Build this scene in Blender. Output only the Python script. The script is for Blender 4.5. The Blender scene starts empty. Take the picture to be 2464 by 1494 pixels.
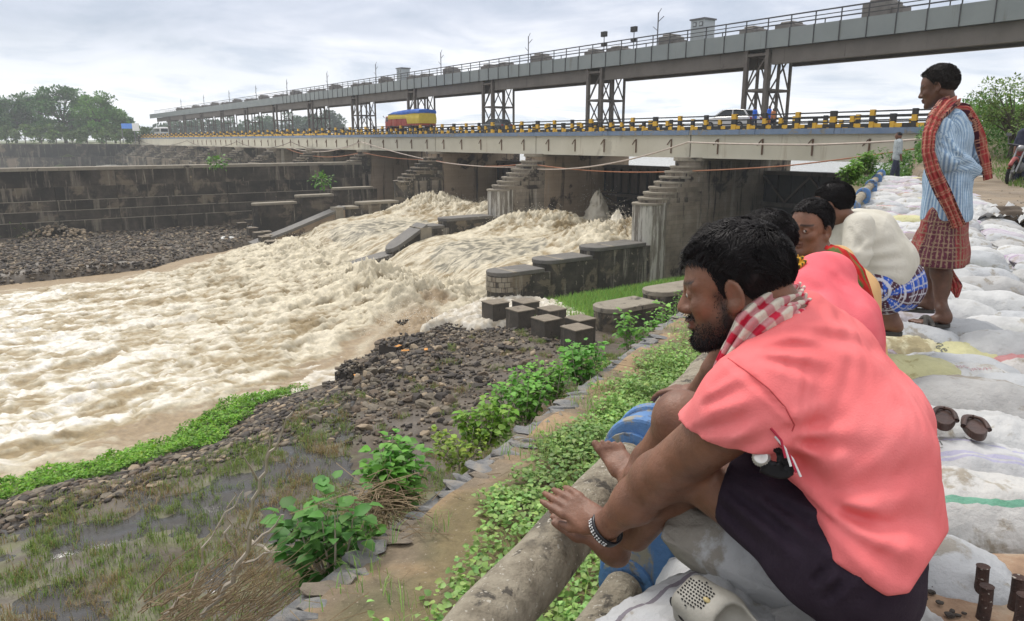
import bpy, math, random
import numpy as np
from mathutils import Vector, Matrix

# ------------------------------------------------------------------ camera, world, sun, exposure
SC = bpy.context.scene
COL = SC.collection
PITCH = math.radians(13.1)
CAMZ = 12.0
cam_data = bpy.data.cameras.new('camera')
cam_data.lens = 25.71
cam_data.sensor_width = 36.0
cam_data.clip_start = 0.05
cam_data.clip_end = 6000.0
cam = bpy.data.objects.new('camera', cam_data)
COL.objects.link(cam)
cam.location = (0, 0, CAMZ)
cam.rotation_euler = (math.pi / 2 - PITCH, 0, 0)
SC.camera = cam

SUN_EL, SUN_AZ = math.radians(58), math.radians(-35)
world = bpy.data.worlds.new("World")
SC.world = world
world.use_nodes = True
wn = world.node_tree.nodes
wl = world.node_tree.links
for n in list(wn):
    wn.remove(n)


def wnode(t, **kw):
    n = wn.new(t)
    for k, v in kw.items():
        setattr(n, k, v)
    return n


def wmath(op, a, b=None, c=None):
    n = wnode('ShaderNodeMath', operation=op)
    for i, v in enumerate((a, b, c)):
        if v is None:
            continue
        if isinstance(v, (int, float)):
            n.inputs[i].default_value = v
        else:
            wl.new(v, n.inputs[i])
    return n.outputs[0]


sky = wnode('ShaderNodeTexSky', sky_type='NISHITA', sun_disc=False)
sky.sun_elevation = SUN_EL
sky.sun_rotation = SUN_AZ
sky.air_density = 1.0
sky.dust_density = 3.0
tc = wnode('ShaderNodeTexCoord')
sep = wnode('ShaderNodeSeparateXYZ')
wl.new(tc.outputs['Generated'], sep.inputs[0])
elev = wmath('MAXIMUM', sep.outputs[2], 0.0)
dn = wmath('ADD', elev, 0.16)
comb = wnode('ShaderNodeCombineXYZ')
wl.new(wmath('DIVIDE', sep.outputs[0], dn), comb.inputs[0])
wl.new(wmath('DIVIDE', sep.outputs[1], dn), comb.inputs[1])


def wnoise(scale, detail, rough, dist, off):
    n = wnode('ShaderNodeTexNoise')
    n.inputs['Scale'].default_value = scale
    n.inputs['Detail'].default_value = detail
    n.inputs['Roughness'].default_value = rough
    n.inputs['Distortion'].default_value = dist
    m = wnode('ShaderNodeMapping')
    m.inputs['Location'].default_value = off
    wl.new(comb.outputs[0], m.inputs[0])
    wl.new(m.outputs[0], n.inputs['Vector'])
    return n.outputs['Fac']


def wramp(fac, stops):
    r = wnode('ShaderNodeValToRGB')
    el = r.color_ramp.elements
    while len(el) > 1:
        el.remove(el[-1])
    el[0].position, el[0].color = stops[0][0], (*stops[0][1], 1)
    for p, c in stops[1:]:
        e = el.new(p)
        e.color = (*c, 1)
    wl.new(fac, r.inputs[0])
    return r.outputs[0]


def wmix(fac, a, b):
    m = wnode('ShaderNodeMix', data_type='RGBA')
    if isinstance(fac, (int, float)):
        m.inputs['Factor'].default_value = fac
    else:
        wl.new(fac, m.inputs['Factor'])
    for s, v in ((m.inputs[6], a), (m.inputs[7], b)):
        if isinstance(v, tuple):
            s.default_value = (*v, 1)
        else:
            wl.new(v, s)
    return m.outputs[2]


n1 = wnoise(0.42, 6, 0.55, 0.3, (3.1, 1.7, 0))
n2 = wnoise(1.6, 5, 0.6, 0.5, (7.3, 2.2, 0))
nn = wmath('ADD', wmath('MULTIPLY', n1, 0.72), wmath('MULTIPLY', n2, 0.28))
# radiance of the overcast deck (divided by the background strength of 0.12 below)
clouds = wramp(nn, [(0.36, (2.1, 2.5, 3.15)), (0.44, (2.7, 3.1, 3.8)), (0.51, (3.6, 3.9, 4.6)), (0.60, (5.5, 5.6, 6.0))])
low = wramp(elev, [(0.0, (1, 1, 1)), (0.04, (0.8, 0.8, 0.8)), (0.13, (0.12, 0.12, 0.12)), (0.2, (0, 0, 0))])
bright = wramp(n2, [(0.36, (5.0, 5.5, 6.2)), (0.5, (7.2, 7.3, 7.5))])
clouds = wmix(low, clouds, bright)
up_ = wmath('ADD', wmath('MULTIPLY', wmath('MAXIMUM', wmath('SUBTRACT', elev, 0.2), 0.0), 0.9), 1.0)  # an overcast sky is brighter overhead
sc_ = wnode('ShaderNodeVectorMath', operation='SCALE')
clouds2 = wmix(wramp(elev, [(0.2, (0, 0, 0)), (0.45, (0.8, 0.8, 0.8))]), clouds, (4.9, 4.75, 4.6))
wl.new(clouds2, sc_.inputs[0])
wl.new(up_, sc_.inputs['Scale'])
skyc = wmix(0.93, sky.outputs[0], sc_.outputs[0])
bg = wnode('ShaderNodeBackground')
bg.inputs['Strength'].default_value = 0.12
wl.new(skyc, bg.inputs['Color'])
wo = wnode('ShaderNodeOutputWorld')
wl.new(bg.outputs[0], wo.inputs['Surface'])

sun_data = bpy.data.lights.new('sun', 'SUN')
sun_data.energy = 1.5
sun_data.angle = math.radians(16)
sun_data.color = (1.0, 0.95, 0.88)
sun = bpy.data.objects.new('sun', sun_data)
COL.objects.link(sun)
_sd = Vector((math.sin(SUN_AZ) * math.cos(SUN_EL), math.cos(SUN_AZ) * math.cos(SUN_EL), math.sin(SUN_EL)))
sun.rotation_euler = (-_sd).to_track_quat('-Z', 'Y').to_euler()

SC.view_settings.view_transform = 'Standard'
SC.view_settings.look = 'None'
SC.view_settings.gamma = 1.0
SC.view_settings.exposure = 0.62
SC.view_settings.use_curve_mapping = False
SC.cycles.max_bounces = 6
SC.cycles.diffuse_bounces = 3
SC.cycles.glossy_bounces = 3
SC.cycles.volume_bounces = 1
SC.cycles.transparent_max_bounces = 8

# ------------------------------------------------------------------ placing helpers (sight lines from the camera station)
CP, SP = math.cos(PITCH), math.sin(PITCH)
rng = np.random.default_rng(7)
random.seed(7)


def P(px, py, w):
    """point at axial depth w on the sight line through photo position (px, py) of a 2464 px wide print"""
    a = (px - 1232) / 1760 * w
    v = (py - 747) / 1760 * w
    return np.array([a, w * CP - v * SP, CAMZ - w * SP - v * CP])


def ray(px, py):
    d = P(px, py, 1.0)
    d[2] -= CAMZ
    return d


def atz(px, py, rel):
    d = ray(px, py)
    k = rel / d[2]
    return np.array([d[0] * k, d[1] * k, CAMZ + rel])


def aty(px, py, y):
    d = ray(px, py)
    k = y / d[1]
    return np.array([d[0] * k, y, CAMZ + d[2] * k])


def to_px(p):
    d = p - np.array([0, 0, CAMZ])
    w = d[..., 1] * CP - d[..., 2] * SP
    v = -d[..., 1] * SP - d[..., 2] * CP
    return 1232 + d[..., 0] / w * 1760, 747 + v / w * 1760, w


# river frame: s runs along the road bridge from the pier nearest us, t runs downstream
J0 = np.array([13.8, 58.0])
BD = np.array([-0.593, 0.805])
UD = np.array([0.805, 0.593])


def ST(s, t, rel=0.0):
    p = J0 + s * BD - t * UD
    return np.array([p[0], p[1], CAMZ + rel])


def toST(x, y):
    dx, dy = x - J0[0], y - J0[1]
    return dx * BD[0] + dy * BD[1], -(dx * UD[0] + dy * UD[1])


# bank frame: a runs along the parapet, c runs inland from the camera station
AD = np.array([0.468, 0.884])
CD = np.array([0.884, -0.468])


def AC(a, c, rel=0.0):
    p = a * AD + c * CD
    return np.array([p[0], p[1], CAMZ + rel])


# ------------------------------------------------------------------ numeric noise
_perm = rng.permutation(256).astype(np.int32)
_perm = np.concatenate([_perm, _perm, _perm])
_grad = rng.normal(size=(256, 3))
_grad /= np.linalg.norm(_grad, axis=1)[:, None]


def pnoise(x, y, z=0.0):
    x, y, z = np.broadcast_arrays(np.asarray(x, float), np.asarray(y, float), np.asarray(z, float))
    xi, yi, zi = np.floor(x).astype(int), np.floor(y).astype(int), np.floor(z).astype(int)
    xf, yf, zf = x - xi, y - yi, z - zi
    u, v, w = (f * f * f * (f * (f * 6 - 15) + 10) for f in (xf, yf, zf))
    xi &= 255
    yi &= 255
    zi &= 255

    def g(i, j, k):
        h = _perm[_perm[_perm[xi + i] + yi + j] + zi + k]
        G = _grad[h]
        return G[..., 0] * (xf - i) + G[..., 1] * (yf - j) + G[..., 2] * (zf - k)
    l = lambda a, b, t: a + t * (b - a)
    return l(l(l(g(0, 0, 0), g(1, 0, 0), u), l(g(0, 1, 0), g(1, 1, 0), u), v),
             l(l(g(0, 0, 1), g(1, 0, 1), u), l(g(0, 1, 1), g(1, 1, 1), u), v), w) * 1.6


def fbm(x, y, z=0.0, o=4, g=0.5):
    r, a = 0, 1.0
    x = np.asarray(x, float)
    y = np.asarray(y, float)
    for i in range(o):
        r = r + a * pnoise(x + 17.3 * i, y - 9.1 * i, z + 3.7 * i)
        x = x * 2.03
        y = y * 2.03
        z = z * 2.03
        a *= g
    return r


def sstep(a, b, x):
    t = np.clip((x - a) / (b - a), 0, 1)
    return t * t * (3 - 2 * t)


# ------------------------------------------------------------------ materials
MATS = {}


def mat(name, cols, scale=4.0, rough=0.8, bump=0.0, bscale=None, detail=6, stretch=(1, 1, 1), metal=0.0, spec=0.5,
        attr=None, streak=None, patch=None, spots=None, sub=0.0, spread=0.22, gloss=None, trans=0.0, course=None):
    """procedural material: noise ramp through cols, optional vertical streaks, patches, fine spots and relief"""
    if name in MATS:
        return MATS[name]
    m = bpy.data.materials.new(name)
    m.use_nodes = True
    N, L = m.node_tree.nodes, m.node_tree.links
    bs = N['Principled BSDF']
    t = N.new('ShaderNodeTexCoord')
    oi = N.new('ShaderNodeObjectInfo')
    mm = N.new('ShaderNodeMath')
    mm.operation = 'MULTIPLY'
    mm.inputs[1].default_value = 37.0
    L.new(oi.outputs['Random'], mm.inputs[0])
    va = N.new('ShaderNodeVectorMath')
    va.operation = 'ADD'
    L.new(t.outputs['Object'], va.inputs[0])
    L.new(mm.outputs[0], va.inputs[1])

    def noise(sc, det=6, st=(1, 1, 1), rg=0.6, dist=0.0):
        mp = N.new('ShaderNodeMapping')
        mp.inputs['Scale'].default_value = st
        L.new(va.outputs[0], mp.inputs[0])
        n = N.new('ShaderNodeTexNoise')
        n.inputs['Scale'].default_value = sc
        n.inputs['Detail'].default_value = det
        n.inputs['Roughness'].default_value = rg
        n.inputs['Distortion'].default_value = dist
        L.new(mp.outputs[0], n.inputs['Vector'])
        return n.outputs['Fac']

    def ramp(f, stops):
        r = N.new('ShaderNodeValToRGB')
        e = r.color_ramp.elements
        while len(e) > 1:
            e.remove(e[-1])
        e[0].position, e[0].color = stops[0][0], (*stops[0][1][:3], 1)
        for p, c in stops[1:]:
            q = e.new(p)
            q.color = (*c[:3], 1)
        L.new(f, r.inputs[0])
        return r.outputs[0]

    def mix(f, a, b, mode='MIX'):
        x = N.new('ShaderNodeMix')
        x.data_type = 'RGBA'
        x.blend_type = mode
        if isinstance(f, (int, float)):
            x.inputs[0].default_value = f
        else:
            L.new(f, x.inputs[0])
        for s, v in ((x.inputs[6], a), (x.inputs[7], b)):
            if isinstance(v, tuple):
                s.default_value = (*v[:3], 1)
            else:
                L.new(v, s)
        return x.outputs[2]
    if len(cols) == 1:
        cols = [tuple(c * 0.85 for c in cols[0]), cols[0], tuple(min(1, c * 1.12) for c in cols[0])]
    k = len(cols)
    base = ramp(noise(scale, detail, stretch), [(0.5 - spread + 2 * spread * i / (k - 1), c) for i, c in enumerate(cols)])
    if attr:
        a = N.new('ShaderNodeAttribute')
        a.attribute_name = attr
        nn_ = ramp(noise(scale, detail, stretch), [(0.3, (0.78,) * 3), (0.7, (1.2,) * 3)])
        base = mix(1.0, a.outputs['Color'], nn_, 'MULTIPLY')
    if patch:  # (scale, threshold, colour)
        for ps, th, pc in patch:
            f = ramp(noise(ps, 7, (1, 1, 1), 0.65, 0.4), [(th, (0, 0, 0)), (th + 0.05, (1, 1, 1))])
            base = mix(f, base, pc)
    if streak:  # (scale, threshold, colour): runs down the face
        for ps, th, pc in streak:
            f = ramp(noise(ps, 6, (1, 1, 0.08), 0.7), [(th, (0, 0, 0)), (th + 0.09, (1, 1, 1))])
            base = mix(f, base, pc)
    if spots:
        for ps, th, pc in spots:
            f = ramp(noise(ps, 2, (1, 1, 1), 0.5), [(th, (0, 0, 0)), (th + 0.03, (1, 1, 1))])
            base = mix(f, base, pc)
    brk = None
    if course:  # (stone length, course height, strength): coursed masonry seen from afar
        sp = N.new('ShaderNodeSeparateXYZ')
        L.new(t.outputs['Object'], sp.inputs[0])
        ad = N.new('ShaderNodeMath')
        ad.operation = 'SUBTRACT'
        L.new(sp.outputs[0], ad.inputs[0])
        L.new(sp.outputs[1], ad.inputs[1])
        cb = N.new('ShaderNodeCombineXYZ')
        L.new(ad.outputs[0], cb.inputs[0])
        L.new(sp.outputs[2], cb.inputs[1])
        bk = N.new('ShaderNodeTexBrick')
        bk.inputs['Scale'].default_value = 1.0
        bk.inputs['Brick Width'].default_value = course[0]
        bk.inputs['Row Height'].default_value = course[1]
        bk.inputs['Mortar Size'].default_value = 0.02
        bk.inputs['Mortar Smooth'].default_value = 0.5
        bk.inputs['Color1'].default_value = (0.78, 0.78, 0.78, 1)
        bk.inputs['Color2'].default_value = (1.15, 1.12, 1.08, 1)
        bk.inputs['Mortar'].default_value = (0.5, 0.5, 0.5, 1)
        L.new(cb.outputs[0], bk.inputs['Vector'])
        base = mix(course[2], base, mix(1.0, base, bk.outputs['Color'], 'MULTIPLY'))
    L.new(base, bs.inputs['Base Color'])
    bs.inputs['Roughness'].default_value = rough
    bs.inputs['Metallic'].default_value = metal
    bs.inputs['Specular IOR Level'].default_value = spec
    if gloss:  # (lo, hi): wet and dry places
        r = ramp(noise(gloss[2], 5), [(0.4, (gloss[0],) * 3), (0.6, (gloss[1],) * 3)])
        L.new(r, bs.inputs['Roughness'])
    if sub:
        bs.inputs['Subsurface Weight'].default_value = sub
        bs.inputs['Subsurface Radius'].default_value = (0.02, 0.008, 0.004)
    if trans:
        tr = N.new('ShaderNodeBsdfTranslucent')
        L.new(base, tr.inputs['Color'])
        ms = N.new('ShaderNodeMixShader')
        ms.inputs[0].default_value = trans
        L.new(bs.outputs[0], ms.inputs[1])
        L.new(tr.outputs[0], ms.inputs[2])
        L.new(ms.outputs[0], N['Material Output'].inputs['Surface'])
    if bump:
        b = N.new('ShaderNodeBump')
        b.inputs['Strength'].default_value = min(1.0, bump)
        b.inputs['Distance'].default_value = 0.02 if bscale is None or bscale > 12 else 0.08
        L.new(noise(bscale or scale * 3, 8, stretch, 0.65), b.inputs['Height'])
        L.new(b.outputs[0], bs.inputs['Normal'])
    MATS[name] = m
    return m


# ------------------------------------------------------------------ objects
def wloc(o):
    l = np.zeros(3)
    while o is not None:
        l += np.array(o.location)
        o = o.parent
    return l


def tag(o, label=None, cat=None, group=None, kind=None):
    if label:
        o['label'] = label
    if cat:
        o['category'] = cat
    if group:
        o['group'] = group
    if kind:
        o['kind'] = kind
    return o


def empty(name, loc, label=None, cat=None, group=None):
    o = bpy.data.objects.new(name, None)
    o.location = tuple(float(v) for v in loc)
    o.empty_display_size = 0.1
    COL.objects.link(o)
    return tag(o, label, cat, group)


def link(name, me, parent=None, loc=None):
    o = bpy.data.objects.new(name, me)
    if parent is not None:
        o.parent = parent
    if loc is not None:
        o.location = tuple(float(v) for v in loc)
    COL.objects.link(o)
    return o


def mesh(name, V, F, m, parent=None, smooth=False, cols=None, world=True, origin=None):
    """one mesh object; V in world space (made local to parent/origin)"""
    V = np.asarray(V, float).reshape(-1, 3)
    base = wloc(parent) if (parent is not None and world) else np.zeros(3)
    off = np.zeros(3)
    if origin is not None:
        off = np.asarray(origin, float) - base
    V = V - base - off if world else V
    me = bpy.data.meshes.new(name)
    if isinstance(F, np.ndarray):
        nf, k = F.shape
        me.vertices.add(len(V))
        me.vertices.foreach_set('co', V.astype(np.float32).ravel())
        me.loops.add(nf * k)
        me.loops.foreach_set('vertex_index', F.astype(np.int32).ravel())
        me.polygons.add(nf)
        me.polygons.foreach_set('loop_start', np.arange(0, nf * k, k, dtype=np.int32))
        me.update(calc_edges=True)
        me.validate()
    else:
        me.from_pydata(V.tolist(), [], F)
        me.update()
    if smooth:
        me.polygons.foreach_set('use_smooth', np.ones(len(me.polygons), bool))
    if cols is not None:
        ca = me.color_attributes.new('Col', 'FLOAT_COLOR', 'POINT')
        c = np.ones((len(V), 4), np.float32)
        c[:, :3] = cols
        ca.data.foreach_set('color', c.ravel())
    if m is not None:
        me.materials.append(m)
    return link(name, me, parent, off if origin is not None else None)


class MB:
    """collects boxes, tubes and sheets into one mesh"""

    def __init__(s):
        s.V, s.F = [], []

    def add(s, V, F):
        k = sum(len(v) for v in s.V)
        V = np.asarray(V, float).reshape(-1, 3)
        s.V.append(V)
        s.F += [[i + k for i in f] for f in F]
        return s

    def box8(s, p):
        return s.add(p, [(0, 3, 2, 1), (4, 5, 6, 7), (0, 1, 5, 4), (1, 2, 6, 5), (2, 3, 7, 6), (3, 0, 4, 7)])

    def box(s, c, size, ax=None, ay=None, az=None, taper=1.0):
        ax = np.array([1, 0, 0.]) if ax is None else np.asarray(ax, float)
        az = np.array([0, 0, 1.]) if az is None else np.asarray(az, float)
        ay = np.cross(az, ax) if ay is None else np.asarray(ay, float)
        hx, hy, hz = (v / 2 for v in size)
        c = np.asarray(c, float)
        p = []
        for z in (-1, 1):
            k = taper if z > 0 else 1
            for x, y in ((-1, -1), (1, -1), (1, 1), (-1, 1)):
                p.append(c + ax * x * hx * k + ay * y * hy * k + az * z * hz)
        return s.box8(p)

    def bar(s, a, b, w, h=None, up=(0, 0, 1)):
        a, b = np.asarray(a, float), np.asarray(b, float)
        d = b - a
        L = np.linalg.norm(d)
        d = d / L
        up = np.asarray(up, float)
        if abs(d @ up) > 0.95:
            up = np.array([1., 0, 0])
        y = np.cross(up, d)
        y /= np.linalg.norm(y)
        z = np.cross(d, y)
        return s.box((a + b) / 2, (L, w, h or w), d, y, z)

    def tube(s, pts, r, n=8, cap=True):
        pts = [np.asarray(p, float) for p in pts]
        rr = [r] * len(pts) if isinstance(r, (int, float)) else list(r)
        V, F = [], []
        for i, p in enumerate(pts):
            d = pts[min(i + 1, len(pts) - 1)] - pts[max(i - 1, 0)]
            d = d / (np.linalg.norm(d) + 1e-9)
            u = np.array([0, 0, 1.]) if abs(d[2]) < 0.9 else np.array([1., 0, 0])
            x = np.cross(d, u)
            x /= np.linalg.norm(x)
            y = np.cross(d, x)
            for k in range(n):
                t = 2 * math.pi * k / n
                V.append(p + rr[i] * (x * math.cos(t) + y * math.sin(t)))
        for i in range(len(pts) - 1):
            for k in range(n):
                a, b = i * n + k, i * n + (k + 1) % n
                F.append((a, b, b + n, a + n))
        if cap:
            F.append(tuple(range(n)))
            F.append(tuple((len(pts) - 1) * n + n - 1 - k for k in range(n)))
        return s.add(V, F)

    def prism(s, poly, z0, z1):
        n = len(poly)
        V = [(p[0], p[1], z0) for p in poly] + [(p[0], p[1], z1) for p in poly]
        F = [tuple(range(n - 1, -1, -1)), tuple(range(n, 2 * n))] + [(i, (i + 1) % n, n + (i + 1) % n, n + i) for i in range(n)]
        return s.add(V, F)

    def build(s, name, m, parent=None, smooth=False, **kw):
        if not s.V:
            return None
        return mesh(name, np.concatenate(s.V), s.F, m, parent, smooth, **kw)


def grid_faces(nu, nv):
    i = np.arange(nu - 1)[:, None] * nv + np.arange(nv - 1)[None]
    i = i.ravel()
    return np.stack([i, i + nv, i + nv + 1, i + 1], 1)


def copy_tree(o, loc=None, parent=None):
    c = o.copy()
    COL.objects.link(c)
    c.parent = parent
    if loc is not None:
        c.location = tuple(float(v) for v in loc)
    for ch in o.children:
        copy_tree(ch, None, c)
    return c


def bevel(o, w, seg=2):
    b = o.modifiers.new('bevel', 'BEVEL')
    b.width = w
    b.segments = seg
    b.limit_method = 'ANGLE'
    return o
# ------------------------------------------------------------------ river banks
WL = -11.6
NEAR_PX = [(-900, 1420), (-300, 1240), (0, 1156), (200, 1108), (400, 1056), (520, 972), (740, 925), (800, 908), (802, 872), (885, 845),
           (892, 818), (962, 795), (968, 768), (1040, 762), (1100, 790)]
LEFT_PX = [(-900, 800), (-300, 735), (0, 692), (380, 655), (500, 628), (600, 600), (663, 588)]
NEAR = [atz(x, y, -10.85)[:2] for x, y in NEAR_PX] + [ST(-3.5, 20.0)[:2], ST(-0.5, 18.5)[:2], ST(-0.2, -8)[:2]]
LEFT = [atz(x, y, WL)[:2] for x, y in LEFT_PX] + [ST(38.6, 19.0)[:2], ST(38.6, -8)[:2]]


def pdist(x, y, poly, flip=1):
    """distance to a polyline, positive on its right-hand side times flip"""
    best = np.full(x.shape, 1e9)
    sg = np.ones(x.shape)
    for a, b in zip(poly[:-1], poly[1:]):
        d = b - a
        L2 = d @ d
        k = np.clip(((x - a[0]) * d[0] + (y - a[1]) * d[1]) / L2, 0, 1)
        ex, ey = x - a[0] - k * d[0], y - a[1] - k * d[1]
        dd = ex * ex + ey * ey
        cr = d[0] * (y - a[1]) - d[1] * (x - a[0])
        m = dd < best
        sg = np.where(m, np.where(cr < 0, 1, -1), sg)
        best = np.minimum(best, dd)
    return np.sqrt(best) * sg * flip


def ground_rel(x, y):
    s, t = toST(x, y)
    a = x * AD[0] + y * AD[1]
    c = x * CD[0] + y * CD[1]
    dn = pdist(x, y, NEAR)
    dl = -pdist(x, y, LEFT)
    rough = fbm(x * 0.5, y * 0.5, 0.3, 4)
    bank = -12.6 + 1.7 * sstep(-0.2, 0.45, dn) + 0.9 * sstep(0.4, 5.0, dn) + 0.12 * rough * sstep(0, 1, dn)
    bank = np.where((t < 22) & (s < 4), np.minimum(bank, -10.25 + 0.1 * rough + 0.9 * sstep(12, 0, t)), bank)
    leftb = -12.6 + 1.9 * sstep(-0.2, 2.0, dl) + 0.5 * sstep(2, 14, dl) + 0.18 * rough * sstep(0, 1, dl)
    h = np.maximum(bank, leftb)
    h = np.where(s > 59, -13.0, h)
    # slope under the terrace wall, terrace and road
    sl = -2.9 - 7.3 * np.clip((-2.15 - c) / 5.4, 0, 1)
    sl = np.where(c > -7.6, sl, -20)
    road = -1.62 + 0.026 * np.clip(a - 5, 0, 24) + 0.03 * rough
    road = np.where(c > 9, road + (c - 9) * 0.05, road)
    up = np.where(c > -2.0, -2.2, sl)
    up = np.where(c > 0.3, road, up)
    emb = -1.1 + 1.9 * sstep(20, 5, t) + 0.12 * rough
    emb = np.where((s < -19) & (t > -20) & (t < 22) & (c > 2.2), np.maximum(up, emb), up)
    onshore = (c > -7.6) & (t > -9) & (a > -60)
    h = np.where(onshore, np.maximum(h, emb), h)
    # upstream reservoir bed, right-hand upstream bank, far left land
    h = np.where(t < -9.5, -6.5, h)
    h = np.where((t < -9) & (s < -30) & (c > 0), 0.2 + 0.2 * rough, h)
    h = np.where(s > 243, -0.9 + 1.2 * rough * 0.3, h)
    h = np.where((t < -160) & (s > 20), 0.5, h)
    h = np.where((y < -3) & (c > -7.6) & (t > -9), np.maximum(h, up), h)
    return h


def axis(lo, hi, fine_lo, fine_hi, st):
    v = list(np.arange(fine_lo, fine_hi, st))
    g, x = st, fine_hi
    while x < hi:
        v.append(x)
        g *= 1.13
        x += g
    v.append(hi)
    g, x = st, fine_lo
    while x > lo:
        g *= 1.13
        x -= g
        v.insert(0, max(x, lo))
    return np.array(v)


gx = axis(-4200, 4200, -52, 26, 0.4)
gy = axis(-900, 4800, 4, 76, 0.4)
GX, GY = np.meshgrid(gx, gy, indexing='ij')
GZ = ground_rel(GX, GY)
far = np.sqrt(GX ** 2 + GY ** 2)
wetness = fbm(GX * 0.28, GY * 0.28, 5.0, 4)
a_, c_ = GX * AD[0] + GY * AD[1], GX * CD[0] + GY * CD[1]
s_, t_ = toST(GX, GY)
# soil colours: mud, turf, road dirt, wet gravel
gc = np.zeros(GX.shape + (3,))
nz = fbm(GX * 0.9, GY * 0.9, 2.0, 4)[..., None]
turf = np.array([0.13, 0.15, 0.055])
mud = np.array([0.105, 0.088, 0.066])
dirt = np.array([0.20, 0.155, 0.105])
grav = np.array([0.085, 0.067, 0.048])
gc[:] = mud
gc = np.where((nz > 0.1), mud * 0.6 + turf * 0.4, gc)
dnG = pdist(GX, GY, NEAR)[..., None]
gc = np.where((dnG < 6) | (to_px(np.stack([GX, GY, GZ + CAMZ], -1))[0][..., None] > 850) & (GY[..., None] > 20), grav, gc)
gc = np.where(s_[..., None] > 5, grav, gc)
gc = np.where((c_[..., None] > 0.3), dirt, gc)
gc = np.where(((s_ < -20) & (c_ > 3.0) & (t_ < 21.5))[..., None], turf, gc)
gc = np.where(far[..., None] > 160, turf * 0.8, gc)
gc = gc * (1 + 0.35 * nz)
M_ground = mat('soil', [(0.1, 0.08, 0.05)], scale=2.2, attr='Col', rough=0.9, bump=0.5, bscale=9, gloss=(0.45, 0.95, 0.6))
ground = mesh('ground', np.stack([GX, GY, GZ + CAMZ], -1).reshape(-1, 3), grid_faces(len(gx), len(gy)), M_ground, smooth=True, cols=np.clip(gc, 0, 1).reshape(-1, 3))
tag(ground, kind='structure')

# ------------------------------------------------------------------ puddles on the lower bank
mp = mat('puddle_water', [(0.035, 0.032, 0.028), (0.06, 0.055, 0.05)], scale=1.5, rough=0.10, bump=0.15, bscale=10, spec=0.4)
pv = []
px_, py_ = np.arange(-20, 6, 0.22), np.arange(8, 36, 0.22)
PX, PY = np.meshgrid(px_, py_, indexing='ij')
dnP = pdist(PX, PY, NEAR)
cP = PX * CD[0] + PY * CD[1]
aP = PX * AD[0] + PY * AD[1]
# water lies in the hollows along a band parallel to the bank
hol = fbm(PX * 0.55 + 5, PY * 0.55, 1.0, 5) * 0.75 - 0.12 + 0.30 * np.exp(-((dnP - 7.8) / 1.8) ** 2)
pz = ground_rel(PX, PY) + 0.14 * np.clip(hol - 0.03, -0.5, 0.25) - 0.005
pxp_ = to_px(np.stack([PX, PY, PX * 0 + CAMZ - 10.2], -1))[0]
okp = (pxp_ < 860) & (dnP > 5.2) & (cP < -8.2)
pz = np.where(okp, pz, pz - 0.6)
puddle = mesh('puddle', np.stack([PX, PY, pz + CAMZ], -1).reshape(-1, 3), grid_faces(len(px_), len(py_)), mp, smooth=True)
tag(puddle, kind='structure')

# ------------------------------------------------------------------ the river
STEP = 0.13
SPAN_ = 19.3
sv, tv = np.arange(-24, 44, STEP), np.arange(-9, 78, STEP)
S, T = np.meshgrid(sv, tv, indexing='ij')
inA = sstep(0.9, 1.3, S) * sstep(18.5, 18.1, S)
inB = sstep(20.1, 20.5, S) * sstep(37.9, 37.5, S)
wob = 1.3 * fbm(S * 0.25, T * 0.1, 3.3, 3)
prof = np.interp(T + wob, [-9, -3, 8, 12.5, 14.5, 16.2, 17.8, 19.5, 21], [-7.8, -7.95, -8.45, -8.75, -9.05, -9.7, -10.7, -11.4, -11.6])
baysel = np.clip(inA + inB, 0, 1)
tail = sstep(18.5, 19.5, T)
bay = np.maximum(baysel, tail * 0)
H = np.where(T < 20.5, WL * (1 - baysel) + prof * baysel, WL)
H = np.where((T > 18.2) & (T < 21), np.minimum(H, prof), H)
# swelling where the falls strike, standing waves downstream
act = np.exp(-((T - 22) / 9.0) ** 2) * sstep(-6, 2, S) * sstep(42, 36, S)
H += 0.75 * act
flow_w = 0.8 * fbm(S * 0.12, T * 0.06, 9.0, 3)
A_, B_ = S + flow_w, T


def billow(x, y, z, o=3):
    r, amp = 0, 1.0
    for i in range(o):
        r = r + amp * (1 - 2.2 * np.abs(pnoise(x, y, z + 5 * i)))
        x, y, amp = x * 2.1 + 3.1, y * 2.1, amp * 0.5
    return r / 1.6


w1 = fbm(A_ * 0.5, B_ * 0.25, 1.0, 3)
wx_, wy_ = 1.1 * fbm(A_ * 0.7, B_ * 0.5, 20.0, 3), 1.1 * fbm(A_ * 0.7, B_ * 0.5, 30.0, 3)
b1 = billow((A_ + wx_) * 0.34, (B_ + wy_) * 0.2, 2.0, 3)
b2 = billow((A_ + wx_ * 0.6) * 0.95, (B_ + wy_ * 0.6) * 0.6, 4.0, 3)
b3 = billow((A_ + wx_ * 0.3) * 2.3, (B_ + wy_ * 0.3) * 1.7, 6.0, 2)
X_, Y_ = J0[0] + S * BD[0] - T * UD[0], J0[1] + S * BD[1] - T * UD[1]
dnW, dlW = -pdist(X_, Y_, NEAR), pdist(X_, Y_, LEFT)
calm = sstep(0.3, 3.0 + 2.5 * sstep(30, 50, T), dnW + 0.8 * w1) * sstep(0.5, 5.5, dlW + 0.8 * w1)
calm = np.where(T < 20, 1, calm)
dec = 0.40 + 0.60 * np.exp(-np.clip(T - 24, 0, 99) / 16)
ampl = np.where(T < 19, 0.28 + 0.25 * sstep(15, 19, T), dec) * (0.12 + 0.88 * calm)
ramp_gap = np.exp(-((S - SPAN_) / 2.2) ** 2 - ((T - 17.5) / 3.2) ** 2)
H -= 0.9 * ramp_gap
H += ampl * (0.62 * b1 + 0.34 * b2 + 0.11 * b3 + 0.3 * w1 * act)
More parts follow.
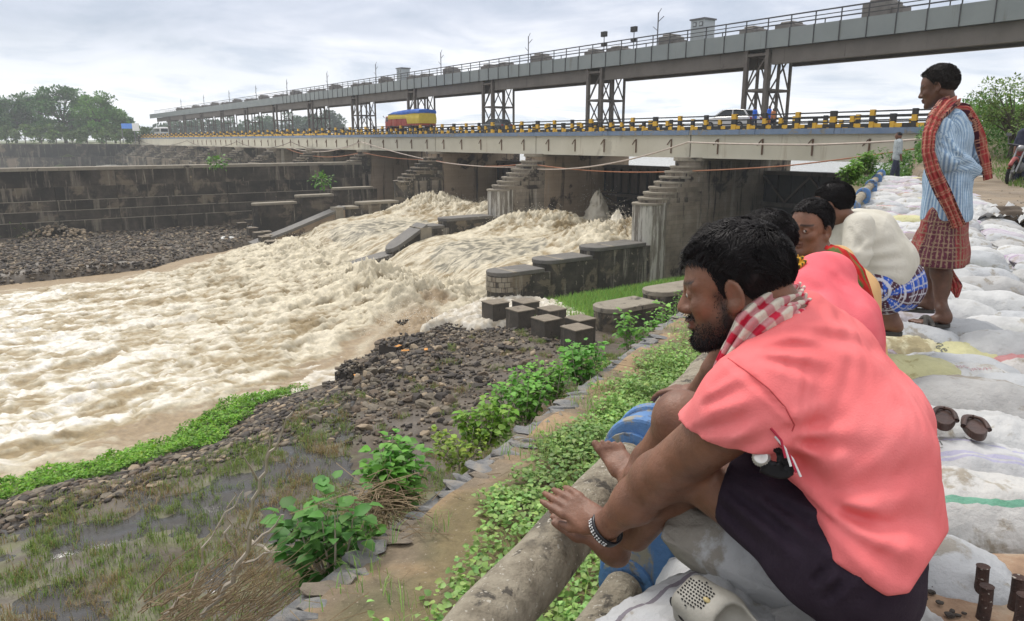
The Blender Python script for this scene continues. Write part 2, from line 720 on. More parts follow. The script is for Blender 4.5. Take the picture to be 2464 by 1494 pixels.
# boils inside the bays
for s0, t0, rs, rt, hh in ((10, 21.5, 6, 2.2, .7), (28, 21.5, 6, 2.2, .7), (16.0, 3.5, 2.8, 4.5, 1.25), (13.0, 1.5, 2.0, 3.0, 0.7), (4.0, 3.5, 2.6, 4.5, 1.15), (3.0, 1.0, 1.4, 1.2, 1.4), (6.0, 6.5, 3, 3, 0.6),
                           (35.0, 3.0, 2.6, 5.0, 1.6), (30.0, 1.5, 3.0, 3.5, 1.0), (23.5, 2.5, 2.3, 3.5, 1.5), (3.0, 22.5, 2.5, 2.5, 1.0), (9, 24, 3, 2.5, 0.9), (-2.5, 25.5, 2.2, 2.4, 0.9)):
    H += hh * np.exp(-((S - s0) / rs) ** 2 - ((T - t0) / rt) ** 2) * (0.75 + 0.5 * b2 + 0.35 * b3)
# glassy sheets in the middle of each bay before the lip
glass = (np.exp(-((S - 9.5) / 4.5) ** 2 - ((T - 12.5) / 4.0) ** 2) + np.exp(-((S - 28.5) / 5.0) ** 2 - ((T - 12.5) / 4.5) ** 2))
glass = np.clip(glass * 1.25, 0, 1) * (T < 18.5)
slick = np.exp(-((S - 10.0) / 3.5) ** 2 - ((T + 3.5) / 5.0) ** 2) + np.exp(-((S - 28.5) / 4.0) ** 2 - ((T + 3.0) / 4.0) ** 2)
web = 1 - 3.4 * np.abs(pnoise((A_ + 0.5 * wx_) * 1.5, (B_ + 0.5 * wy_) * 0.8, 11.0))
foam = 0.34 + 0.36 * b2 + 0.12 * b3 + 0.34 * w1 + 0.30 * fbm((A_ + 0.5 * wx_) * 2.4, (B_ + 0.5 * wy_) * 0.75, 40.0, 4) + 0.15 * fbm(A_ * 2.6, B_ * 1.2, 8.0, 3)
fall_ = sstep(11.5, 14.5, T) * sstep(20.5, 18, T)
foam = foam * (1 - 0.65 * fall_) + 0.65 * fall_ * (0.5 + 0.8 * fbm(S * 3.2, T * 0.35, 50.0, 4))
foam += 0.12 * np.exp(-((T - 22) / 6.0) ** 2)
fl = foam.ravel()
rk_ = np.empty(fl.size)
rk_[np.argsort(fl)] = np.linspace(0, 1, fl.size)
foam = rk_.reshape(foam.shape)
foam = 0.5 + (foam - 0.5) * 1.0 + 0.10 * sstep(26, 48, T)
foam = foam * (0.12 + 0.88 * calm)
foam = foam * (1 - glass) + glass * (0.18 + 0.5 * np.clip(web, 0, 1))
foam = np.where(T < 20.5, foam * (1 - 0.8 * np.clip(slick, 0, 1)), foam)
foam += 0.3 * np.exp(-((dnW - 0.5) / 0.5) ** 2) * (T < 40) * (T > 19)
foam = np.clip(foam, 0, 1)[..., None]
tan_ = np.array([0.26, 0.195, 0.10])
deep = np.array([0.27, 0.20, 0.12])
crm = np.array([0.58, 0.52, 0.385])
wht = np.array([0.73, 0.72, 0.70])
dk = np.array([0.115, 0.105, 0.075])
low_ = np.where((glass > 0.35)[..., None], dk, np.where((calm < 0.6)[..., None], deep, tan_ * (1 - 0.28 * np.exp(-((T - 23) / 6) ** 2)[..., None])))
far_down = sstep(26, 46, T)[..., None]
top_ = crm * (1 - 0.75 * far_down) + wht * 0.75 * far_down
mid_ = crm * 0.80
f1 = sstep(0.06, 0.60, foam)
f2 = sstep(0.55, 0.97, foam)
wc = low_ + (mid_ - low_) * f1
wc = wc + (top_ - mid_) * f2
M_river = mat('river_foam', [(0.5, 0.5, 0.5)], scale=4.5, attr='Col', rough=0.55, bump=0.32, bscale=9, detail=9, spec=0.3)
river = mesh('river_water', np.stack([X_, Y_, H + CAMZ], -1).reshape(-1, 3), grid_faces(len(sv), len(tv)), M_river, smooth=True, cols=np.clip(wc, 0, 1).reshape(-1, 3))
tag(river, kind='structure')

# shallow foam running between the concrete blocks and over the broken bank
qx, qy = np.arange(-12, 6, 0.12), np.arange(31, 47, 0.12)
QX, QY = np.meshgrid(qx, qy, indexing='ij')
pool = [atz(x, y, -10.3)[:2] for x, y in ((1130, 735), (1172, 700), (1290, 722), (1372, 735), (1440, 772), (1440, 800), (1350, 838), (1290, 800), (1225, 790), (1150, 800), (1085, 785), (1045, 792), (1000, 812), (985, 800), (1040, 765))]
pool = np.array(pool)
ins_ = np.zeros(QX.shape, bool)
dmin = np.full(QX.shape, 1e9)
for k in range(len(pool)):
    a, b = pool[k], pool[(k + 1) % len(pool)]
    cr = ((a[1] > QY) != (b[1] > QY)) & (QX < (b[0] - a[0]) * (QY - a[1]) / (b[1] - a[1] + 1e-12) + a[0])
    ins_ ^= cr
    d_ = b - a
    kk = np.clip(((QX - a[0]) * d_[0] + (QY - a[1]) * d_[1]) / (d_ @ d_), 0, 1)
    dmin = np.minimum(dmin, np.hypot(QX - a[0] - kk * d_[0], QY - a[1] - kk * d_[1]))
sd_ = np.where(ins_, dmin, -dmin) + 0.25 * fbm(QX * 1.3, QY * 1.3, 2.0, 3)
fo = billow(QX * 0.9, QY * 0.9, 1.0, 3)
QZ = -10.95 + 0.80 * sstep(-0.1, 0.7, sd_) + (0.05 + 0.22 * sstep(0.1, 1, sd_)) * (fo + 0.6 * billow(QX * 2.4, QY * 2.4, 7.0, 2))
QZ -= 0.5 * sstep(1030, 960, to_px(np.stack([QX, QY, QX * 0 + CAMZ - 10.4], -1))[0])
fq = np.clip(0.38 + 0.5 * fo + 0.5 * fbm(QX * 2.5, QY * 2.5, 4.0, 3), 0, 1)[..., None]
qc = tan_ * 1.0 * (1 - fq) + (0.5 * wht + 0.5 * crm) * 0.92 * fq
tag(mesh('foam_water', np.stack([QX, QY, QZ + CAMZ], -1).reshape(-1, 3), grid_faces(len(qx), len(qy)), M_river, smooth=True, cols=np.clip(qc, 0, 1).reshape(-1, 3)), kind='structure')
# reservoir behind the gates and the far channels
M_res = mat('reservoir_water', [(0.20, 0.18, 0.14), (0.26, 0.23, 0.18)], scale=0.05, rough=0.12, bump=0.25, bscale=1.2)
p = [ST(-31, -9.4, -2.9), ST(246, -9.4, -2.9), ST(700, -2500, -2.9), ST(-900, -2500, -2.9)]
tag(mesh('reservoir_water', p, [(0, 1, 2, 3)], M_res), kind='structure')
fs, ft = np.arange(58.6, 242, 1.2), np.arange(-6, 190, 1.2)
FS, FT = np.meshgrid(fs, ft, indexing='ij')
fb = billow(FS * 0.2, FT * 0.12, 3.0, 3)
fcol = np.array([0.36, 0.28, 0.19]) + (np.array([0.8, 0.77, 0.68]) - np.array([0.36, 0.28, 0.19])) * np.clip(0.45 + 0.6 * fb + 0.4 * np.exp(-((FT - 25) / 18) ** 2), 0, 1)[..., None]
FZ = -9.6 + 0.35 * fb + 1.6 * np.exp(-((FT - 6) / 10) ** 2)
FX, FY = J0[0] + FS * BD[0] - FT * UD[0], J0[1] + FS * BD[1] - FT * UD[1]
tag(mesh('channel_water', np.stack([FX, FY, FZ + CAMZ], -1).reshape(-1, 3), grid_faces(len(fs), len(ft)), M_river, smooth=True, cols=np.clip(fcol, 0, 1).reshape(-1, 3)), kind='structure')
# ------------------------------------------------------------------ masonry and concrete
M_mason = mat('old_masonry', [(0.15, 0.125, 0.095), (0.24, 0.205, 0.16), (0.33, 0.29, 0.235)], scale=0.7, rough=0.9, bump=0.5, bscale=7,
              patch=[(0.22, 0.56, (0.045, 0.038, 0.032))], streak=[(1.6, 0.54, (0.03, 0.027, 0.024)), (0.9, 0.57, (0.40, 0.37, 0.31))], course=(0.9, 0.34, 0.45))
M_dark = mat('algae_masonry', [(0.025, 0.022, 0.018), (0.055, 0.048, 0.038), (0.10, 0.088, 0.07)], scale=0.9, rough=0.85, bump=0.6, bscale=7,
             streak=[(1.3, 0.555, (0.30, 0.275, 0.23))], patch=[(0.6, 0.53, (0.17, 0.14, 0.10))], spots=[(3.0, 0.68, (0.25, 0.22, 0.17))], course=(0.8, 0.32, 0.5))
M_wall = mat('stained_wall', [(0.022, 0.019, 0.016), (0.055, 0.047, 0.038), (0.115, 0.098, 0.076)], scale=0.5, rough=0.88, bump=0.5, bscale=5,
             streak=[(0.7, 0.55, (0.19, 0.165, 0.13)), (1.8, 0.60, (0.34, 0.30, 0.23))], patch=[(0.5, 0.64, (0.30, 0.22, 0.14)), (0.25, 0.55, (0.16, 0.13, 0.095)), (0.12, 0.52, (0.03, 0.027, 0.023))], course=(1.3, 0.42, 0.4))
M_cop = mat('coping_stone', [(0.20, 0.175, 0.135), (0.30, 0.27, 0.215)], scale=1.4, rough=0.85, bump=0.4, bscale=12, patch=[(0.6, 0.60, (0.07, 0.06, 0.05))])
M_copd = mat('wet_coping', [(0.09, 0.085, 0.078), (0.15, 0.14, 0.125)], scale=1.4, rough=0.6, bump=0.4, bscale=12, patch=[(0.7, 0.64, (0.26, 0.24, 0.2))])
M_tan = mat('tan_render', [(0.28, 0.215, 0.15), (0.38, 0.30, 0.22)], scale=0.5, rough=0.9, bump=0.3, bscale=9,
            patch=[(0.22, 0.55, (0.06, 0.045, 0.036))], streak=[(0.9, 0.56, (0.035, 0.03, 0.027)), (1.5, 0.62, (0.34, 0.29, 0.23))], course=(0.9, 0.34, 0.3))


M_nose = mat('lime_streaked_nose', [(0.14, 0.125, 0.10), (0.22, 0.195, 0.16)], scale=1.0, rough=0.9, bump=0.5, bscale=8, streak=[(2.6, 0.48, (0.50, 0.48, 0.43)), (1.9, 0.58, (0.03, 0.028, 0.025))])


def stadium(s0, hw, t0, t1, n=9):
    """plan outline: straight at t0, rounded nose at t1 (t1 > t0)"""
    pts = [ST(s0 + hw, t0)[:2], ST(s0 - hw, t0)[:2]]
    for i in range(n + 1):
        a = math.pi * i / n
        pts.append(ST(s0 - hw * math.cos(a), t1 - hw + hw * math.sin(a))[:2])
    return pts[::-1]


def sbox(mb, s0, s1, t0, t1, z0, z1):
    q = [(s0, t0), (s1, t0), (s1, t1), (s0, t1)]
    return mb.box8([ST(s, t, z0) for s, t in q] + [ST(s, t, z1) for s, t in q])


a_ord = ['', 'first', 'second', 'third', 'fourth', 'fifth', 'sixth', 'seventh', 'eighth', 'ninth', 'tenth', 'eleventh', 'twelfth', 'thirteenth', 'fourteenth']


def zz(r):
    return r + CAMZ


SPAN = 19.3
PIERS = [SPAN * i for i in range(0, 13)]
PW = 1.25
near_names = {0: 'weathered stone pier nearest the men, eight rounded steps down to its divider wall',
              1: 'second stone pier from the right with stepped nose between the two foaming bays',
              2: 'third stone pier from the right, left of the far foaming bay',
              3: 'capped pier where the long dark wall joins the dam'}


def make_pier(i, s0):
    e = empty('dam_pier', ST(s0, 0, -12), near_names.get(i, ''), 'pier', 'piers of the barrage')
    if not near_names.get(i):
        e['label'] = 'distant stepped pier beyond the long dark wall, the %s from the right' % (a_ord[i + 1])
        e['group'] = 'distant barrage piers'
    lo = -12.5
    mb = MB().prism(stadium(s0, PW, -11.6, 1.0), zz(lo), zz(-1.55))
    mb.build('pier_body', M_tan if i in (1, 2, 3) else M_mason, e)
    MB().prism(stadium(s0, PW + 0.12, -11.7, 1.15), zz(-1.55), zz(-1.28)).build('bearing_cap', M_cop, e)
    n = 8
    for k in range(n):
        z1 = -1.55 - (k + 1) * 0.375
        tn = 1.0 + (k + 1) * 0.575
        if k == n - 1:
            MB().prism(stadium(s0, PW - 0.025, -0.53, tn - 1.2), zz(lo - 0.2), zz(z1 - 0.02)).build('nose_body', M_mason, e)
        MB().prism(stadium(s0, PW - 0.012 - 0.001 * k, -0.5 - 0.003 * k if k < n - 1 else tn - 1.9, tn - 0.05), zz(lo - 0.01 * k) if k == n - 1 else zz(z1 - 0.42), zz(z1 - 0.001 if k < 8 else z1)).build('step_core', (M_nose if k == n - 1 else M_mason) if i < 2 else M_dark, e)
        MB().prism(stadium(s0, PW, tn - 1.5, tn + 0.05), zz(z1 - 0.14), zz(z1)).build('step', M_cop if i < 2 else M_mason, e)
    return e


pier_objs = [make_pier(i, s) for i, s in enumerate(PIERS)]


def seg_wall(name, label, s0, segs, hw, m, mc, lo=-12.6, bands=True):
    """divider wall built of level lengths, each with a coping of its own and a rounded end"""
    e = empty(name, ST(s0, segs[0][0], lo), label, 'wall')
    for k, (t0, t1, z) in enumerate(segs):
        MB().prism(stadium(s0, hw - 0.06, t0 - 0.5 + 0.002 * k, t1 - 0.05), zz(lo - 0.01 * k), zz(z - 0.28)).build('wall_length', m, e)
        o = MB().prism(stadium(s0, hw, t0 + (0.02 if k else 0), t1), zz(z - 0.28), zz(z)).build('coping', mc, e)
        bevel(o, 0.03, 1)
        if bands:
            tm = t0 + (t1 - t0) * 0.62
            o = MB()
            sbox(o, s0 - hw - 0.012, s0 + hw + 0.012, tm, tm + 0.28, zz(0) - CAMZ + z - 0.05, z + 0.008)
            o.build('cross_band', M_cop, e)
    return e


dv = seg_wall('divider_wall', 'low dark divider wall stepping down from the nearest pier toward the concrete blocks', 0.0,
              [(5.6, 10.9, -7.35), (10.9, 15.2, -7.85), (15.2, 19.0, -8.3)], 1.1, M_dark, M_copd)
# dressed blocks that show on the rounded end
for row in range(3):
    for q in range(9):
        a0, a1 = math.pi * (q + 0.5 * (row % 2)) / 9.0, math.pi * (q + 0.9 + 0.5 * (row % 2)) / 9.0
        mb = MB()
        r0, r1 = 1.05, 1.10 + 0.012 * ((q * 7 + row) % 3)
        zt = -8.62 - row * 0.34
        pl = [(a0, r0), (a0, r1), ((a0 + a1) / 2, r1), (a1, r1), (a1, r0)]
        pts = [ST(0 - r * math.cos(a), 17.9 + r * math.sin(a))[:2] for a, r in pl]
        mb.prism(pts[::-1], zz(zt - 0.30), zz(zt)).build('stone_block', M_cop if (q + row) % 3 else M_mason, dv)

dv2 = seg_wall('divider_wall', 'dark divider wall running out from the second pier between the foaming bays', SPAN,
               [(5.8, 11.2, -6.9), (11.2, 13.2, -7.45)], 1.0, M_dark, M_copd, bands=False)


def tilted(name, m, e, s0, hw, prof, thick):
    """slab whose top follows prof [(t, z)...]"""
    V, F = [], []
    n = len(prof)
    for t, z in prof:
        for ds, dz in ((-hw, 0), (hw, 0), (hw, -thick), (-hw, -thick)):
            V.append(ST(s0 + ds, t, z + dz))
    for i in range(n - 1):
        for k in range(4):
            a, b = i * 4 + k, i * 4 + (k + 1) % 4
            F.append((a, b, b + 4, a + 4))
    F += [(3, 2, 1, 0), tuple(range(4 * n - 4, 4 * n))]
    return mesh(name, V, F, m, e)


def tilted_nose(name, m, e, s0, hw, t0, z0, t1, z1, thick):
    V, F, pts = [], [], []
    n = 8
    pts = [(s0 + hw, t0), (s0 - hw, t0)] + [(s0 - hw * math.cos(math.pi * i / n), t1 - hw + hw * math.sin(math.pi * i / n)) for i in range(n + 1)]
    pts = pts[::-1]
    k = len(pts)
    f = lambda t: z0 + (z1 - z0) * (t - t0) / (t1 - t0)
    V = [ST(s, t, f(t) - thick) for s, t in pts] + [ST(s, t, f(t)) for s, t in pts]
    F = [tuple(range(k - 1, -1, -1)), tuple(range(k, 2 * k))] + [(i, (i + 1) % k, k + (i + 1) % k, k + i) for i in range(k)]
    return mesh(name, V, F, m, e)


e = empty('broken_ramp_wall', ST(SPAN, 14, -11), 'broken sloping ramp slabs at the foot of the middle divider, half drowned in foam', 'ramp')
tilted_nose('ramp_slab', M_copd, e, SPAN, 1.0, 13.0, -7.25, 16.6, -9.3, 0.35)
tilted('ramp_core', M_dark, e, SPAN, 0.85, [(13.4, -7.8), (16.3, -9.5)], 1.7)
tilted('ramp_ledge', M_mason, e, SPAN - 0.95, 0.22, [(13.6, -8.6), (16.8, -10.3)], 0.2)
tilted_nose('lower_ramp_slab', M_copd, e, SPAN + 0.3, 1.0, 15.6, -9.55, 20.3, -10.35, 0.4)
o = MB()
sbox(o, SPAN - 1.03, SPAN + 1.03, 12.6, 13.7, -9.9, -7.55)
o.build('pale_joint', M_cop, e)

dv3 = seg_wall('divider_wall', 'divider wall left of the far foaming bay, pale stained patch at its bend', 2 * SPAN,
               [(5.6, 10.6, -6.75), (10.6, 12.4, -7.15)], 0.95, M_dark, M_cop, bands=False)
tilted('ramp_slab', M_copd, dv3, 2 * SPAN, 0.97, [(12.2, -7.1), (18.5, -9.2), (22.5, -10.4)], 0.3)
tilted('ramp_core', M_tan, dv3, 2 * SPAN, 0.8, [(12.2, -7.4), (18.5, -9.5), (22.4, -10.7)], 2.2)
o = MB()
sbox(o, 2 * SPAN - 0.99, 2 * SPAN + 0.5, 12.5, 13.4, -11, -7.18)
o.build('pale_stain_block', M_cop, dv3)
dv4 = seg_wall('divider_wall', 'long low wall with three stepped copings in the dry bay before the long dark wall', 2.5 * SPAN,
               [(4.0, 9.3, -5.7), (9.3, 14.0, -6.4), (14.0, 19.2, -7.1)], 0.8, M_wall, M_cop, bands=False)
# small dividers in the dry bay nearest the bank
seg_wall('divider_wall', 'short rounded wall with sandy coping beside the grass, behind the young shoots', -9.9,
         [(0.0, 9.0, -8.1), (9.0, 14.7, -8.45), (14.7, 18.6, -8.9)], 1.05, M_dark, M_cop, lo=-11, bands=False)

# the long wall downstream of the fourth pier
lw = empty('long_dark_wall', ST(3 * SPAN, 30, -12), 'long dark stained retaining wall with ledges left of the dam', 'wall')
W0 = 3 * SPAN
prof = [(-2.9, -3.25, 0.10), (-3.25, -5.0, 0.0), (-5.0, -6.5, 0.06), (-6.5, -7.6, 0.30), (-7.6, -8.7, 0.52), (-8.7, -12.0, 0.74)]
for k, (z1, z0, off) in enumerate(prof):
    t = 1.2
    L = 6.1 if k else 9.0
    j = 0
    while t < 130:
        mb = MB()
        d = 0.018 * ((j * 5 + k * 3) % 4)
        sbox(mb, W0 - PW - off - d, W0 + PW + off, t + 0.012, t + L - 0.012, z0, z1 - (0.002 if k else 0))
        mb.build('coping' if k == 0 else 'wall_course', M_cop if k == 0 else M_wall, lw)
        if k >= 3:
            mb = MB()
            sbox(mb, W0 - PW - off - 0.03, W0 - PW - prof[k - 1][2] - 0.02, t + 0.05, t + L - 0.05, z1 - 0.002, z1 + 0.05)
            mb.build('ledge_lip', M_cop, lw)
        t += L
        j += 1
# footing strip at the wall base
mb = MB()
sbox(mb, W0 - PW - 2.2, W0 - PW - 0.6, 12, 56, -12.5, -10.45)
mb.build('footing', M_cop, lw)

# far left abutment walls
fw = empty('far_bank_wall', ST(242, 60, -10), 'distant two-tiered dark bank wall below the trees', 'wall')
for z0, z1, off in ((-11, -5.2, 4), (-5.2, -1.2, 0)):
    for j in range(14):
        mb = MB()
        sbox(mb, 240 - off - 0.1 * (j % 2), 246, -2 + j * 14 + 0.03, -2 + j * 14 + 13.97, z0, z1)
        mb.build('wall_panel', M_wall, fw)

# ------------------------------------------------------------------ gates
M_gate = mat('gate_steel', [(0.018, 0.018, 0.02), (0.04, 0.038, 0.036)], scale=1.2, rough=0.7, streak=[(2.0, 0.62, (0.09, 0.065, 0.045))])
M_gate2 = mat('gate_plate', [(0.06, 0.048, 0.04), (0.11, 0.09, 0.075)], scale=1.0, rough=0.7, streak=[(2.0, 0.55, (0.03, 0.025, 0.022)), (1.3, 0.68, (0.17, 0.12, 0.08))])


def gate(i, closed):
    s0, s1 = SPAN * i + PW, SPAN * (i + 1) - PW
    lbl = {-1: 'closed dark sluice gate with diagonal bracing right of the nearest pier',
           0: 'raised sluice gate over the near foaming bay, cross-braced below its plate',
           1: 'raised sluice gate over the second foaming bay', 2: 'closed sluice gate behind the dry bay'}.get(i, 'distant sluice gate between far piers, the %s from the right' % (a_ord[i + 2]))
    e = empty('sluice_gate', ST((s0 + s1) / 2, -8.3, -6), lbl, 'gate', 'sluice gates of the barrage' if i > 2 else None)
    bot = -11 if closed else -5.2
    mb = MB()
    sbox(mb, s0, s1, -8.5, -8.3, bot, -2.5)
    mb.build('skin_plate', M_gate if closed else M_gate2, e)
    mb = MB()
    sbox(mb, s0, s1, -8.3, -7.9, -2.75, -2.45)
    mb.build('top_beam', M_gate2, e)
    if i > 3:
        return
    for z in ((-5.3, -6.6) if not closed else (-5.0, -7.2)):
        mb = MB()
        sbox(mb, s0, s1, -8.2, -7.8, z - 0.3, z)
        mb.build('cross_beam', M_gate2, e)
    n = 14
    for k in range(n + 1):
        s = s0 + (s1 - s0) * k / n
        mb = MB()
        sbox(mb, s - 0.05, s + 0.05, -8.3, -8.05, max(bot, -5.2) + 0.02, -2.77)
        mb.build('stiffener', M_gate, e)
    for k in range(4):
        a, b = s0 + (s1 - s0) * k / 4, s0 + (s1 - s0) * (k + 1) / 4
        zt, zb = (-5.6, -6.3) if not closed else (-2.8, -4.9)
        MB().bar(ST(a, -7.95, zt), ST((a + b) / 2, -7.95, zb), 0.14).build('brace', M_gate2, e)
        MB().bar(ST(b, -7.9, zt), ST((a + b) / 2, -7.9, zb), 0.14).build('brace', M_gate2, e)
    mb = MB()
    sbox(mb, s0, s1, -10.4, -10.0, -7.4, -2.5)
    mb.build('breast_wall', M_gate, e)


for i in range(-1, 12):
    gate(i, i not in (0, 1))
# abutment wall at our end of the dam
e = empty('abutment_wall', ST(-20, 0, -11), 'dark dam abutment under the near end of the road bridge', 'wall')
mb = MB()
sbox(mb, -21.5, -SPAN + 0.6, -11, 3.0, -11, -1.3)
mb.build('abutment_body', M_dark, e)

# ------------------------------------------------------------------ road bridge
M_cream = mat('cream_girder', [(0.50, 0.47, 0.375), (0.60, 0.57, 0.47)], scale=0.35, rough=0.75, bump=0.1, bscale=6,
              streak=[(0.9, 0.60, (0.40, 0.35, 0.26)), (2.2, 0.67, (0.25, 0.19, 0.13))], patch=[(0.25, 0.6, (0.45, 0.42, 0.34))])
M_blue = mat('blue_kerb', [(0.13, 0.19, 0.29), (0.20, 0.26, 0.36)], scale=1.5, rough=0.8, patch=[(1.8, 0.55, (0.22, 0.22, 0.21))], streak=[(2, 0.6, (0.1, 0.1, 0.1))])
M_yel = mat('yellow_paint', [(0.62, 0.36, 0.03), (0.72, 0.43, 0.05)], scale=3, rough=0.7, patch=[(2.5, 0.66, (0.2, 0.15, 0.08))])
M_blk = mat('black_paint', [(0.02, 0.02, 0.022), (0.045, 0.043, 0.04)], scale=3, rough=0.7)
M_asph = mat('asphalt', [(0.045, 0.045, 0.045), (0.06, 0.06, 0.058)], scale=2, rough=0.9, bump=0.2, bscale=20)
M_rust = mat('rusty_pipe', [(0.10, 0.06, 0.04), (0.17, 0.10, 0.06)], scale=8, rough=0.85)
rb = empty('road_bridge', ST(0, -3.7, -1.25), 'cream road bridge with blue kerb crossing the barrage', 'bridge')
S_END = 240
bounds = [-SPAN - 4.5] + [SPAN * i for i in range(0, 13)]
bounds[1:1] = []
for a, b in zip(bounds[:-1], bounds[1:]):
    for tt in (0.0, -7.4):
        mb = MB()
        sbox(mb, a + 0.06, b - 0.06, tt - 0.35, tt, -1.25, 0.4)
        sbox(mb, a + 0.06, b - 0.06, tt - 0.6, tt + 0.1, -1.25 - 0.08, -1.252)
        mb.build('girder', M_cream, rb)
    k = a + 1.9
    while k < b and a < 150:
        if k > -27:
            MB().bar(ST(k, 0.06, 0.1), ST(k, 0.06, -1.0), 0.09).build('drain_pipe', M_rust, rb)
            MB().bar(ST(k + 0.1, 0.04, 0.05), ST(k + 0.45, 0.04, -0.35), 0.05).build('bracket', M_rust, rb)
        k += 3.85
    mb = MB()
    sbox(mb, a + 0.02, b - 0.02, -7.7, 0.0, 0.402, 0.70)
    mb.build('deck_slab', M_asph, rb)
    n = max(1, int((b - a) / 4.8))
    for j in range(n):
        q0, q1 = a + (b - a) * j / n, a + (b - a) * (j + 1) / n
        mb = MB()
        sbox(mb, q0 + 0.02, q1 - 0.02, 0.0, 0.26, 0.40, 0.76)
        mb.build('kerb_panel', M_blue, rb)


def railing(t, lbl, n_full):
    e = empty('bridge_railing', ST(0, t, 0.76), lbl, 'railing')
    s, k = -27.0, 0
    while s < S_END:
        tall = k % 3 == 0
        w = 0.14 if not tall else 0.20
        z = 0.76
        segs = 3
        h = 1.08 / segs
        if s < n_full:
            for j in range(segs):
                mb = MB()
                sbox(mb, s - w, s + w, t - 0.12, t + 0.12, z + j * h, z + (j + 1) * h)
                mb.build('post_block', M_yel if (j + k) % 2 else M_blk, e)
        if s < n_full:
            for j in range(2):
                mb = MB()
                sbox(mb, s + 1.14, s + 1.40, t - 0.1, t + 0.1, z + j * 0.36, z + (j + 1) * 0.36)
                mb.build('post_block', M_yel if (j + k) % 2 == 0 else M_blk, e)
        s += 2.55
        k += 1
    if n_full < S_END:
        for mm_, par in ((M_yel, 1), (M_blk, 0)):
            mb = MB()
            s2, k2 = -27.0, 0
            while s2 < S_END:
                if s2 >= n_full:
                    for j in range(3):
                        if (j + k2) % 2 == par:
                            sbox(mb, s2 - 0.24, s2 + 0.24, t - 0.12, t + 0.12, 0.76 + j * 0.36, 0.76 + (j + 1) * 0.36)
                s2 += 2.55
                k2 += 1
            o = mb.build('far_posts', mm_, e)
            o['kind'] = 'stuff'
    for z in (1.12, 1.42, 1.74):
        q = -27.0
        while q < S_END:
            q1 = min(q + SPAN, S_END)
            mb = MB()
            sbox(mb, q + 0.01, q1, t - 0.04, t + 0.04, z - 0.045, z + 0.045)
            mb.build('rail', M_blk, e)
            q = q1
    # kicker beam: painted dashes
    q, k = -27.0, 0
    while q < S_END:
        L = 0.64
        if q < 70:
            mb = MB()
            sbox(mb, q, q + L - 0.004, t - 0.07, t + 0.07, 0.80, 1.02)
            mb.build('kicker_block', M_yel if k % 2 else M_blk, e)
        q += L
        k += 1
    mb = MB()
    sbox(mb, 70, S_END, t - 0.07, t + 0.07, 0.86, 1.0)
    mb.build('kicker_beam', M_yel, e)
    return e


railing(0.12, 'yellow and black railing on the near edge of the road bridge', 60)
railing(-7.45, 'yellow and black railing on the far edge of the road bridge', 20)

# ------------------------------------------------------------------ gantry bridge over the gates
M_fas = mat('grey_fascia', [(0.20, 0.225, 0.225), (0.25, 0.275, 0.27)], scale=0.4, rough=0.55, streak=[(1.2, 0.60, (0.17, 0.175, 0.165)), (2.5, 0.66, (0.16, 0.12, 0.09))])
M_gird = mat('dusty_girder', [(0.135, 0.12, 0.105), (0.19, 0.17, 0.15)], scale=0.6, rough=0.85, streak=[(1.5, 0.6, (0.10, 0.085, 0.075))])
M_steel = mat('brown_steel', [(0.10, 0.085, 0.075), (0.16, 0.14, 0.12)], scale=1.5, rough=0.75)
M_rail = mat('dark_rail', [(0.04, 0.04, 0.045), (0.07, 0.07, 0.07)], scale=3, rough=0.6)
GT = -7.3
gb = empty('gantry_bridge', ST(0, -9, 6), 'grey steel gantry bridge carried on lattice towers above the dam', 'bridge')
k, s = 0, -44.0
while s < 238:
    o = MB()
    sbox(o, s + 0.025, s + 2.025, GT - 0.12, GT, 7.15, 8.5)
    o.build('fascia_panel', M_fas, gb)
    if s < 110:
        mb = MB()
        sbox(mb, s - 0.035, s + 0.015, GT - 0.1, GT + 0.07, 7.1, 8.52)
        mb.build('rib', M_rail, gb)
        mb = MB()
        sbox(mb, s - 0.035, s + 0.035, GT - 0.15, GT - 0.08, 8.5, 9.45)
        mb.build('rail_post', M_rail, gb)
    s += 2.05
for n_, z, w in (('handrail', 9.42, 0.05), ('mid_rail', 9.1, 0.03), ('low_rail', 8.8, 0.03)):
    for q in range(-1, 12):
        mb = MB()
        a0 = -44 if q < 0 else q * SPAN
        sbox(mb, a0, (q + 1) * SPAN, GT - 0.14, GT - 0.08, z - w, z + w)
        mb.build(n_, M_rail, gb)
for q in range(-1, 12):  # rear handrail
    a0 = -44 if q < 0 else q * SPAN
    mb = MB()
    sbox(mb, a0, (q + 1) * SPAN, -10.9, -10.84, 8.86, 8.94)
    sbox(mb, a0, (q + 1) * SPAN, -10.9, -10.84, 9.36, 9.44)
    kk = a0
    while kk < (q + 1) * SPAN:
        sbox(mb, kk - 0.03, kk + 0.03, -10.91, -10.83, 8.5, 9.44)
        kk += 3.1
    mb.build('rear_handrail', M_rail, gb)
for q in range(-1, 12):
    a0, a1 = (-44 if q < 0 else q * SPAN + 1.25), (q + 1) * SPAN - 1.25
    for tt in (-7.75, -10.6):
        mb = MB()
        sbox(mb, a0, a1, tt - 0.25, tt, 6.0, 7.15)
        sbox(mb, a0, a1, tt - 0.4, tt + 0.15, 5.92, 5.998)
        mb.build('girder', M_gird, gb)
    mb = MB()
    sbox(mb, a0 - 1.2 if q >= 0 else a0, a1 + 1.25, -11.0, GT - 0.13, 8.3, 8.48)
    mb.build('walkway_deck', M_gird, gb)
mb = MB()
sbox(mb, -44, 238, -11.12, -11.0, 7.15, 8.5)
mb.build('rear_fascia', M_fas, gb)


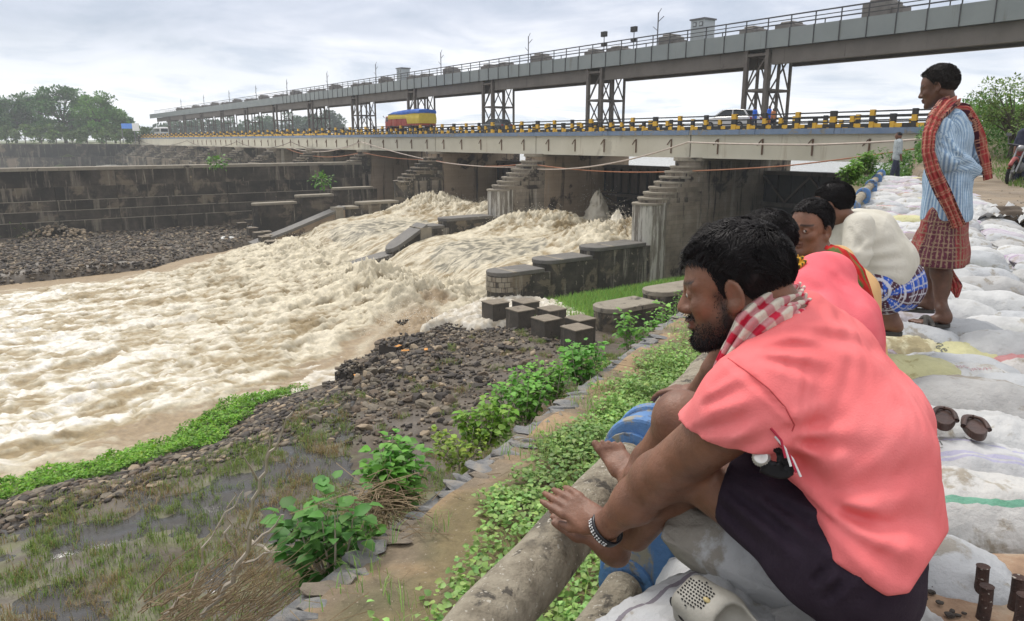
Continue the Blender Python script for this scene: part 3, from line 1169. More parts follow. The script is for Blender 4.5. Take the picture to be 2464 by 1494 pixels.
def make_tower(s0, lbl, grp, simple=False):
    e = empty('lattice_tower', ST(s0, -9.2, -1.3), lbl, 'tower', grp)
    tz, bz = 7.14, -1.28
    cols = {}
    for a in (-1.0, 1.0):
        for b in (-7.6, -9.2, -10.8):
            w = 0.32 if b == -7.6 else 0.2
            o = MB()
            sbox(o, s0 + a - w / 2, s0 + a + w / 2, b - w / 2, b + w / 2, bz, tz)
            o.build('column', M_steel, e)
    lv = [bz, 1.4, 4.0, 6.4]
    for z in (1.4, 4.0, 6.75):
        for b in (-7.6, -10.8):
            MB().bar(ST(s0 - 0.9, b, z), ST(s0 + 0.9, b, z), 0.2).build('cross_beam', M_steel, e)
        for a in (-1.0, 1.0):
            MB().bar(ST(s0 + a, -7.75, z), ST(s0 + a, -10.7, z), 0.18).build('side_beam', M_steel, e)
    if not simple:
        for i, (z0, z1) in enumerate(((-1.0, 1.4), (1.4, 4.0), (4.0, 6.7))):
            for a in (-1.0, 1.0):
                MB().bar(ST(s0 + a, -7.7, z0), ST(s0 + a, -9.15, z1), 0.1).build('brace', M_steel, e)
                MB().bar(ST(s0 + a, -9.25, z1), ST(s0 + a, -10.75, z0), 0.1).build('brace', M_steel, e)
            for b in (-7.65, -10.75):
                sgn = 1 if i % 2 else -1
                MB().bar(ST(s0 - 0.9 * sgn, b, z0), ST(s0 + 0.9 * sgn, b, z1), 0.1).build('brace', M_steel, e)
    return e


names = ['lattice tower right of centre, standing behind the white car', 'lattice tower on the second pier, between the truck and the car', 'lattice tower just right of the truck', 'lattice tower directly behind the blue and yellow truck']
for i, s in enumerate(PIERS[:12]):
    make_tower(s, names[i] if i < 4 else 'distant lattice tower of the gantry, the %s from the right' % (a_ord[i + 1]), 'gantry towers' if i < 4 else 'distant gantry towers', i > 5)

M_hoist = mat('hoist_housing', [(0.15, 0.14, 0.13), (0.21, 0.20, 0.19)], scale=2, rough=0.8)
M_cab = mat('cabin_paint', [(0.36, 0.40, 0.42), (0.42, 0.46, 0.48)], scale=1, rough=0.6)
M_lamp = mat('lamp_steel', [(0.09, 0.09, 0.10), (0.13, 0.13, 0.14)], scale=2, rough=0.5)


def hoist(s, w, h, lbl, grp):
    e = empty('hoist_housing', ST(s, -9, 8.5), lbl, 'hoist', grp)
    mb = MB()
    sbox(mb, s - w / 2, s + w / 2, -10, -8.1, 8.5, 8.5 + h)
    bevel(mb.build('casing', M_hoist, e), 0.06, 1)
    mb = MB()
    sbox(mb, s - w * 0.36, s + w * 0.3, -9.8, -8.3, 8.5 + h, 8.5 + h + 0.2)
    bevel(mb.build('cover', M_hoist, e), 0.08, 1)
    mb = MB()
    sbox(mb, s - w * 0.9, s - w * 0.5, -9.6, -8.4, 8.5, 8.5 + h * 0.55)
    mb.build('motor_box', M_hoist, e)


for i in range(11):
    q = SPAN * i
    hoist(q - 1.9, 1.7, 0.45, 'low machinery crate on the gantry just right of tower %s' % ['one', 'two', 'three', 'four', 'five', 'six', 'seven', 'eight', 'nine', 'ten', 'eleven'][i], 'low crates on the gantry')
    hoist(q + 1.6, 1.5, 0.5, 'low machinery crate on the gantry just left of tower %s counted from the right' % ['one', 'two', 'three', 'four', 'five', 'six', 'seven', 'eight', 'nine', 'ten', 'eleven'][i], 'low crates on the gantry')
    hoist(q + 10.6, 1.6, 0.85, 'taller hoist box at mid span on the gantry, span %s from the right' % ['two', 'three', 'four', 'five', 'six', 'seven', 'eight', 'nine', 'ten', 'eleven', 'twelve'][i], 'mid span hoist boxes')
hoist(-9.2, 2.0, 1.1, 'largest hoist box, on the gantry near the upper right corner', None)


def cabin(s, lbl):
    e = empty('control_cabin', ST(s, -8.6, 8.5), lbl, 'cabin')
    mb = MB()
    sbox(mb, s - 0.75, s + 0.75, -9.3, -7.9, 8.5, 10.25)
    mb.build('cabin_body', M_cab, e)
    mb = MB()
    sbox(mb, s - 0.85, s + 0.85, -9.4, -7.8, 10.25, 10.38)
    mb.build('cabin_roof', M_lamp, e)
    for a in (-0.38, 0.32):
        mb = MB()
        sbox(mb, s + a - 0.2, s + a + 0.2, -7.9, -7.86, 9.7, 10.08)
        f = mb.build('porthole', M_lamp, e)
        mb = MB()
        sbox(mb, s + a - 0.13, s + a + 0.13, -7.87, -7.84, 9.77, 10.01)
        mb.build('glass', M_cab, f)


cabin(6.6, 'grey control cabin with two small windows on the gantry')
cabin(62.0, 'small distant control cabin on the gantry above the truck side of the dam')


def lamp_post(s, lbl, h=2.9):
    e = empty('lamp_post', ST(s, -7.6, 8.5), lbl, 'lamp post', 'bare branched lamp posts on the gantry')
    MB().tube([ST(s, -7.62, 8.5), ST(s, -7.62, 8.5 + h)], 0.06, 6).build('pole', M_lamp, e)
    MB().tube([ST(s, -7.62, 8.5 + h * 0.72), ST(s - 0.7, -7.62, 8.5 + h * 0.86)], 0.035, 5).build('arm', M_lamp, e)
    MB().tube([ST(s, -7.62, 8.5 + h - 0.1), ST(s - 0.35, -7.62, 8.5 + h + 0.3)], 0.03, 5).build('arm', M_lamp, e)
    MB().tube([ST(s, -7.62, 8.5 + h * 0.45), ST(s + 0.6, -7.62, 8.5 + h * 0.6)], 0.03, 5).build('arm', M_lamp, e)


for i, s in enumerate([11.0, 30.5, 49.6, 69, 88, 108, 127, 147, 170, 195]):
    lamp_post(s, 'bare branched lamp post on the gantry, number %s from the right' % ['one', 'two', 'three', 'four', 'five', 'six', 'seven', 'eight', 'nine', 'ten'][i])


def flood(s, lbl, tilt):
    e = empty('floodlight', ST(s, -7.5, 8.5), lbl, 'floodlight')
    MB().tube([ST(s, -7.5, 8.5), ST(s, -7.5, 10.0)], 0.045, 6).build('stand', M_lamp, e)
    mb = MB()
    sbox(mb, s - 0.34, s + 0.3, -7.62, -7.3, 10.02, 10.5)
    mb.build('lamp_head', M_blk, e)
    mb = MB()
    sbox(mb, s - 0.24, s + 0.24, -7.6, -7.3, 9.15, 9.4)
    mb.build('control_box', M_blk, e)


flood(18.0, 'black floodlight on a stand, the left one of the pair on the gantry', 0)
flood(13.9, 'black floodlight on a stand, the right one of the pair on the gantry', 0)

# ------------------------------------------------------------------ baffle blocks
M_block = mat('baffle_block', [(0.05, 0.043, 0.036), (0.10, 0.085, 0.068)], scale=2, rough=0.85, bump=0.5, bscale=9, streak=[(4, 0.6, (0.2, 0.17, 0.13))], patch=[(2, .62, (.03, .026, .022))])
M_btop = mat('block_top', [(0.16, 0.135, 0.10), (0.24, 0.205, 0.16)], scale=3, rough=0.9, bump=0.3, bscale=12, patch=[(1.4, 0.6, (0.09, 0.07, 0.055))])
NB = [(1192, 725, 'nearest the foam, at the foot of the divider wall'), (1265, 723, 'back row, touching the divider wall shadow'), (1252, 742, 'second in the front row from the foam'),
      (1328, 741, 'back row, before the pale puddle'), (1315, 764, 'middle of the front row, white stain on top'), (1397, 764, 'back row, right end beside the grass'), (1388, 786, 'front row, nearest the leafy shoots')]


def block(px, py, rel, lbl, grp, size=1.28, h=1.5):
    c = atz(px, py, rel)
    yaw = math.radians(-36 + 4) if size > 1 else math.radians(-36)
    ax = np.array([BD[0], BD[1], 0])
    ay = np.array([UD[0], UD[1], 0])
    e = empty('concrete_block', (c[0], c[1], c[2] - h), lbl, 'block', grp)
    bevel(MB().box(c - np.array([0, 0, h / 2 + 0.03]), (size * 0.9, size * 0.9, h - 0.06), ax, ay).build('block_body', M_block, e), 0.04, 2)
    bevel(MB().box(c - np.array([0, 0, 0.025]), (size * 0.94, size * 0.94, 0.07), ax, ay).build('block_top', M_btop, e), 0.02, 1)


for x, y, l in NB:
    block(x, y, -9.0, 'dark concrete baffle block, ' + l, 'large baffle blocks in the near foam', 1.28, 1.7)
for j, (x, y) in enumerate([(557, 520), (577, 515), (568, 526), (590, 519), (581, 535), (598, 527), (607, 547), (622, 558), (639, 556), (636, 568), (651, 564), (652, 579)]):
    block(x, y, -9.7, 'far brown baffle block left of the low stepped-coping wall, %s' % ['back left of the cluster', 'rearmost of the cluster', 'second row left', 'rear right beside the wall', 'middle of the upper group', 'upper group, touching the wall', 'by the little waterfall', 'left of the lower group', 'rear of the lower group', 'centre of the lower group', 'right of the lower group', 'lowest one, nearest the river'][j], 'far baffle blocks', 1.15, 1.5)

# ------------------------------------------------------------------ hoses slung under the bridge
M_hose = mat('hose', [(0.42, 0.34, 0.28), (0.55, 0.48, 0.42)], scale=3, rough=0.7)
M_hose2 = mat('orange_hose', [(0.34, 0.13, 0.06), (0.45, 0.2, 0.11)], scale=3, rough=0.7)
M_cable = mat('dark_cable', [(0.10, 0.07, 0.055), (0.15, 0.11, 0.09)], scale=3, rough=0.7)


def sag(pts, n=14, dip=1.0):
    out = []
    for i in range(len(pts) - 1):
        a, b = pts[i], pts[i + 1]
        for k in range(n):
            f = k / n
            q = a + (b - a) * f
            q = q.copy()
            q[2] -= dip * 4 * f * (1 - f) * pts_d[i]
            out.append(q)
    out.append(pts[-1])
    return out


def hose(name, lbl, pxs, m, r, ys, dips):
    global pts_d
    pts_d = dips
    pts = [aty(x, y, Y) for (x, y), Y in zip(pxs, ys)]
    o = MB().tube(sag(pts), r, 7).build(name, m, smooth=True)
    tag(o, lbl, 'hose')


def yl(x):  # forward distance of the bridge's near face at this bearing, one pace in front
    r = (x - 1232) / 1807
    s = (13.8 - 58 * r) / (0.593 + 0.805 * r)
    return 58 + 0.805 * s - 1.2


def hs(name, lbl, pxs, m, r, dips):
    hose(name, lbl, pxs, m, r, [yl(x) for x, _ in pxs], dips)


hs('slung_hose', 'thick pale hose hanging in loops along the bridge girder', [(700, 355), (868, 341), (1010, 380), (1240, 402), (1655, 342), (1950, 348), (2225, 334)], M_hose, 0.06, [1.0, 0.1, 0.3, 0.9, 0.05, 0.05])
hs('slung_hose', 'thin orange hose sagging lowest across the pier faces', [(690, 357), (870, 366), (1040, 384), (1270, 393), (1640, 412), (1900, 398), (2240, 352)], M_hose2, 0.045, [1.0, 0.3, 0.5, 0.35, 0.05, 0.05])
hs('slung_hose', 'dark cable drooping over the left bridge spans', [(330, 335), (450, 338), (570, 340), (700, 341), (868, 340)], M_cable, 0.055, [1.6, 1.5, 1.2, 1.3])
# ------------------------------------------------------------------ stones
def ico(n=0):
    t = (1 + 5 ** 0.5) / 2
    V = [(-1, t, 0), (1, t, 0), (-1, -t, 0), (1, -t, 0), (0, -1, t), (0, 1, t), (0, -1, -t), (0, 1, -t), (t, 0, -1), (t, 0, 1), (-t, 0, -1), (-t, 0, 1)]
    F = [(0, 11, 5), (0, 5, 1), (0, 1, 7), (0, 7, 10), (0, 10, 11), (1, 5, 9), (5, 11, 4), (11, 10, 2), (10, 7, 6), (7, 1, 8), (3, 9, 4), (3, 4, 2),
         (3, 2, 6), (3, 6, 8), (3, 8, 9), (4, 9, 5), (2, 4, 11), (6, 2, 10), (8, 6, 7), (9, 8, 1)]
    V = [np.array(v) / np.linalg.norm(v) for v in V]
    for _ in range(n):
        c, F2 = {}, []

        def mid(a, b):
            k = (min(a, b), max(a, b))
            if k not in c:
                m = V[a] + V[b]
                V.append(m / np.linalg.norm(m))
                c[k] = len(V) - 1
            return c[k]
        for a, b, d in F:
            x, y, z = mid(a, b), mid(b, d), mid(d, a)
            F2 += [(a, x, z), (b, y, x), (d, z, y), (x, y, z)]
        F = F2
    return np.array(V), np.array(F)


def rock_shapes(k, n, rough=0.28):
    out = []
    for i in range(k):
        V, F = ico(n)
        r = 1 + rough * pnoise(V[:, 0] * 1.1 + 9 * i, V[:, 1] * 1.1, V[:, 2] * 1.1) + 0.5 * rough * pnoise(V[:, 0] * 2.7 + 5 * i, V[:, 1] * 2.7, V[:, 2] * 2.7)
        W = V * r[:, None]
        # chop flat facets
        for _ in range(6):
            d = rng.normal(size=3)
            d /= np.linalg.norm(d)
            h = W @ d
            W = W - np.clip(h - 0.58, 0, 9)[:, None] * d
        out.append((W, F))
    return out


SH0, SH1 = rock_shapes(10, 0, 0.35), rock_shapes(10, 1, 0.4)


def rotz(a):
    c, s = np.cos(a), np.sin(a)
    z, o = np.zeros_like(c), np.ones_like(c)
    return np.stack([np.stack([c, -s, z], -1), np.stack([s, c, z], -1), np.stack([z, z, o], -1)], -2)


def rand_rot(n, tilt, yaw=None, yvar=3.14):
    y = (rng.uniform(-yvar, yvar, n) if yaw is None else yaw + rng.uniform(-yvar, yvar, n))
    tx, ty = rng.normal(0, tilt, n), rng.normal(0, tilt, n)
    Z = rotz(y)
    c, s = np.cos(tx), np.sin(tx)
    o, z = np.ones(n), np.zeros(n)
    RX = np.stack([np.stack([o, z, z], -1), np.stack([z, c, -s], -1), np.stack([z, s, c], -1)], -2)
    c, s = np.cos(ty), np.sin(ty)
    RY = np.stack([np.stack([c, z, s], -1), np.stack([z, o, z], -1), np.stack([-s, z, c], -1)], -2)
    return Z @ RX @ RY


def merge(shapes, pos, R, scale, cols=None):
    n = len(pos)
    pick = rng.integers(0, len(shapes), n)
    Vs, Fs, Cs, k = [], [], [], 0
    for j, (V, F) in enumerate(shapes):
        m = np.where(pick == j)[0]
        if not len(m):
            continue
        W = np.einsum('nij,nvj->nvi', R[m], V[None] * scale[m][:, None, :]) + pos[m][:, None, :]
        nv = len(V)
        Vs.append(W.reshape(-1, 3))
        Fs.append((F[None] + (np.arange(len(m)) * nv)[:, None, None] + k).reshape(-1, F.shape[1]))
        if cols is not None:
            Cs.append(np.repeat(cols[m], nv, 0))
        k += nv * len(m)
    return np.concatenate(Vs), np.concatenate(Fs), (np.concatenate(Cs) if cols is not None else None)


M_stone = mat('bank_stone', [(0.1, 0.09, 0.08)], scale=3, attr='Col', rough=0.75, bump=0.5, bscale=14)
M_stone1 = [mat('stone_%s' % n, [c], scale=4, rough=0.8, bump=0.5, bscale=14) for n, c in
            (('dark', (0.045, 0.037, 0.031)), ('grey', (0.165, 0.14, 0.105)), ('tan', (0.28, 0.22, 0.15)), ('brown', (0.115, 0.086, 0.06)))]


def project_w(p):
    d = p - np.array([0, 0, CAMZ])
    w = d[..., 1] * CP - d[..., 2] * SP
    return w


def stones(name, pts, sz, flat, yaw, yvar, tilt, palette, pr, n_single, parent, singles=SH1, lift=0.3):
    """the largest-looking stones are parts of their own, the rest one heap of stuff"""
    n = len(pts)
    R = rand_rot(n, tilt, yaw, yvar)
    sc = sz[:, None] * np.stack([rng.uniform(0.8, 1.35, n), rng.uniform(0.6, 0.95, n), flat * rng.uniform(0.7, 1.25, n)], -1)
    pts = pts + np.array([0, 0, 1.0]) * (sc[:, 2:] * lift)
    px, py, w = to_px(pts)
    vis = (px > -20) & (px < 2484) & (py < 1510) & (w > 0)
    size = np.where(vis, sz / w, 0)
    order = np.argsort(-size)
    pal = rng.choice(len(palette), n, p=pr)
    col = np.array(palette)[pal] * rng.uniform(0.75, 1.25, (n, 1))
    head, rest = order[:n_single], order[n_single:]
    shared = []
    for j in range(6):
        V, F = singles[j]
        for mi in range(4):
            me = bpy.data.meshes.new('stone_mesh')
            me.from_pydata(V.tolist(), [], F.tolist())
            me.materials.append(M_stone1[mi])
            shared.append(me)
    basep = wloc(parent)
    lum = [0.035, 0.13, 0.22, 0.085]
    for i in head:
        mi = int(np.argmin([abs(l - col[i].mean()) for l in lum]))
        o = bpy.data.objects.new(name, shared[int(rng.integers(0, 6)) * 4 + mi])
        o.parent = parent
        M = Matrix(R[i].tolist()).to_4x4()
        M.translation = Vector((pts[i] - basep).tolist())
        o.matrix_local = M @ Matrix.Diagonal(Vector((*sc[i].tolist(), 1)))
        COL.objects.link(o)
    if len(rest):
        V, F, C = merge(SH0, pts[rest], R[rest], sc[rest], col[rest])
        o = mesh(name + '_mass', V, F, M_stone, parent, cols=C)
        o['kind'] = 'stuff'


def ground_pts(xy):
    z = ground_rel(xy[:, 0], xy[:, 1]) + CAMZ
    return np.column_stack([xy, z])


def scatter_box(n, x0, x1, y0, y1):
    return np.column_stack([rng.uniform(x0, x1, n), rng.uniform(y0, y1, n)])


PAL = [(0.042, 0.034, 0.028), (0.095, 0.078, 0.058), (0.19, 0.155, 0.11), (0.31, 0.24, 0.16), (0.12, 0.086, 0.058)]
yawb = math.atan2(NEAR[5][1] - NEAR[2][1], NEAR[5][0] - NEAR[2][0])
xy = scatter_box(60000, -24, 6, 16, 46)
dn = pdist(xy[:, 0], xy[:, 1], NEAR)
px, py, w = to_px(ground_pts(xy))
nsx = fbm(xy[:, 0] * 0.5, xy[:, 1] * 0.5, 7.0, 3)
strip = (dn > 1.6) & (dn < 5.6 + 0.7 * nsx) & (px < 830) & (px > -60)
heap = (dn > 0.05) & (dn < 10.5 + 2 * nsx) & (px >= 780) & (px < 1460) & (xy[:, 1] > 23)
s_k, t_k = toST(xy[:, 0], xy[:, 1])
heap &= ~((t_k < 21) & (s_k < 3)) & (rng.uniform(0, 1, len(xy)) < 1.05 - 0.075 * dn)
gab = empty('gabion_bank', (*NEAR[6], CAMZ - 11), 'dark gabion stone bank along the near edge of the river', 'stone bank')
g1 = ground_pts(xy[strip])
g1 = g1[:5200]
stones('gabion_stone', g1, 0.07 + 0.16 * rng.uniform(0, 1, len(g1)) ** 1.8, 0.42, yawb, 0.35, 0.16, PAL, [0.38, 0.27, 0.15, 0.08, 0.12], 130, gab)
g2 = ground_pts(xy[heap])[:5200]
d2 = pdist(g2[:, 0], g2[:, 1], NEAR)
sz2 = 0.06 + 0.13 * rng.uniform(0, 1, len(g2)) ** 2.2 + (rng.uniform(0, 1, len(g2)) < 0.06) * rng.uniform(0.05, 0.2, len(g2))
stones('gabion_stone', g2, sz2, 0.6, None, 3.1, 0.3, PAL, [0.42, 0.26, 0.14, 0.06, 0.12], 110, gab)
# big grey rocks
rk = empty('rock_heap', tuple(atz(1060, 975, -10.1)), 'heap of grey angular rocks in the middle of the near bank', 'rocks')
cen = [(1180, 905, 60), (900, 930, 60), (1060, 975, 60), (990, 960, 45), (1110, 960, 40), (930, 1000, 50), (860, 985, 40), (1080, 1000, 35), (1190, 850, 40), (1010, 905, 50), (1240, 890, 35), (760, 1010, 30), (960, 925, 50), (1120, 1010, 30)]
pp = []
for cx, cy, r in cen:
    for _ in range(20):
        q = atz(cx + rng.normal(0, r * 0.6), cy + rng.normal(0, r * 0.32), -10.25)
        q[2] += rng.uniform(0, 0.18)
        pp.append(q)
pp = np.array(pp)
stones('rock', pp, 0.10 + 0.28 * rng.uniform(0, 1, len(pp)) ** 1.5, 0.75, None, 3.1, 0.4, [(0.16, 0.135, 0.10), (0.21, 0.175, 0.13), (0.115, 0.098, 0.073)], [0.45, 0.35, 0.2], 156, rk)
# dark stacked baskets at the water's edge
for q, (px0, py0, sx, sy, sz_, l) in enumerate([(965, 838, 2.3, 1.3, 0.8, 'dark collapsed gabion basket with orange rags on its top'), (1075, 812, 2.1, 1.3, 0.8, 'dark gabion basket with green moss on top beside the small fall'),
                                                (840, 888, 1.5, 0.9, 0.45, 'small dark gabion basket jutting into the foam'), (1008, 778, 2.6, 0.8, 0.45, 'black broken wall stub standing in the foam')]):
    c = atz(px0, py0, -10.6 if q < 3 else -10.55)
    gbk = empty('gabion_basket', c, l, 'gabion')
    n = 260
    loc = np.column_stack([rng.uniform(-sx / 2, sx / 2, n), rng.uniform(-sy / 2, sy / 2, n), rng.uniform(-0.6, sz_ - 0.25, n)])
    Rz = rotz(np.array([yawb + 0.15 * q if q < 3 else 0.1]))[0]
    MB().box(c + np.array([0, 0, sz_ / 2 - 0.55]), (sx * 0.92, sy * 0.9, sz_ + 0.25), Rz[:, 0], Rz[:, 1]).build('core', M_stone1[0], gbk)
    pts = c + loc @ Rz.T
    stones('stone', pts, rng.uniform(0.09, 0.17, n), 0.6, None, 3, 0.3, PAL[:3], [0.45, 0.38, 0.17], 20, gbk)
# the far bank: terraces of dark stone
lb = empty('left_gabion_bank', (*LEFT[3], CAMZ - 11), 'broad dark stone bank below the long wall on the far side of the river', 'stone bank')
xy = scatter_box(60000, -52, -8, 50, 96)
s_k, t_k = toST(xy[:, 0], xy[:, 1])
dl = -pdist(xy[:, 0], xy[:, 1], LEFT)
px, py, w = to_px(ground_pts(xy))
ok = (dl > 0.1) & (s_k < 3 * SPAN - 2.3) & (px > -40) & (px < 700) & (rng.uniform(0, 1, len(xy)) < 0.9 * (1 - 0.5 * sstep(380, 560, px)))
g3 = ground_pts(xy[ok])[:9000]
g3[:, 2] += 0.16 * np.floor(-pdist(g3[:, 0], g3[:, 1], LEFT) / 3.0) * 0 + 0.0
stones('gabion_stone', g3, 0.10 + 0.22 * rng.uniform(0, 1, len(g3)) ** 2, 0.5, None, 3.1, 0.25, PAL, [0.42, 0.27, 0.14, 0.05, 0.12], 60, lb)
ph = empty('rubble_pile', tuple(atz(135, 575, -10.5)), 'pile of loose tan rubble against the long dark wall', 'rubble')
c = atz(140, 576, -10.5)
n = 260
r_, th = np.sqrt(rng.uniform(0, 1, n)) * 4.2, rng.uniform(0, 6.28, n)
pts = np.column_stack([c[0] + r_ * np.cos(th) * 1.15, c[1] + r_ * np.sin(th) * 0.7, c[2] + (1 - r_ / 4.3) * 1.75 * rng.uniform(0.85, 1.05, n)])
stones('rubble_stone', pts, rng.uniform(0.16, 0.32, n), 0.7, None, 3, 0.4, [(0.24, 0.20, 0.16), (0.33, 0.25, 0.18), (0.15, 0.13, 0.11)], [0.5, 0.3, 0.2], 200, ph)
M_litter = mat('litter_cloth', [(0.55, 0.55, 0.53), (0.68, 0.68, 0.66)], scale=3, rough=0.8)
M_orange = mat('orange_rag', [(0.55, 0.24, 0.06), (0.65, 0.33, 0.1)], scale=3, rough=0.85)


def rag(p, s, m, lbl, cat='litter', name='rag', grp=None, amp=0.35):
    n = 9
    u, v = np.meshgrid(np.linspace(-1, 1, n), np.linspace(-1, 1, n), indexing='ij')
    sd = rng.uniform(0, 90)
    e1 = 1 + 0.35 * pnoise(u * 1.3 + sd, v * 1.3, 1)
    x, y = u * s * e1, v * s * 0.6 * e1
    z = s * amp * (0.6 + fbm(u * 1.4 + sd, v * 1.4, 3.0, 3)) * (1 - 0.5 * np.maximum(abs(u), abs(v)) ** 3)
    a = rng.uniform(0, 3)
    V = np.stack([p[0] + x * np.cos(a) - y * np.sin(a), p[1] + x * np.sin(a) + y * np.cos(a), p[2] + z + 0.02], -1)
    o = mesh(name, V.reshape(-1, 3), grid_faces(n, n), m, smooth=True, origin=p)
    md = o.modifiers.new('cloth', 'SOLIDIFY')
    md.thickness = 0.006
    return tag(o, lbl, cat, grp)


for (x, y, s, l) in [(560, 545, 1.3, 'right of the far cluster of blocks'), (585, 552, 1.6, 'spread widest beside the far blocks'), (470, 536, 0.9, 'among the dark stones under the wall footing'), (520, 532, 1.0, 'near the wall footing'),
                     (505, 560, 0.7, 'lower on the far bank'), (640, 541, 0.8, 'at the foot of the low stepped wall'), (548, 575, 0.8, 'just above the foam')]:
    rag(atz(x, y, -10.75), s, M_litter, 'white torn sacking on the dark far bank, ' + l, name='torn_sacking', grp='torn sacking on the far bank')
for (x, y, s, l, z) in [(447, 600, 0.7, 'orange cloth bundle in the middle of the dark far bank', -11), (335, 640, 0.5, 'orange rag just above the water on the far bank', -11.2),
                        (958, 834, 0.17, 'orange rag on the collapsed gabion basket', -9.45), (975, 845, 0.18, 'orange strip of cloth lying lower on the collapsed basket', -9.6), (1025, 842, 0.16, 'orange rag between the two gabion baskets', -9.9), (857, 905, 0.16, 'orange rag on the stones left of the baskets', -10.4)]:
    rag(atz(x, y, z), s, M_orange, l, name='orange_rag')

# ------------------------------------------------------------------ leaves and grass
LEAFV = np.array([(0, 0, 0), (.22, .40, .10), (.62, .34, .07), (1, 0, -.16), (.5, 0, 0), (.62, -.34, .07), (.22, -.40, .10)])
LEAFF = np.array([(0, 4, 1), (4, 2, 1), (4, 3, 2), (0, 6, 4), (4, 6, 5), (4, 5, 3)])
DIAV = np.array([(0, 0, 0), (.45, .32, .08), (1, 0, -.05), (.45, -.32, .08)])
DIAF = np.array([(0, 2, 1), (0, 3, 2)])


def frames(d, up):
    d = d / (np.linalg.norm(d, axis=1, keepdims=True) + 1e-9)
    y = np.cross(up, d)
    y /= np.linalg.norm(y, axis=1, keepdims=True) + 1e-9
    z = np.cross(d, y)
    return np.stack([d, y, z], -1)


def leaves(name, pos, d, size, cols, m, parent=None, shape=(LEAFV, LEAFF), up=None, **kw):
    n = len(pos)
    up = np.tile([0, 0, 1.0], (n, 1)) + rng.normal(0, 0.25, (n, 3)) if up is None else up
    R = frames(d, up)
    V, F, C = merge([shape], pos, R, np.repeat(np.asarray(size)[:, None], 3, 1), cols)
    return mesh(name, V, F, m, parent, cols=C, **kw)


def leafmat(name, tr=0.35, rough=0.55):
    return mat(name, [(0.1, 0.2, 0.05)], scale=9, attr='Col', rough=rough, trans=tr, spec=0.4)


M_leaf = leafmat('leaf')
M_grass = leafmat('grass_blade', 0.3, 0.7)
M_twig = mat('twig', [(0.34, 0.29, 0.23), (0.48, 0.43, 0.36)], scale=8, rough=0.9)
M_straw = mat('straw', [(0.17, 0.12, 0.07), (0.30, 0.23, 0.14)], scale=8, rough=0.9)
M_bark = mat('bark', [(0.06, 0.05, 0.04), (0.12, 0.10, 0.08)], scale=3, rough=0.95)


def vary(base, n, v=0.25, hue=0.12):
    b = np.array(base)[None] * rng.uniform(1 - v, 1 + v, (n, 1))
    b = b * (1 + rng.normal(0, hue, (n, 3)) * np.array([1.0, 0.4, 0.5]))
    return np.clip(b, 0.004, 0.9)


def blades(name, pos, h, lean, width, cols, m=None, parent=None, kind='stuff'):
    n = len(pos)
    a = rng.uniform(0, 6.283, n)
    ln = rng.uniform(0.1, 1, n) * lean
    dx, dy = np.cos(a), np.sin(a)
    o = np.stack([-dy, dx, np.zeros(n)], -1) * (width / 2)[:, None]
    d = np.stack([dx, dy, np.zeros(n)], -1)
    p0 = pos
    p1 = pos + d * (h * ln * 0.35)[:, None] + np.array([0, 0, 1.0]) * (h * 0.6)[:, None]
    p2 = pos + d * (h * ln)[:, None] + np.array([0, 0, 1.0]) * (h * (1.0 - 0.35 * ln))[:, None]
    V = np.stack([p0 - o, p0 + o, p1 + o * 0.75, p1 - o * 0.75, p2], 1).reshape(-1, 3)
    F = (np.array([(0, 1, 2), (0, 2, 3), (3, 2, 4)])[None] + (np.arange(n) * 5)[:, None, None]).reshape(-1, 3)
    C = np.repeat(cols, 5, 0)
    ob = mesh(name, V, F, m or M_grass, parent, cols=C)
    if kind:
        ob['kind'] = kind
    return ob


# grass on the lower bank
xy = scatter_box(60000, -22, 8, 9, 40)
dn = pdist(xy[:, 0], xy[:, 1], NEAR)
cc = xy @ CD
pn_ = fbm(xy[:, 0] * 0.55 + 5, xy[:, 1] * 0.55, 1.0, 5) * 0.75 - 0.12 + 0.30 * np.exp(-((dn - 7.8) / 1.8) ** 2)
gn = fbm(xy[:, 0] * 1.1, xy[:, 1] * 1.1, 4.0, 3)
pxg, pyg, wg = to_px(ground_pts(xy))
keep = (dn > 4.6) & (cc < -7.9) & ((pxg < 840) | (dn > 11) | (gn > 0.45)) & (gn + rng.uniform(-0.45, 0.35, len(xy)) > -0.22 + 1.1 * np.clip(pn_, -0.2, 1))
tuft = xy[keep]
rep = 7
pos = np.repeat(tuft, rep, 0) + rng.normal(0, 0.06, (len(tuft) * rep, 2))
pos = ground_pts(pos)
dry = fbm(pos[:, 0] * 0.4, pos[:, 1] * 0.4, 12.0, 3)[:, None] + rng.normal(0, 0.25, (len(pos), 1))
col = np.where(dry > 0.18, vary((0.30, 0.23, 0.11), len(pos)), vary((0.19, 0.27, 0.06), len(pos)))
o = blades('bank_grass', pos, rng.uniform(0.08, 0.30, len(pos)), 0.9, rng.uniform(0.008, 0.02, len(pos)), col)
tag(o, 'rough green and straw coloured grass on the wet lower bank', 'grass')
# taller bright grass by the divider wall
n = 24000
ss, tt_ = rng.uniform(-8.6, -1.2, n), rng.uniform(1, 21.5, n)
kp = rng.uniform(0, 1, n) < 0.75 * sstep(22, 14, tt_ + 1.5 * pnoise(ss, tt_ * 0.3)) + 0.06
ss, tt_ = ss[kp], tt_[kp]
q = J0[None] + ss[:, None] * BD - tt_[:, None] * UD
pos = ground_pts(q)
o = blades('tall_grass', pos, rng.uniform(0.3, 0.85, len(pos)), 0.6, rng.uniform(0.03, 0.06, len(pos)), vary((0.24, 0.42, 0.08), len(pos)))
tag(o, 'tall bright green grass in the dry bay beside the divider wall', 'grass')

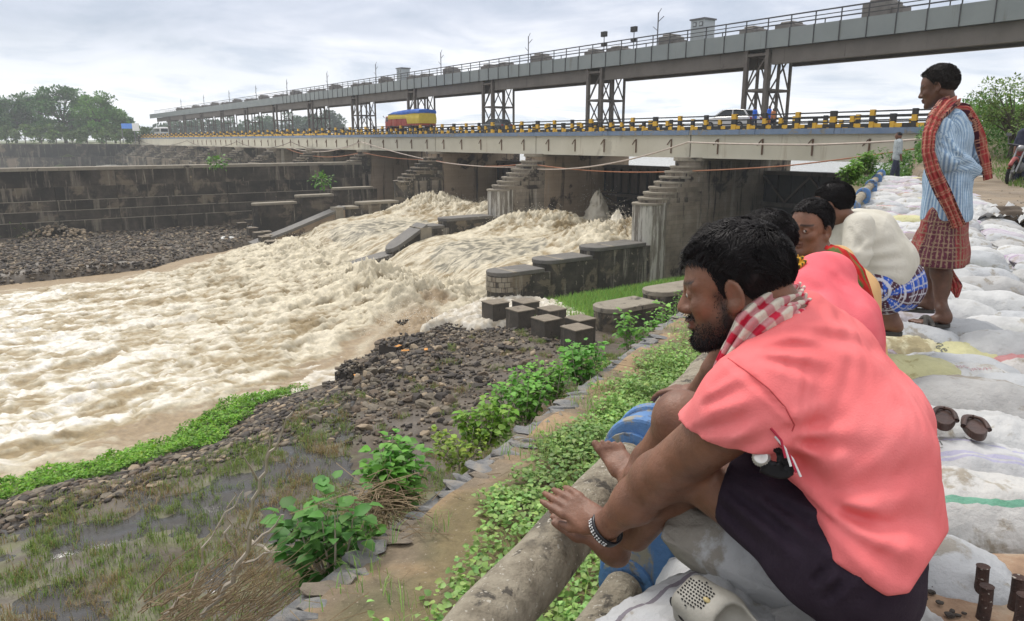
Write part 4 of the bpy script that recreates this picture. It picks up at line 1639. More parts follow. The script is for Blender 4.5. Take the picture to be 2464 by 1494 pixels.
# creeping vine over the river edge
xy = scatter_box(240000, -26, 0, 15, 33)
dn = pdist(xy[:, 0], xy[:, 1], NEAR)
px, py, w = to_px(ground_pts(xy))
wid = np.interp(px, [-100, 0, 300, 520, 620, 745], [2.9, 2.9, 2.9, 3.0, 2.2, 0.5]) + 0.45 * fbm(xy[:, 0] * 0.8, xy[:, 1] * 0.8, 3.0, 3)
k = (dn > -0.35) & (dn < wid) & (px < 748) & (px > -80)
pos = ground_pts(xy[k])[:46000]
dnk = pdist(pos[:, 0], pos[:, 1], NEAR)
pos[:, 2] = np.maximum(pos[:, 2], CAMZ + WL - 0.1 + 0.3 * rng.uniform(0, 1, len(pos))) + rng.uniform(0, 0.2, len(pos)) + 0.12 + 0.25 * fbm(pos[:, 0] * 1.4, pos[:, 1] * 1.4, 8.0, 3)
dd = rng.normal(0, 1, (len(pos), 3)) * [1, 1, 0.5]
clump = 1 + 0.55 * fbm(pos[:, 0] * 2.2, pos[:, 1] * 2.2, pos[:, 2] * 2, 3)[:, None]
o = leaves('creeping_vine', pos, dd, rng.uniform(0.07, 0.16, len(pos)), vary((0.17, 0.36, 0.025), len(pos)) * clump, M_leaf, shape=(DIAV, DIAF))
tag(o, 'bright green creeper matting the near river edge', 'creeper', kind='stuff')


def atc(px, py, c):
    d = ray(px, py)
    k = c / (d[0] * CD[0] + d[1] * CD[1])
    return np.array([d[0] * k, d[1] * k, CAMZ + d[2] * k])


def shrub(cx, ytop, ybot, wpx, c, lbl, leaf, base=(0.13, 0.27, 0.06), nst=9, per=26, name='shrub', spread=0.5, cat='shrub', grp=None, big=True):
    bot, top = atc(cx, ybot, c), atc(cx, ytop, c)
    w = project_w(bot)
    R = wpx / 1760 * w / 2
    Hh = top[2] - bot[2]
    root = bot.copy()
    nst, per = int(nst * 1.25), int(per * 1.5)
    base = (base[0] * 1.25, base[1] * 1.3, base[2] * 1.0)
    e = empty(name, root, lbl, cat, grp)
    st = MB()
    pos, dirs = [], []
    for i in range(nst):
        az = rng.uniform(0, 6.28)
        rr = R * math.sqrt(rng.uniform(0.02, 1.0)) * 0.85
        h = Hh * rng.uniform(0.55, 1.0) * (1.05 - 0.35 * rr / R)
        tip = root + np.array([rr * math.cos(az), rr * math.sin(az), h])
        b0 = root + np.array([rr * 0.25 * math.cos(az), rr * 0.25 * math.sin(az), -0.05])
        m1 = (b0 + tip) / 2 + np.array([rr * 0.15 * math.cos(az), rr * 0.15 * math.sin(az), 0.08 * h])
        st.tube([b0, m1, tip], [0.007, 0.005, 0.002], 4, cap=False)
        for j in range(per):
            f = 1 - rng.uniform(0, 1) ** 1.5 * 0.85
            p = (1 - f) ** 2 * b0 + 2 * f * (1 - f) * m1 + f * f * tip
            a2 = rng.uniform(0, 6.28)
            o_ = leaf * rng.uniform(0.2, 1.3)
            d = np.array([math.cos(a2), math.sin(a2), rng.uniform(-0.45, 0.45)])
            pos.append(p + d * o_)
            dirs.append(d)
    st.build('stem', M_twig, e)
    pos, dirs = np.array(pos), np.array(dirs)
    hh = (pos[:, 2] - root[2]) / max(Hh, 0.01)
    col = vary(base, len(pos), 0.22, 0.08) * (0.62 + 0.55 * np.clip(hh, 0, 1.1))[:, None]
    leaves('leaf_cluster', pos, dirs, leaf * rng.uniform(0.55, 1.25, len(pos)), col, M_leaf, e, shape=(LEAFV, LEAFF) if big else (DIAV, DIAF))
    return e


shrub(800, 1155, 1385, 215, -2.3, 'broad-leaved shrub nearest the camera, growing out below the stone edging', 0.085, (0.075, 0.20, 0.045), 10, 12)
shrub(960, 1035, 1195, 180, -2.4, 'leafy shrub second from the camera beside the straw heap', 0.06, (0.115, 0.28, 0.05), 12, 26)
shrub(875, 1240, 1330, 90, -2.3, 'low spray of leaves at the right of the nearest shrub', 0.06, (0.12, 0.27, 0.06), 5, 14)
shrub(1105, 1010, 1110, 150, -2.7, 'yellowish thin shrub between the leafy shrubs', 0.045, (0.20, 0.28, 0.045), 9, 18)
shrub(1170, 950, 1060, 150, -2.6, 'middle thicket of yellow green shoots above the edging', 0.05, (0.17, 0.30, 0.05), 12, 24)
shrub(1260, 868, 1010, 170, -2.5, 'tall bright thicket rising highest over the rock heap', 0.05, (0.14, 0.31, 0.055), 16, 28)
shrub(1330, 850, 960, 110, -2.4, 'bright shoots to the right of the tall thicket', 0.045, (0.14, 0.30, 0.055), 9, 24)
shrub(1398, 798, 925, 110, -2.35, 'dark-stemmed leafy plant in front of the rightmost baffle blocks', 0.06, (0.11, 0.29, 0.05), 10, 26)
shrub(1450, 850, 920, 90, -2.3, 'loose weeds on the edging right of the dark-stemmed plant', 0.045, (0.16, 0.27, 0.06), 7, 18)
shrub(1520, 728, 850, 75, -2.35, 'pair of pale green shoots before the short rounded wall, left one', 0.06, (0.15, 0.32, 0.07), 5, 24)
shrub(1585, 726, 830, 85, -2.35, 'pair of pale green shoots before the short rounded wall, right one', 0.06, (0.15, 0.32, 0.07), 5, 24)
shrub(1625, 665, 800, 55, -2.4, 'slender young shoot just in front of the near man face', 0.045, (0.15, 0.31, 0.06), 4, 18)
shrub(1655, 790, 850, 90, -2.2, 'small weeds under the chin of the near man', 0.05, (0.13, 0.28, 0.05), 6, 14)
# plants about the far parapet
shrub(2085, 355, 420, 70, -0.95, 'tall weed bush beside the far parapet posts', 0.09, (0.11, 0.22, 0.04), 14, 40)
shrub(2045, 385, 440, 60, -1.1, 'lower weed bush left of the far parapet posts', 0.09, (0.12, 0.23, 0.04), 12, 36)
shrub(2165, 355, 405, 75, -0.3, 'leafy bush at the feet of the distant walking man', 0.09, (0.10, 0.23, 0.05), 14, 46)
for x, y0, y1, w_ in ((525, 388, 404, 14), (775, 430, 448, 20)):
    p = atz(x, y1, -3.05 if x < 600 else -5.0)
    e = empty('wall_sapling', p, 'small green sapling rooted %s' % ('on top of the long dark wall' if x < 600 else 'in a ledge of the long dark wall'), 'plant')
    n = 130
    R = 0.9
    d = rng.normal(0, 1, (n, 3))
    leaves('leaf_cluster', p + d * [0.5, 0.5, 0.35] + [0, 0, 0.7], d, rng.uniform(0.2, 0.45, n), vary((0.10, 0.24, 0.03), n), M_leaf, e)
    MB().tube([p, p + np.array([0, 0, 0.8])], 0.04, 5).build('stem', M_twig, e)
p = atz(30, 578, -10.6)
e = empty('bank_bush', p, 'pale green bush at the foot of the long wall, left frame edge', 'bush')
n = 1500
d = rng.normal(0, 1, (n, 3))
leaves('leaf_cluster', p + d * [1.3, 0.7, 0.45] + [0, 0, 0.6], d, rng.uniform(0.15, 0.35, n), vary((0.15, 0.24, 0.06), n), M_leaf, e, shape=(DIAV, DIAF))

# bare branches over the lower bank
def twig(pts, c, r, mb):
    q = [atc(x, y, c + 0.12 * i) for i, (x, y) in enumerate(pts)]
    out = [q[0]]
    for a, b in zip(q[:-1], q[1:]):
        for f in (0.33, 0.66, 1.0):
            out.append(a + (b - a) * f + rng.normal(0, 0.008, 3))
    n = len(out)
    mb.tube(out, [r * (1 - 0.8 * i / (n - 1)) for i in range(n)], 5, cap=False)


bb = empty('bare_branch', atc(487, 1481, -2.5), 'leafless pale forked branch leaning over the lower bank', 'branch')
mb = MB()
twig([(487, 1481), (547, 1413), (574, 1358), (598, 1314), (602, 1259), (618, 1180), (642, 1108), (673, 1061), (705, 989)], -2.5, 0.013, mb)
mb.build('main_stem', M_twig, bb)
for pl in ([(574, 1358), (548, 1300), (547, 1240), (564, 1174)], [(598, 1318), (650, 1278), (693, 1231)], [(618, 1155), (594, 1116), (582, 1080)], [(642, 1108), (655, 1060), (650, 1030)],
           [(396, 1476), (458, 1417), (497, 1318), (547, 1235), (598, 1176)], [(574, 1360), (620, 1340), (680, 1325)], [(602, 1300), (640, 1320), (670, 1322)]):
    mb = MB()
    twig(pl, -2.5, 0.008, mb)
    mb.build('side_twig', M_twig, bb)
db = empty('dead_brush', atc(600, 1480, -2.4), 'tangle of dead grey brown stalks below the nearest shrub', 'brush')
mb = MB()
for i in range(150):
    x0, y0 = rng.uniform(330, 700), rng.uniform(1440, 1530)
    x1 = x0 + rng.uniform(60, 260)
    y1 = y0 - (x1 - x0) * rng.uniform(0.45, 1.0)
    c0 = -2.35 - rng.uniform(0, 0.5)
    twig([(x0, y0), ((x0 + x1) / 2 + rng.normal(0, 12), (y0 + y1) / 2 + rng.normal(0, 12)), (x1, y1)], c0, 0.0035, mb)
o = mb.build('stalk_tangle', M_straw, db)
o['kind'] = 'stuff'
sh = empty('straw_heap', atc(930, 1215, -2.25), 'small heap of brown straw hanging over the stone edging', 'straw')
mb = MB()
for i in range(260):
    p = atc(930 + rng.normal(0, 36), 1212 + rng.normal(0, 20), -2.2 - rng.uniform(0, 0.3))
    d = rng.normal(0, 1, 3) * [0.10, 0.10, 0.05]
    mb.tube([p - d, p + rng.normal(0, 0.01, 3) + [0, 0, 0.02], p + d], 0.0022, 3, cap=False)
o = mb.build('straw', M_straw, sh)
o['kind'] = 'stuff'

# ------------------------------------------------------------------ trees
M_fol = leafmat('tree_foliage', 0.2, 0.7)


def tree(p, h, r, lbl, grp, base=(0.05, 0.095, 0.025), nclump=26, per=190, leaf=0.55, trunk=True):
    e = empty('tree', p, lbl, 'tree', grp)
    tips = []
    tb = MB()
    tb.tube([p, p + [0.1, 0, h * 0.25], p + [-0.15, 0.1, h * 0.5]], [h * 0.03, h * 0.022, h * 0.014], 7)
    for i in range(nclump):
        a = rng.uniform(0, 6.28)
        f = rng.uniform(0.30, 1.0)
        rad = r * math.sqrt(max(0.04, 1 - (2 * (f - 0.55)) ** 2)) * math.sqrt(rng.uniform(0.1, 1))
        t = p + np.array([rad * math.cos(a), rad * math.sin(a), h * f * rng.uniform(0.85, 1)])
        s0 = p + np.array([0, 0, h * rng.uniform(0.15, 0.45)])
        tb.tube([s0, (s0 + t) / 2 + [0, 0, h * 0.04], t], [h * 0.012, h * 0.007, h * 0.002], 5, cap=False)
        tips.append(t)
    tb.build('trunk', M_bark, e)
    P_, D_, C_ = [], [], []
    for t in tips:
        n = int(per * rng.uniform(0.6, 1.3))
        q = rng.normal(0, 1, (n, 3))
        q /= np.linalg.norm(q, axis=1, keepdims=True)
        q *= rng.uniform(0.2, 1, (n, 1)) ** 0.5
        sz = r * rng.uniform(0.2, 0.38)
        P_.append(t + q * [sz, sz, sz * 0.62])
        D_.append(q + rng.normal(0, 0.5, (n, 3)))
        C_.append(vary(np.array(base) * rng.uniform(0.9, 1.8), n, 0.25, 0.08))
    P_, D_, C_ = (np.concatenate(v) for v in (P_, D_, C_))
    leaves('crown', P_, D_, rng.uniform(0.6, 1.3, len(P_)) * leaf, C_, M_fol, e, shape=(DIAV, DIAF))
    return e


def far_tree(px, ytop, w_px, Y, base_rel, lbl, grp, col=(0.05, 0.10, 0.03), **kw):
    top = aty(px, ytop, Y)
    p = np.array([top[0], Y, CAMZ + base_rel])
    tree(p, top[2] - p[2], w_px / 1760 * Y * 0.5, lbl, grp, col, leaf=Y * 0.0036, **kw)


G1 = 'trees on the far left bank'
for a in [(-40, 240, 90, 235, 'dark tree at the left frame edge'), (22, 228, 95, 250, 'round dark tree second from the left edge'), (80, 222, 85, 262, 'tree filling the gap left of the tallest crown'),
          (140, 203, 115, 245, 'tallest tree of the left bank'), (195, 240, 70, 262, 'shorter dark tree right of the tallest crown'), (232, 228, 95, 238, 'lighter green tree with the ragged right side'), (268, 258, 70, 244, 'low branching tree at the right end of the left bank grove'),
          (300, 285, 46, 275, 'small dark tree behind the blue hoarding')]:
    far_tree(a[0], a[1], a[2], a[3], -1.0, a[4], G1, (0.09, 0.19, 0.035) if a[0] in (232, 268) else (0.05, 0.12, 0.03), nclump=34, per=150)
for i, x in enumerate((-30, 10, 55, 95, 130, 170, 205, 250, 285, 330)):
    far_tree(x, 300 + (i * 7) % 12, 60, 232, -1.2, 'low green bush along the top of the far bank wall, bush %s from the left' % ['one', 'two', 'three', 'four', 'five', 'six', 'seven', 'eight', 'nine', 'ten'][i], 'bushes along the far bank wall', (0.07, 0.12, 0.03), nclump=12, per=90)
G2 = 'distant trees seen under the gantry'
for i, (x, y, w_, Y) in enumerate([(380, 296, 90, 420), (440, 292, 90, 430), (500, 292, 90, 440), (560, 286, 95, 430), (620, 282, 100, 430), (675, 276, 90, 420), (730, 280, 90, 420), (775, 262, 85, 415), (808, 288, 50, 420)]):
    far_tree(x, y, w_, Y, 0.2, 'hazy distant tree under the gantry bridge, tree %s from the left' % ['one', 'two', 'three', 'four', 'five', 'six', 'seven', 'eight', 'nine'][i], G2, (0.045, 0.085, 0.035), nclump=16, per=110)
# right-hand embankment
def bushes(n, s0, s1, t0, t1, lbl, hgt, leaf, base, name='bramble'):
    ss, tt = rng.uniform(s0, s1, n), rng.uniform(t0, t1, n)
    q = J0[None] + ss[:, None] * BD - tt[:, None] * UD
    g = ground_pts(q)
    hh = hgt * (0.5 + 0.8 * np.clip(fbm(q[:, 0] * 0.5, q[:, 1] * 0.5, 2.0, 3) + 0.4, 0, 1.4))
    g[:, 2] += hh * rng.uniform(0, 1, n) ** 0.6
    d = rng.normal(0, 1, (n, 3))
    col = vary(base, n, 0.3, 0.1) * (1 + 0.5 * fbm(g[:, 0], g[:, 1], g[:, 2], 3))[:, None]
    o = leaves(name, g, d, rng.uniform(0.6, 1.3, n) * leaf, np.clip(col, 0.005, 1), M_leaf, shape=(DIAV, DIAF))
    return tag(o, lbl, 'undergrowth', kind='stuff')


bushes(34000, -44, -20.0, 3.0, 15.5, 'thick green undergrowth on the approach embankment', 1.3, 0.17, (0.09, 0.20, 0.035))
n = 26000
ss, tt = rng.uniform(-44, -20, n), rng.uniform(12, 24, n)
q = J0[None] + ss[:, None] * BD - tt[:, None] * UD
q = q[(q @ CD) > 2.4]
pos = ground_pts(q)
tag(blades('verge_grass', pos, rng.uniform(0.06, 0.22, len(pos)), 0.9, rng.uniform(0.012, 0.03, len(pos)), vary((0.12, 0.20, 0.04), len(pos))), 'short green grass on the verge at the right frame edge', 'grass')
c = aty(2440, 300, 27)
p = np.array([c[0], c[1], CAMZ + ground_rel(c[0:1], c[1:2])[0]])
th = aty(2440, 178, 27)[2] - p[2]
tree(p, th, 1.7, 'open-branched thorn tree on the embankment at the right frame edge', None, (0.11, 0.17, 0.04), nclump=34, per=90, leaf=0.11)
# ------------------------------------------------------------------ terrace between the parapet and the stone edging
M_terr = mat('terrace_soil', [(0.1, 0.08, 0.05)], scale=14, attr='Col', rough=0.95, bump=0.7, bscale=40, spots=[(55, 0.68, (0.30, 0.25, 0.19))])
av, cv = np.arange(0.3, 42, 0.06), np.arange(-2.06, -0.34, 0.06)
TA, TC = np.meshgrid(av, cv, indexing='ij')
TX, TY = TA * AD[0] + TC * CD[0], TA * AD[1] + TC * CD[1]
tn = fbm(TX * 1.5, TY * 1.5, 1.0, 4)
TZ = -1.93 + 0.03 * tn + 0.05 * sstep(-1.3, -0.5, TC)
cover = sstep(-0.35, 0.25, 0.9 * fbm(TX * 1.2, TY * 1.2, 6.0, 4) + 4.0 * (TC + 1.88) + 0.05 * (TA - 3))
dirt_c = np.array([0.34, 0.235, 0.14]) + (np.array([0.21, 0.165, 0.115]) - np.array([0.34, 0.235, 0.14])) * sstep(-0.2, 0.3, fbm(TX * 2, TY * 2, 3.0, 3))[..., None]
tc_ = dirt_c * (1 - cover[..., None] * 0.6) + np.array([0.09, 0.095, 0.04]) * cover[..., None] * 0.6
tw = mesh('terrace', np.stack([TX, TY, TZ + CAMZ], -1).reshape(-1, 3), grid_faces(len(av), len(cv)), M_terr, smooth=True, cols=np.clip(tc_, 0, 1).reshape(-1, 3))
tag(tw, kind='structure')
M_edge = mat('edge_stone', [(0.10, 0.105, 0.115), (0.20, 0.20, 0.20), (0.30, 0.26, 0.21)], scale=9, rough=0.85, bump=0.8, bscale=30)
M_edge2 = mat('edge_stone_tan', [(0.16, 0.13, 0.10), (0.26, 0.22, 0.17)], scale=9, rough=0.85, bump=0.8, bscale=30)
ew = empty('stone_edging', AC(6, -2.2, -2.6), 'crooked row of flat grey stones edging the terrace', 'edging')
MBx = MB()
for k in range(40):
    a0 = 0.5 + k
    q = [AC(a0, -2.18, 0)[:2], AC(a0 + 1, -2.18, 0)[:2], AC(a0 + 1, -1.9, 0)[:2], AC(a0, -1.9, 0)[:2]]
    MBx.prism(q, zz(-3.4), zz(-1.975))
MBx.build('edging_core', M_edge, ew)
a = 1.2
k = 0
while a < 30:
    L = rng.uniform(0.05, 0.10) * (1 + a * 0.05)
    V, F = SH1[k % 8]
    R = rand_rot(1, 0.10, math.atan2(AD[1], AD[0]) + 0.3 * rng.uniform(-1, 1), 0.1)[0]
    c0 = AC(a + L / 2, -2.075 + rng.uniform(-0.035, 0.035), -1.955 + rng.uniform(-0.012, 0.015))
    W = (V * [L * 0.68, 0.11 * rng.uniform(0.7, 1.3), 0.030]) @ R.T + c0
    mesh('edge_stone', W, F.tolist(), M_edge if rng.uniform() < 0.75 else M_edge2, ew)
    a += L
    k += 1

# ground cover on the terrace
M_cov = leafmat('cover_leaf', 0.35, 0.5)
n = 120000
aa, cc = rng.uniform(0.9, 4.2, n) ** 1.0, rng.uniform(-2.05, -0.4, n)
aa = np.where(rng.uniform(0, 1, n) < 0.6, 0.9 + (aa - 0.9) * 1.6, 4 + (aa - 0.9) * 3.6)
x, y = aa * AD[0] + cc * CD[0], aa * AD[1] + cc * CD[1]
dens = 0.9 * fbm(x * 1.2, y * 1.2, 6.0, 4) + 4.0 * (cc + 1.88) + 0.05 * (aa - 3)
dens = np.minimum(dens, 0.9) - 0.55 * np.exp(-((aa - 2.6) / 0.9) ** 2) * sstep(-0.7, -1.2, cc)
k = (dens + 0.35 * fbm(x * 6, y * 6, 1.0, 2) > rng.uniform(0.0, 0.75, n))
x, y, aa, cc = x[k][:56000], y[k][:56000], aa[k][:56000], cc[k][:56000]
n = len(x)
zt = -1.93 + 0.03 * fbm(x * 1.5, y * 1.5, 1.0, 4) + 0.05 * sstep(-1.3, -0.5, cc)
pos = np.column_stack([x, y, zz(0.012) + zt + rng.uniform(0.0, 0.085, n) * (0.6 + 0.8 * np.clip(fbm(x * 2, y * 2, 5.0, 3) + 0.3, 0, 1))])
d = rng.normal(0, 1, (n, 3)) * [1, 1, 0.25]
col = vary((0.27, 0.43, 0.12), n, 0.3, 0.1) * (1 + 0.35 * fbm(x * 1.1, y * 1.1, 9.0, 3))[:, None]
o = leaves('ground_cover', pos, d, rng.uniform(0.018, 0.042, n), np.clip(col, 0, 1), M_cov, up=np.tile([0, 0, 1.0], (n, 1)) + rng.normal(0, 0.35, (n, 3)))
tag(o, 'low round-leaved weeds carpeting the terrace', 'weeds', kind='stuff')
n = 9000
aa, cc = rng.uniform(0.6, 9, n), rng.uniform(-2.1, -0.45, n)
x, y = aa * AD[0] + cc * CD[0], aa * AD[1] + cc * CD[1]
k = fbm(x * 2.0, y * 2.0, 16.0, 3) + 0.25 * (cc + 1.2) > 0.08
pos = np.column_stack([x[k], y[k], np.full(k.sum(), zz(-1.915))])
tag(blades('terrace_grass', pos, rng.uniform(0.05, 0.14, len(pos)), 1.1, rng.uniform(0.003, 0.006, len(pos)), vary((0.24, 0.38, 0.10), len(pos))), 'thin grass blades among the terrace weeds', 'grass')
mb = MB()
for i in range(170):
    p = AC(rng.uniform(1.0, 6), rng.uniform(-2.1, -1.2), -1.9)
    d = rng.normal(0, 1, 3) * [0.05, 0.05, 0.006]
    mb.tube([p - d, p + d], rng.uniform(0.0015, 0.003), 4)
o = mb.build('straw_bits', M_straw)
tag(o, 'dry straw bits strewn on the terrace soil', 'straw', kind='stuff')

# ------------------------------------------------------------------ parapet
M_pblue = mat('flaking_blue_paint', [(0.07, 0.17, 0.38), (0.11, 0.24, 0.48)], scale=4, rough=0.6, bump=0.5, bscale=22,
              patch=[(9, 0.53, (0.28, 0.265, 0.21)), (4.0, 0.58, (0.045, 0.065, 0.11))], streak=[(9, 0.55, (0.26, 0.25, 0.19)), (14, 0.63, (0.02, 0.03, 0.055))])
M_conc = mat('lichen_concrete', [(0.17, 0.145, 0.105), (0.30, 0.265, 0.20), (0.40, 0.36, 0.28)], scale=16, rough=0.92, bump=0.9, bscale=45,
             patch=[(11, 0.58, (0.09, 0.08, 0.065)), (3.2, 0.62, (0.13, 0.115, 0.09))], spots=[(70, 0.66, (0.50, 0.47, 0.40))])
RC = -0.715


def parapet_post(a, i):
    e = empty('parapet_post', AC(a, RC, -1.95), ['blue flaking parapet post beside the near man', 'blue parapet post hidden behind the second man', 'blue parapet post behind the cream-shirted man', 'round-topped blue parapet post just above the cream-shirted man',
                                                 'second round-topped blue post above the cream shirt', 'third round-topped blue post, further along the sandbags', 'far blue parapet post half sunk in weeds', 'farthest blue parapet post among the bushes'][i], 'post', 'blue parapet posts')
    PC = RC + 0.028
    hw, ht = 0.132, 0.055
    n = 14
    prof = [(-hw, -2.0), (-hw, -1.03)] + [(-hw * math.cos(math.pi * k / n), -1.03 + hw * math.sin(math.pi * k / n)) for k in range(1, n)] + [(hw, -1.03), (hw, -2.0)]

    def slab(name, a0, a1, grow, m):
        V = [AC(a0, PC + c * grow, z if z < -1.5 else -1.03 + (z + 1.03) * grow) for c, z in prof] + [AC(a1, PC + c * grow, z if z < -1.5 else -1.03 + (z + 1.03) * grow) for c, z in prof]
        k = len(prof)
        F = [tuple(range(k)), tuple(range(2 * k - 1, k - 1, -1))] + [(j, k + j, k + (j + 1) % k, (j + 1) % k) for j in range(k)]
        o = mesh(name, V, F, m, e)
        bevel(o, 0.012, 2)
        return o
    slab('post_core', a - ht, a + ht, 0.9, M_pblue)
    slab('front_flange', a - ht - 0.035, a - ht + 0.01, 1.0, M_pblue)
    slab('rear_flange', a + ht - 0.01, a + ht + 0.035, 1.0, M_pblue)
    for rel in (-1.05, -1.52):
        ring = [AC(a - ht - 0.05, RC, rel), AC(a - ht - 0.03, RC, rel)]
        MB().tube(ring, 0.1, 20).build('collar', M_pblue, e, smooth=False)
    return e


PA = [2.30 + 3.43 * i for i in range(8)]
for i, a in enumerate(PA):
    parapet_post(a, i)
M_railm = M_conc
seg = [-1.2] + PA
for k in range(len(seg) - 1):
    a0, a1 = seg[k] + 0.13, seg[k + 1] - 0.125
    for rel, nm in ((-1.05, 'upper'), (-1.52, 'lower')):
        n = 24
        pts = [AC(a0 + (a1 - a0) * i / n, RC + 0.004 * math.sin(i * 1.7), rel + 0.004 * math.sin(i * 2.3)) for i in range(n + 1)]
        o = MB().tube(pts, 0.079 if nm == 'upper' else 0.07, 18).build('parapet_rail', M_railm, smooth=True)
        tag(o, '%s concrete pipe rail of the parapet, %s' % (nm, ['bay nearest the camera under the near man\'s foot', 'bay between the near man and the second man', 'bay behind the seated men', 'bay beyond the seated men', 'fifth bay between the round-topped posts', 'sixth bay between the round-topped posts', 'seventh bay in the weeds', 'last bay in the weeds'][k]), 'rail', 'parapet rails')

# ------------------------------------------------------------------ sandbags


def bagmat(name, c, stripe=None, dirt=0.57):
    c = tuple(v * 0.82 for v in c)
    m = mat(name, [tuple(v * 0.74 for v in c), c, tuple(min(0.85, v * 1.10) for v in c)], scale=5, rough=0.62, bump=0.6, bscale=26,
            patch=[(3.0, dirt, tuple(v * w_ for v, w_ in zip(c, (0.62, 0.56, 0.47)))), (7.0, 0.61, tuple(v * w_ for v, w_ in zip(c, (0.72, 0.67, 0.58))))])
    if stripe:
        N, L = m.node_tree.nodes, m.node_tree.links
        bs = N['Principled BSDF']
        src = bs.inputs['Base Color'].links[0].from_socket
        t = N.new('ShaderNodeTexCoord')
        sp = N.new('ShaderNodeSeparateXYZ')
        L.new(t.outputs['Object'], sp.inputs[0])
        for off, wd in stripe[1]:
            a = N.new('ShaderNodeMath')
            a.operation = 'SUBTRACT'
            L.new(sp.outputs[stripe[2] if len(stripe) > 2 else 1], a.inputs[0])
            a.inputs[1].default_value = off
            b = N.new('ShaderNodeMath')
            b.operation = 'ABSOLUTE'
            L.new(a.outputs[0], b.inputs[0])
            c_ = N.new('ShaderNodeMath')
            c_.operation = 'LESS_THAN'
            c_.inputs[1].default_value = wd
            L.new(b.outputs[0], c_.inputs[0])
            f = N.new('ShaderNodeMath')
            f.operation = 'MULTIPLY'
            f.inputs[1].default_value = 0.75
            L.new(c_.outputs[0], f.inputs[0])
            x = N.new('ShaderNodeMix')
            x.data_type = 'RGBA'
            L.new(f.outputs[0], x.inputs[0])
            L.new(src, x.inputs[6])
            x.inputs[7].default_value = (*stripe[0], 1)
            src = x.outputs[2]
        L.new(src, bs.inputs['Base Color'])
    return m


M_bag = {
    'white': bagmat('bag_white', (0.60, 0.61, 0.61)),
    'grey': bagmat('bag_grey', (0.49, 0.51, 0.53)),
    'dull': bagmat('bag_dull', (0.46, 0.46, 0.455)),
    'lilac': bagmat('bag_lilac', (0.56, 0.53, 0.58), ((0.33, 0.22, 0.36), [(0.12, 0.05), (-0.02, 0.012)])),
    'purple': bagmat('bag_purple', (0.5, 0.45, 0.5), ((0.26, 0.13, 0.25), [(0.1, 0.07)])),
    'yellow': bagmat('bag_yellow', (0.60, 0.58, 0.32), None, 0.62),
    'pale_yellow': bagmat('bag_pale_yellow', (0.64, 0.60, 0.40)),
    'red': bagmat('bag_red_print', (0.61, 0.59, 0.57), ((0.45, 0.12, 0.13), [(0.06, 0.05)])),
    'blue': bagmat('bag_blue_edge', (0.56, 0.59, 0.60), ((0.10, 0.22, 0.45), [(0.285, 0.008)], 0)),
    'striped': bagmat('bag_striped', (0.62, 0.63, 0.64), ((0.36, 0.35, 0.52), [(0.06, 0.010), (-0.05, 0.010), (-0.075, 0.006)])),
    'near': bagmat('bag_woven_grey', (0.52, 0.53, 0.54), ((0.085, 0.06, 0.09), [(0.085, 0.007)]), 0.57),
    'green': bagmat('bag_green_seam', (0.62, 0.62, 0.60), ((0.04, 0.32, 0.19), [(-0.1, 0.012)])),
}
M_thread = mat('stitch_thread', [(0.02, 0.02, 0.03), (0.05, 0.05, 0.07)], scale=8, rough=0.9)


def bag_height(u, v, sd, amp):
    """half thickness over the plan, u along the length"""
    e = np.clip(1 - np.abs(u) ** 3.0, 0, 1) ** 0.6 * np.clip(1 - np.abs(v) ** 2.1, 0, 1) ** 0.66
    return e * (1 + 0.10 * pnoise(u * 1.2 + sd, v * 1.2, 1.0))


def bag_mesh(name, L, W, T, sd, m, nu=26, nv=18, wr=1.0):
    u, v = np.meshgrid(np.sin(np.linspace(-1, 1, nu) * math.pi / 2), np.sin(np.linspace(-1, 1, nv) * math.pi / 2), indexing='ij')
    h = bag_height(u, v, sd, 1)
    x = u * L / 2 * (1 - 0.05 * v * v)
    y = v * W / 2 * (1 - 0.13 * np.abs(u) ** 3) * (1 + 0.04 * pnoise(u * 2 + sd, 3.0, 0))
    wrk = (0.012 * pnoise(u * 3 + sd, v * 2.2, 2.0) + 0.009 * (1 - 2 * np.abs(pnoise(u * 5.5 + sd, v * 1.8 + 2 * u, 5.0))) + 0.014 * np.abs(u) ** 2 * pnoise(u * 2 + sd, v * 9, 7.0)
           + 0.006 * (1 - 2 * np.abs(pnoise(u * 3.0 + sd, v * 9, 15.0)))) * wr
    top = np.stack([x, y, h * T * 0.55 + wrk * (h > 0.01)], -1)
    bot = np.stack([x, y, -h * T * 0.45 - 0.3 * wrk * (h > 0.01)], -1)
    V = np.concatenate([top.reshape(-1, 3), bot.reshape(-1, 3)])
    F1 = grid_faces(nu, nv)
    F2 = grid_faces(nu, nv)[:, ::-1] + nu * nv
    idx = np.arange(nu * nv).reshape(nu, nv)
    rim = np.concatenate([idx[:, 0], idx[-1, 1:], idx[-2::-1, -1], idx[0, -2:0:-1]])
    F3 = np.array([(rim[(i + 1) % len(rim)], rim[i], rim[i] + nu * nv, rim[(i + 1) % len(rim)] + nu * nv) for i in range(len(rim))])
    F = np.concatenate([F1, F2, F3])
    me = bpy.data.meshes.new(name)
    me.from_pydata(V.tolist(), [], F.tolist())
    me.polygons.foreach_set('use_smooth', np.ones(len(me.polygons), bool))
    me.materials.append(m)
    return me


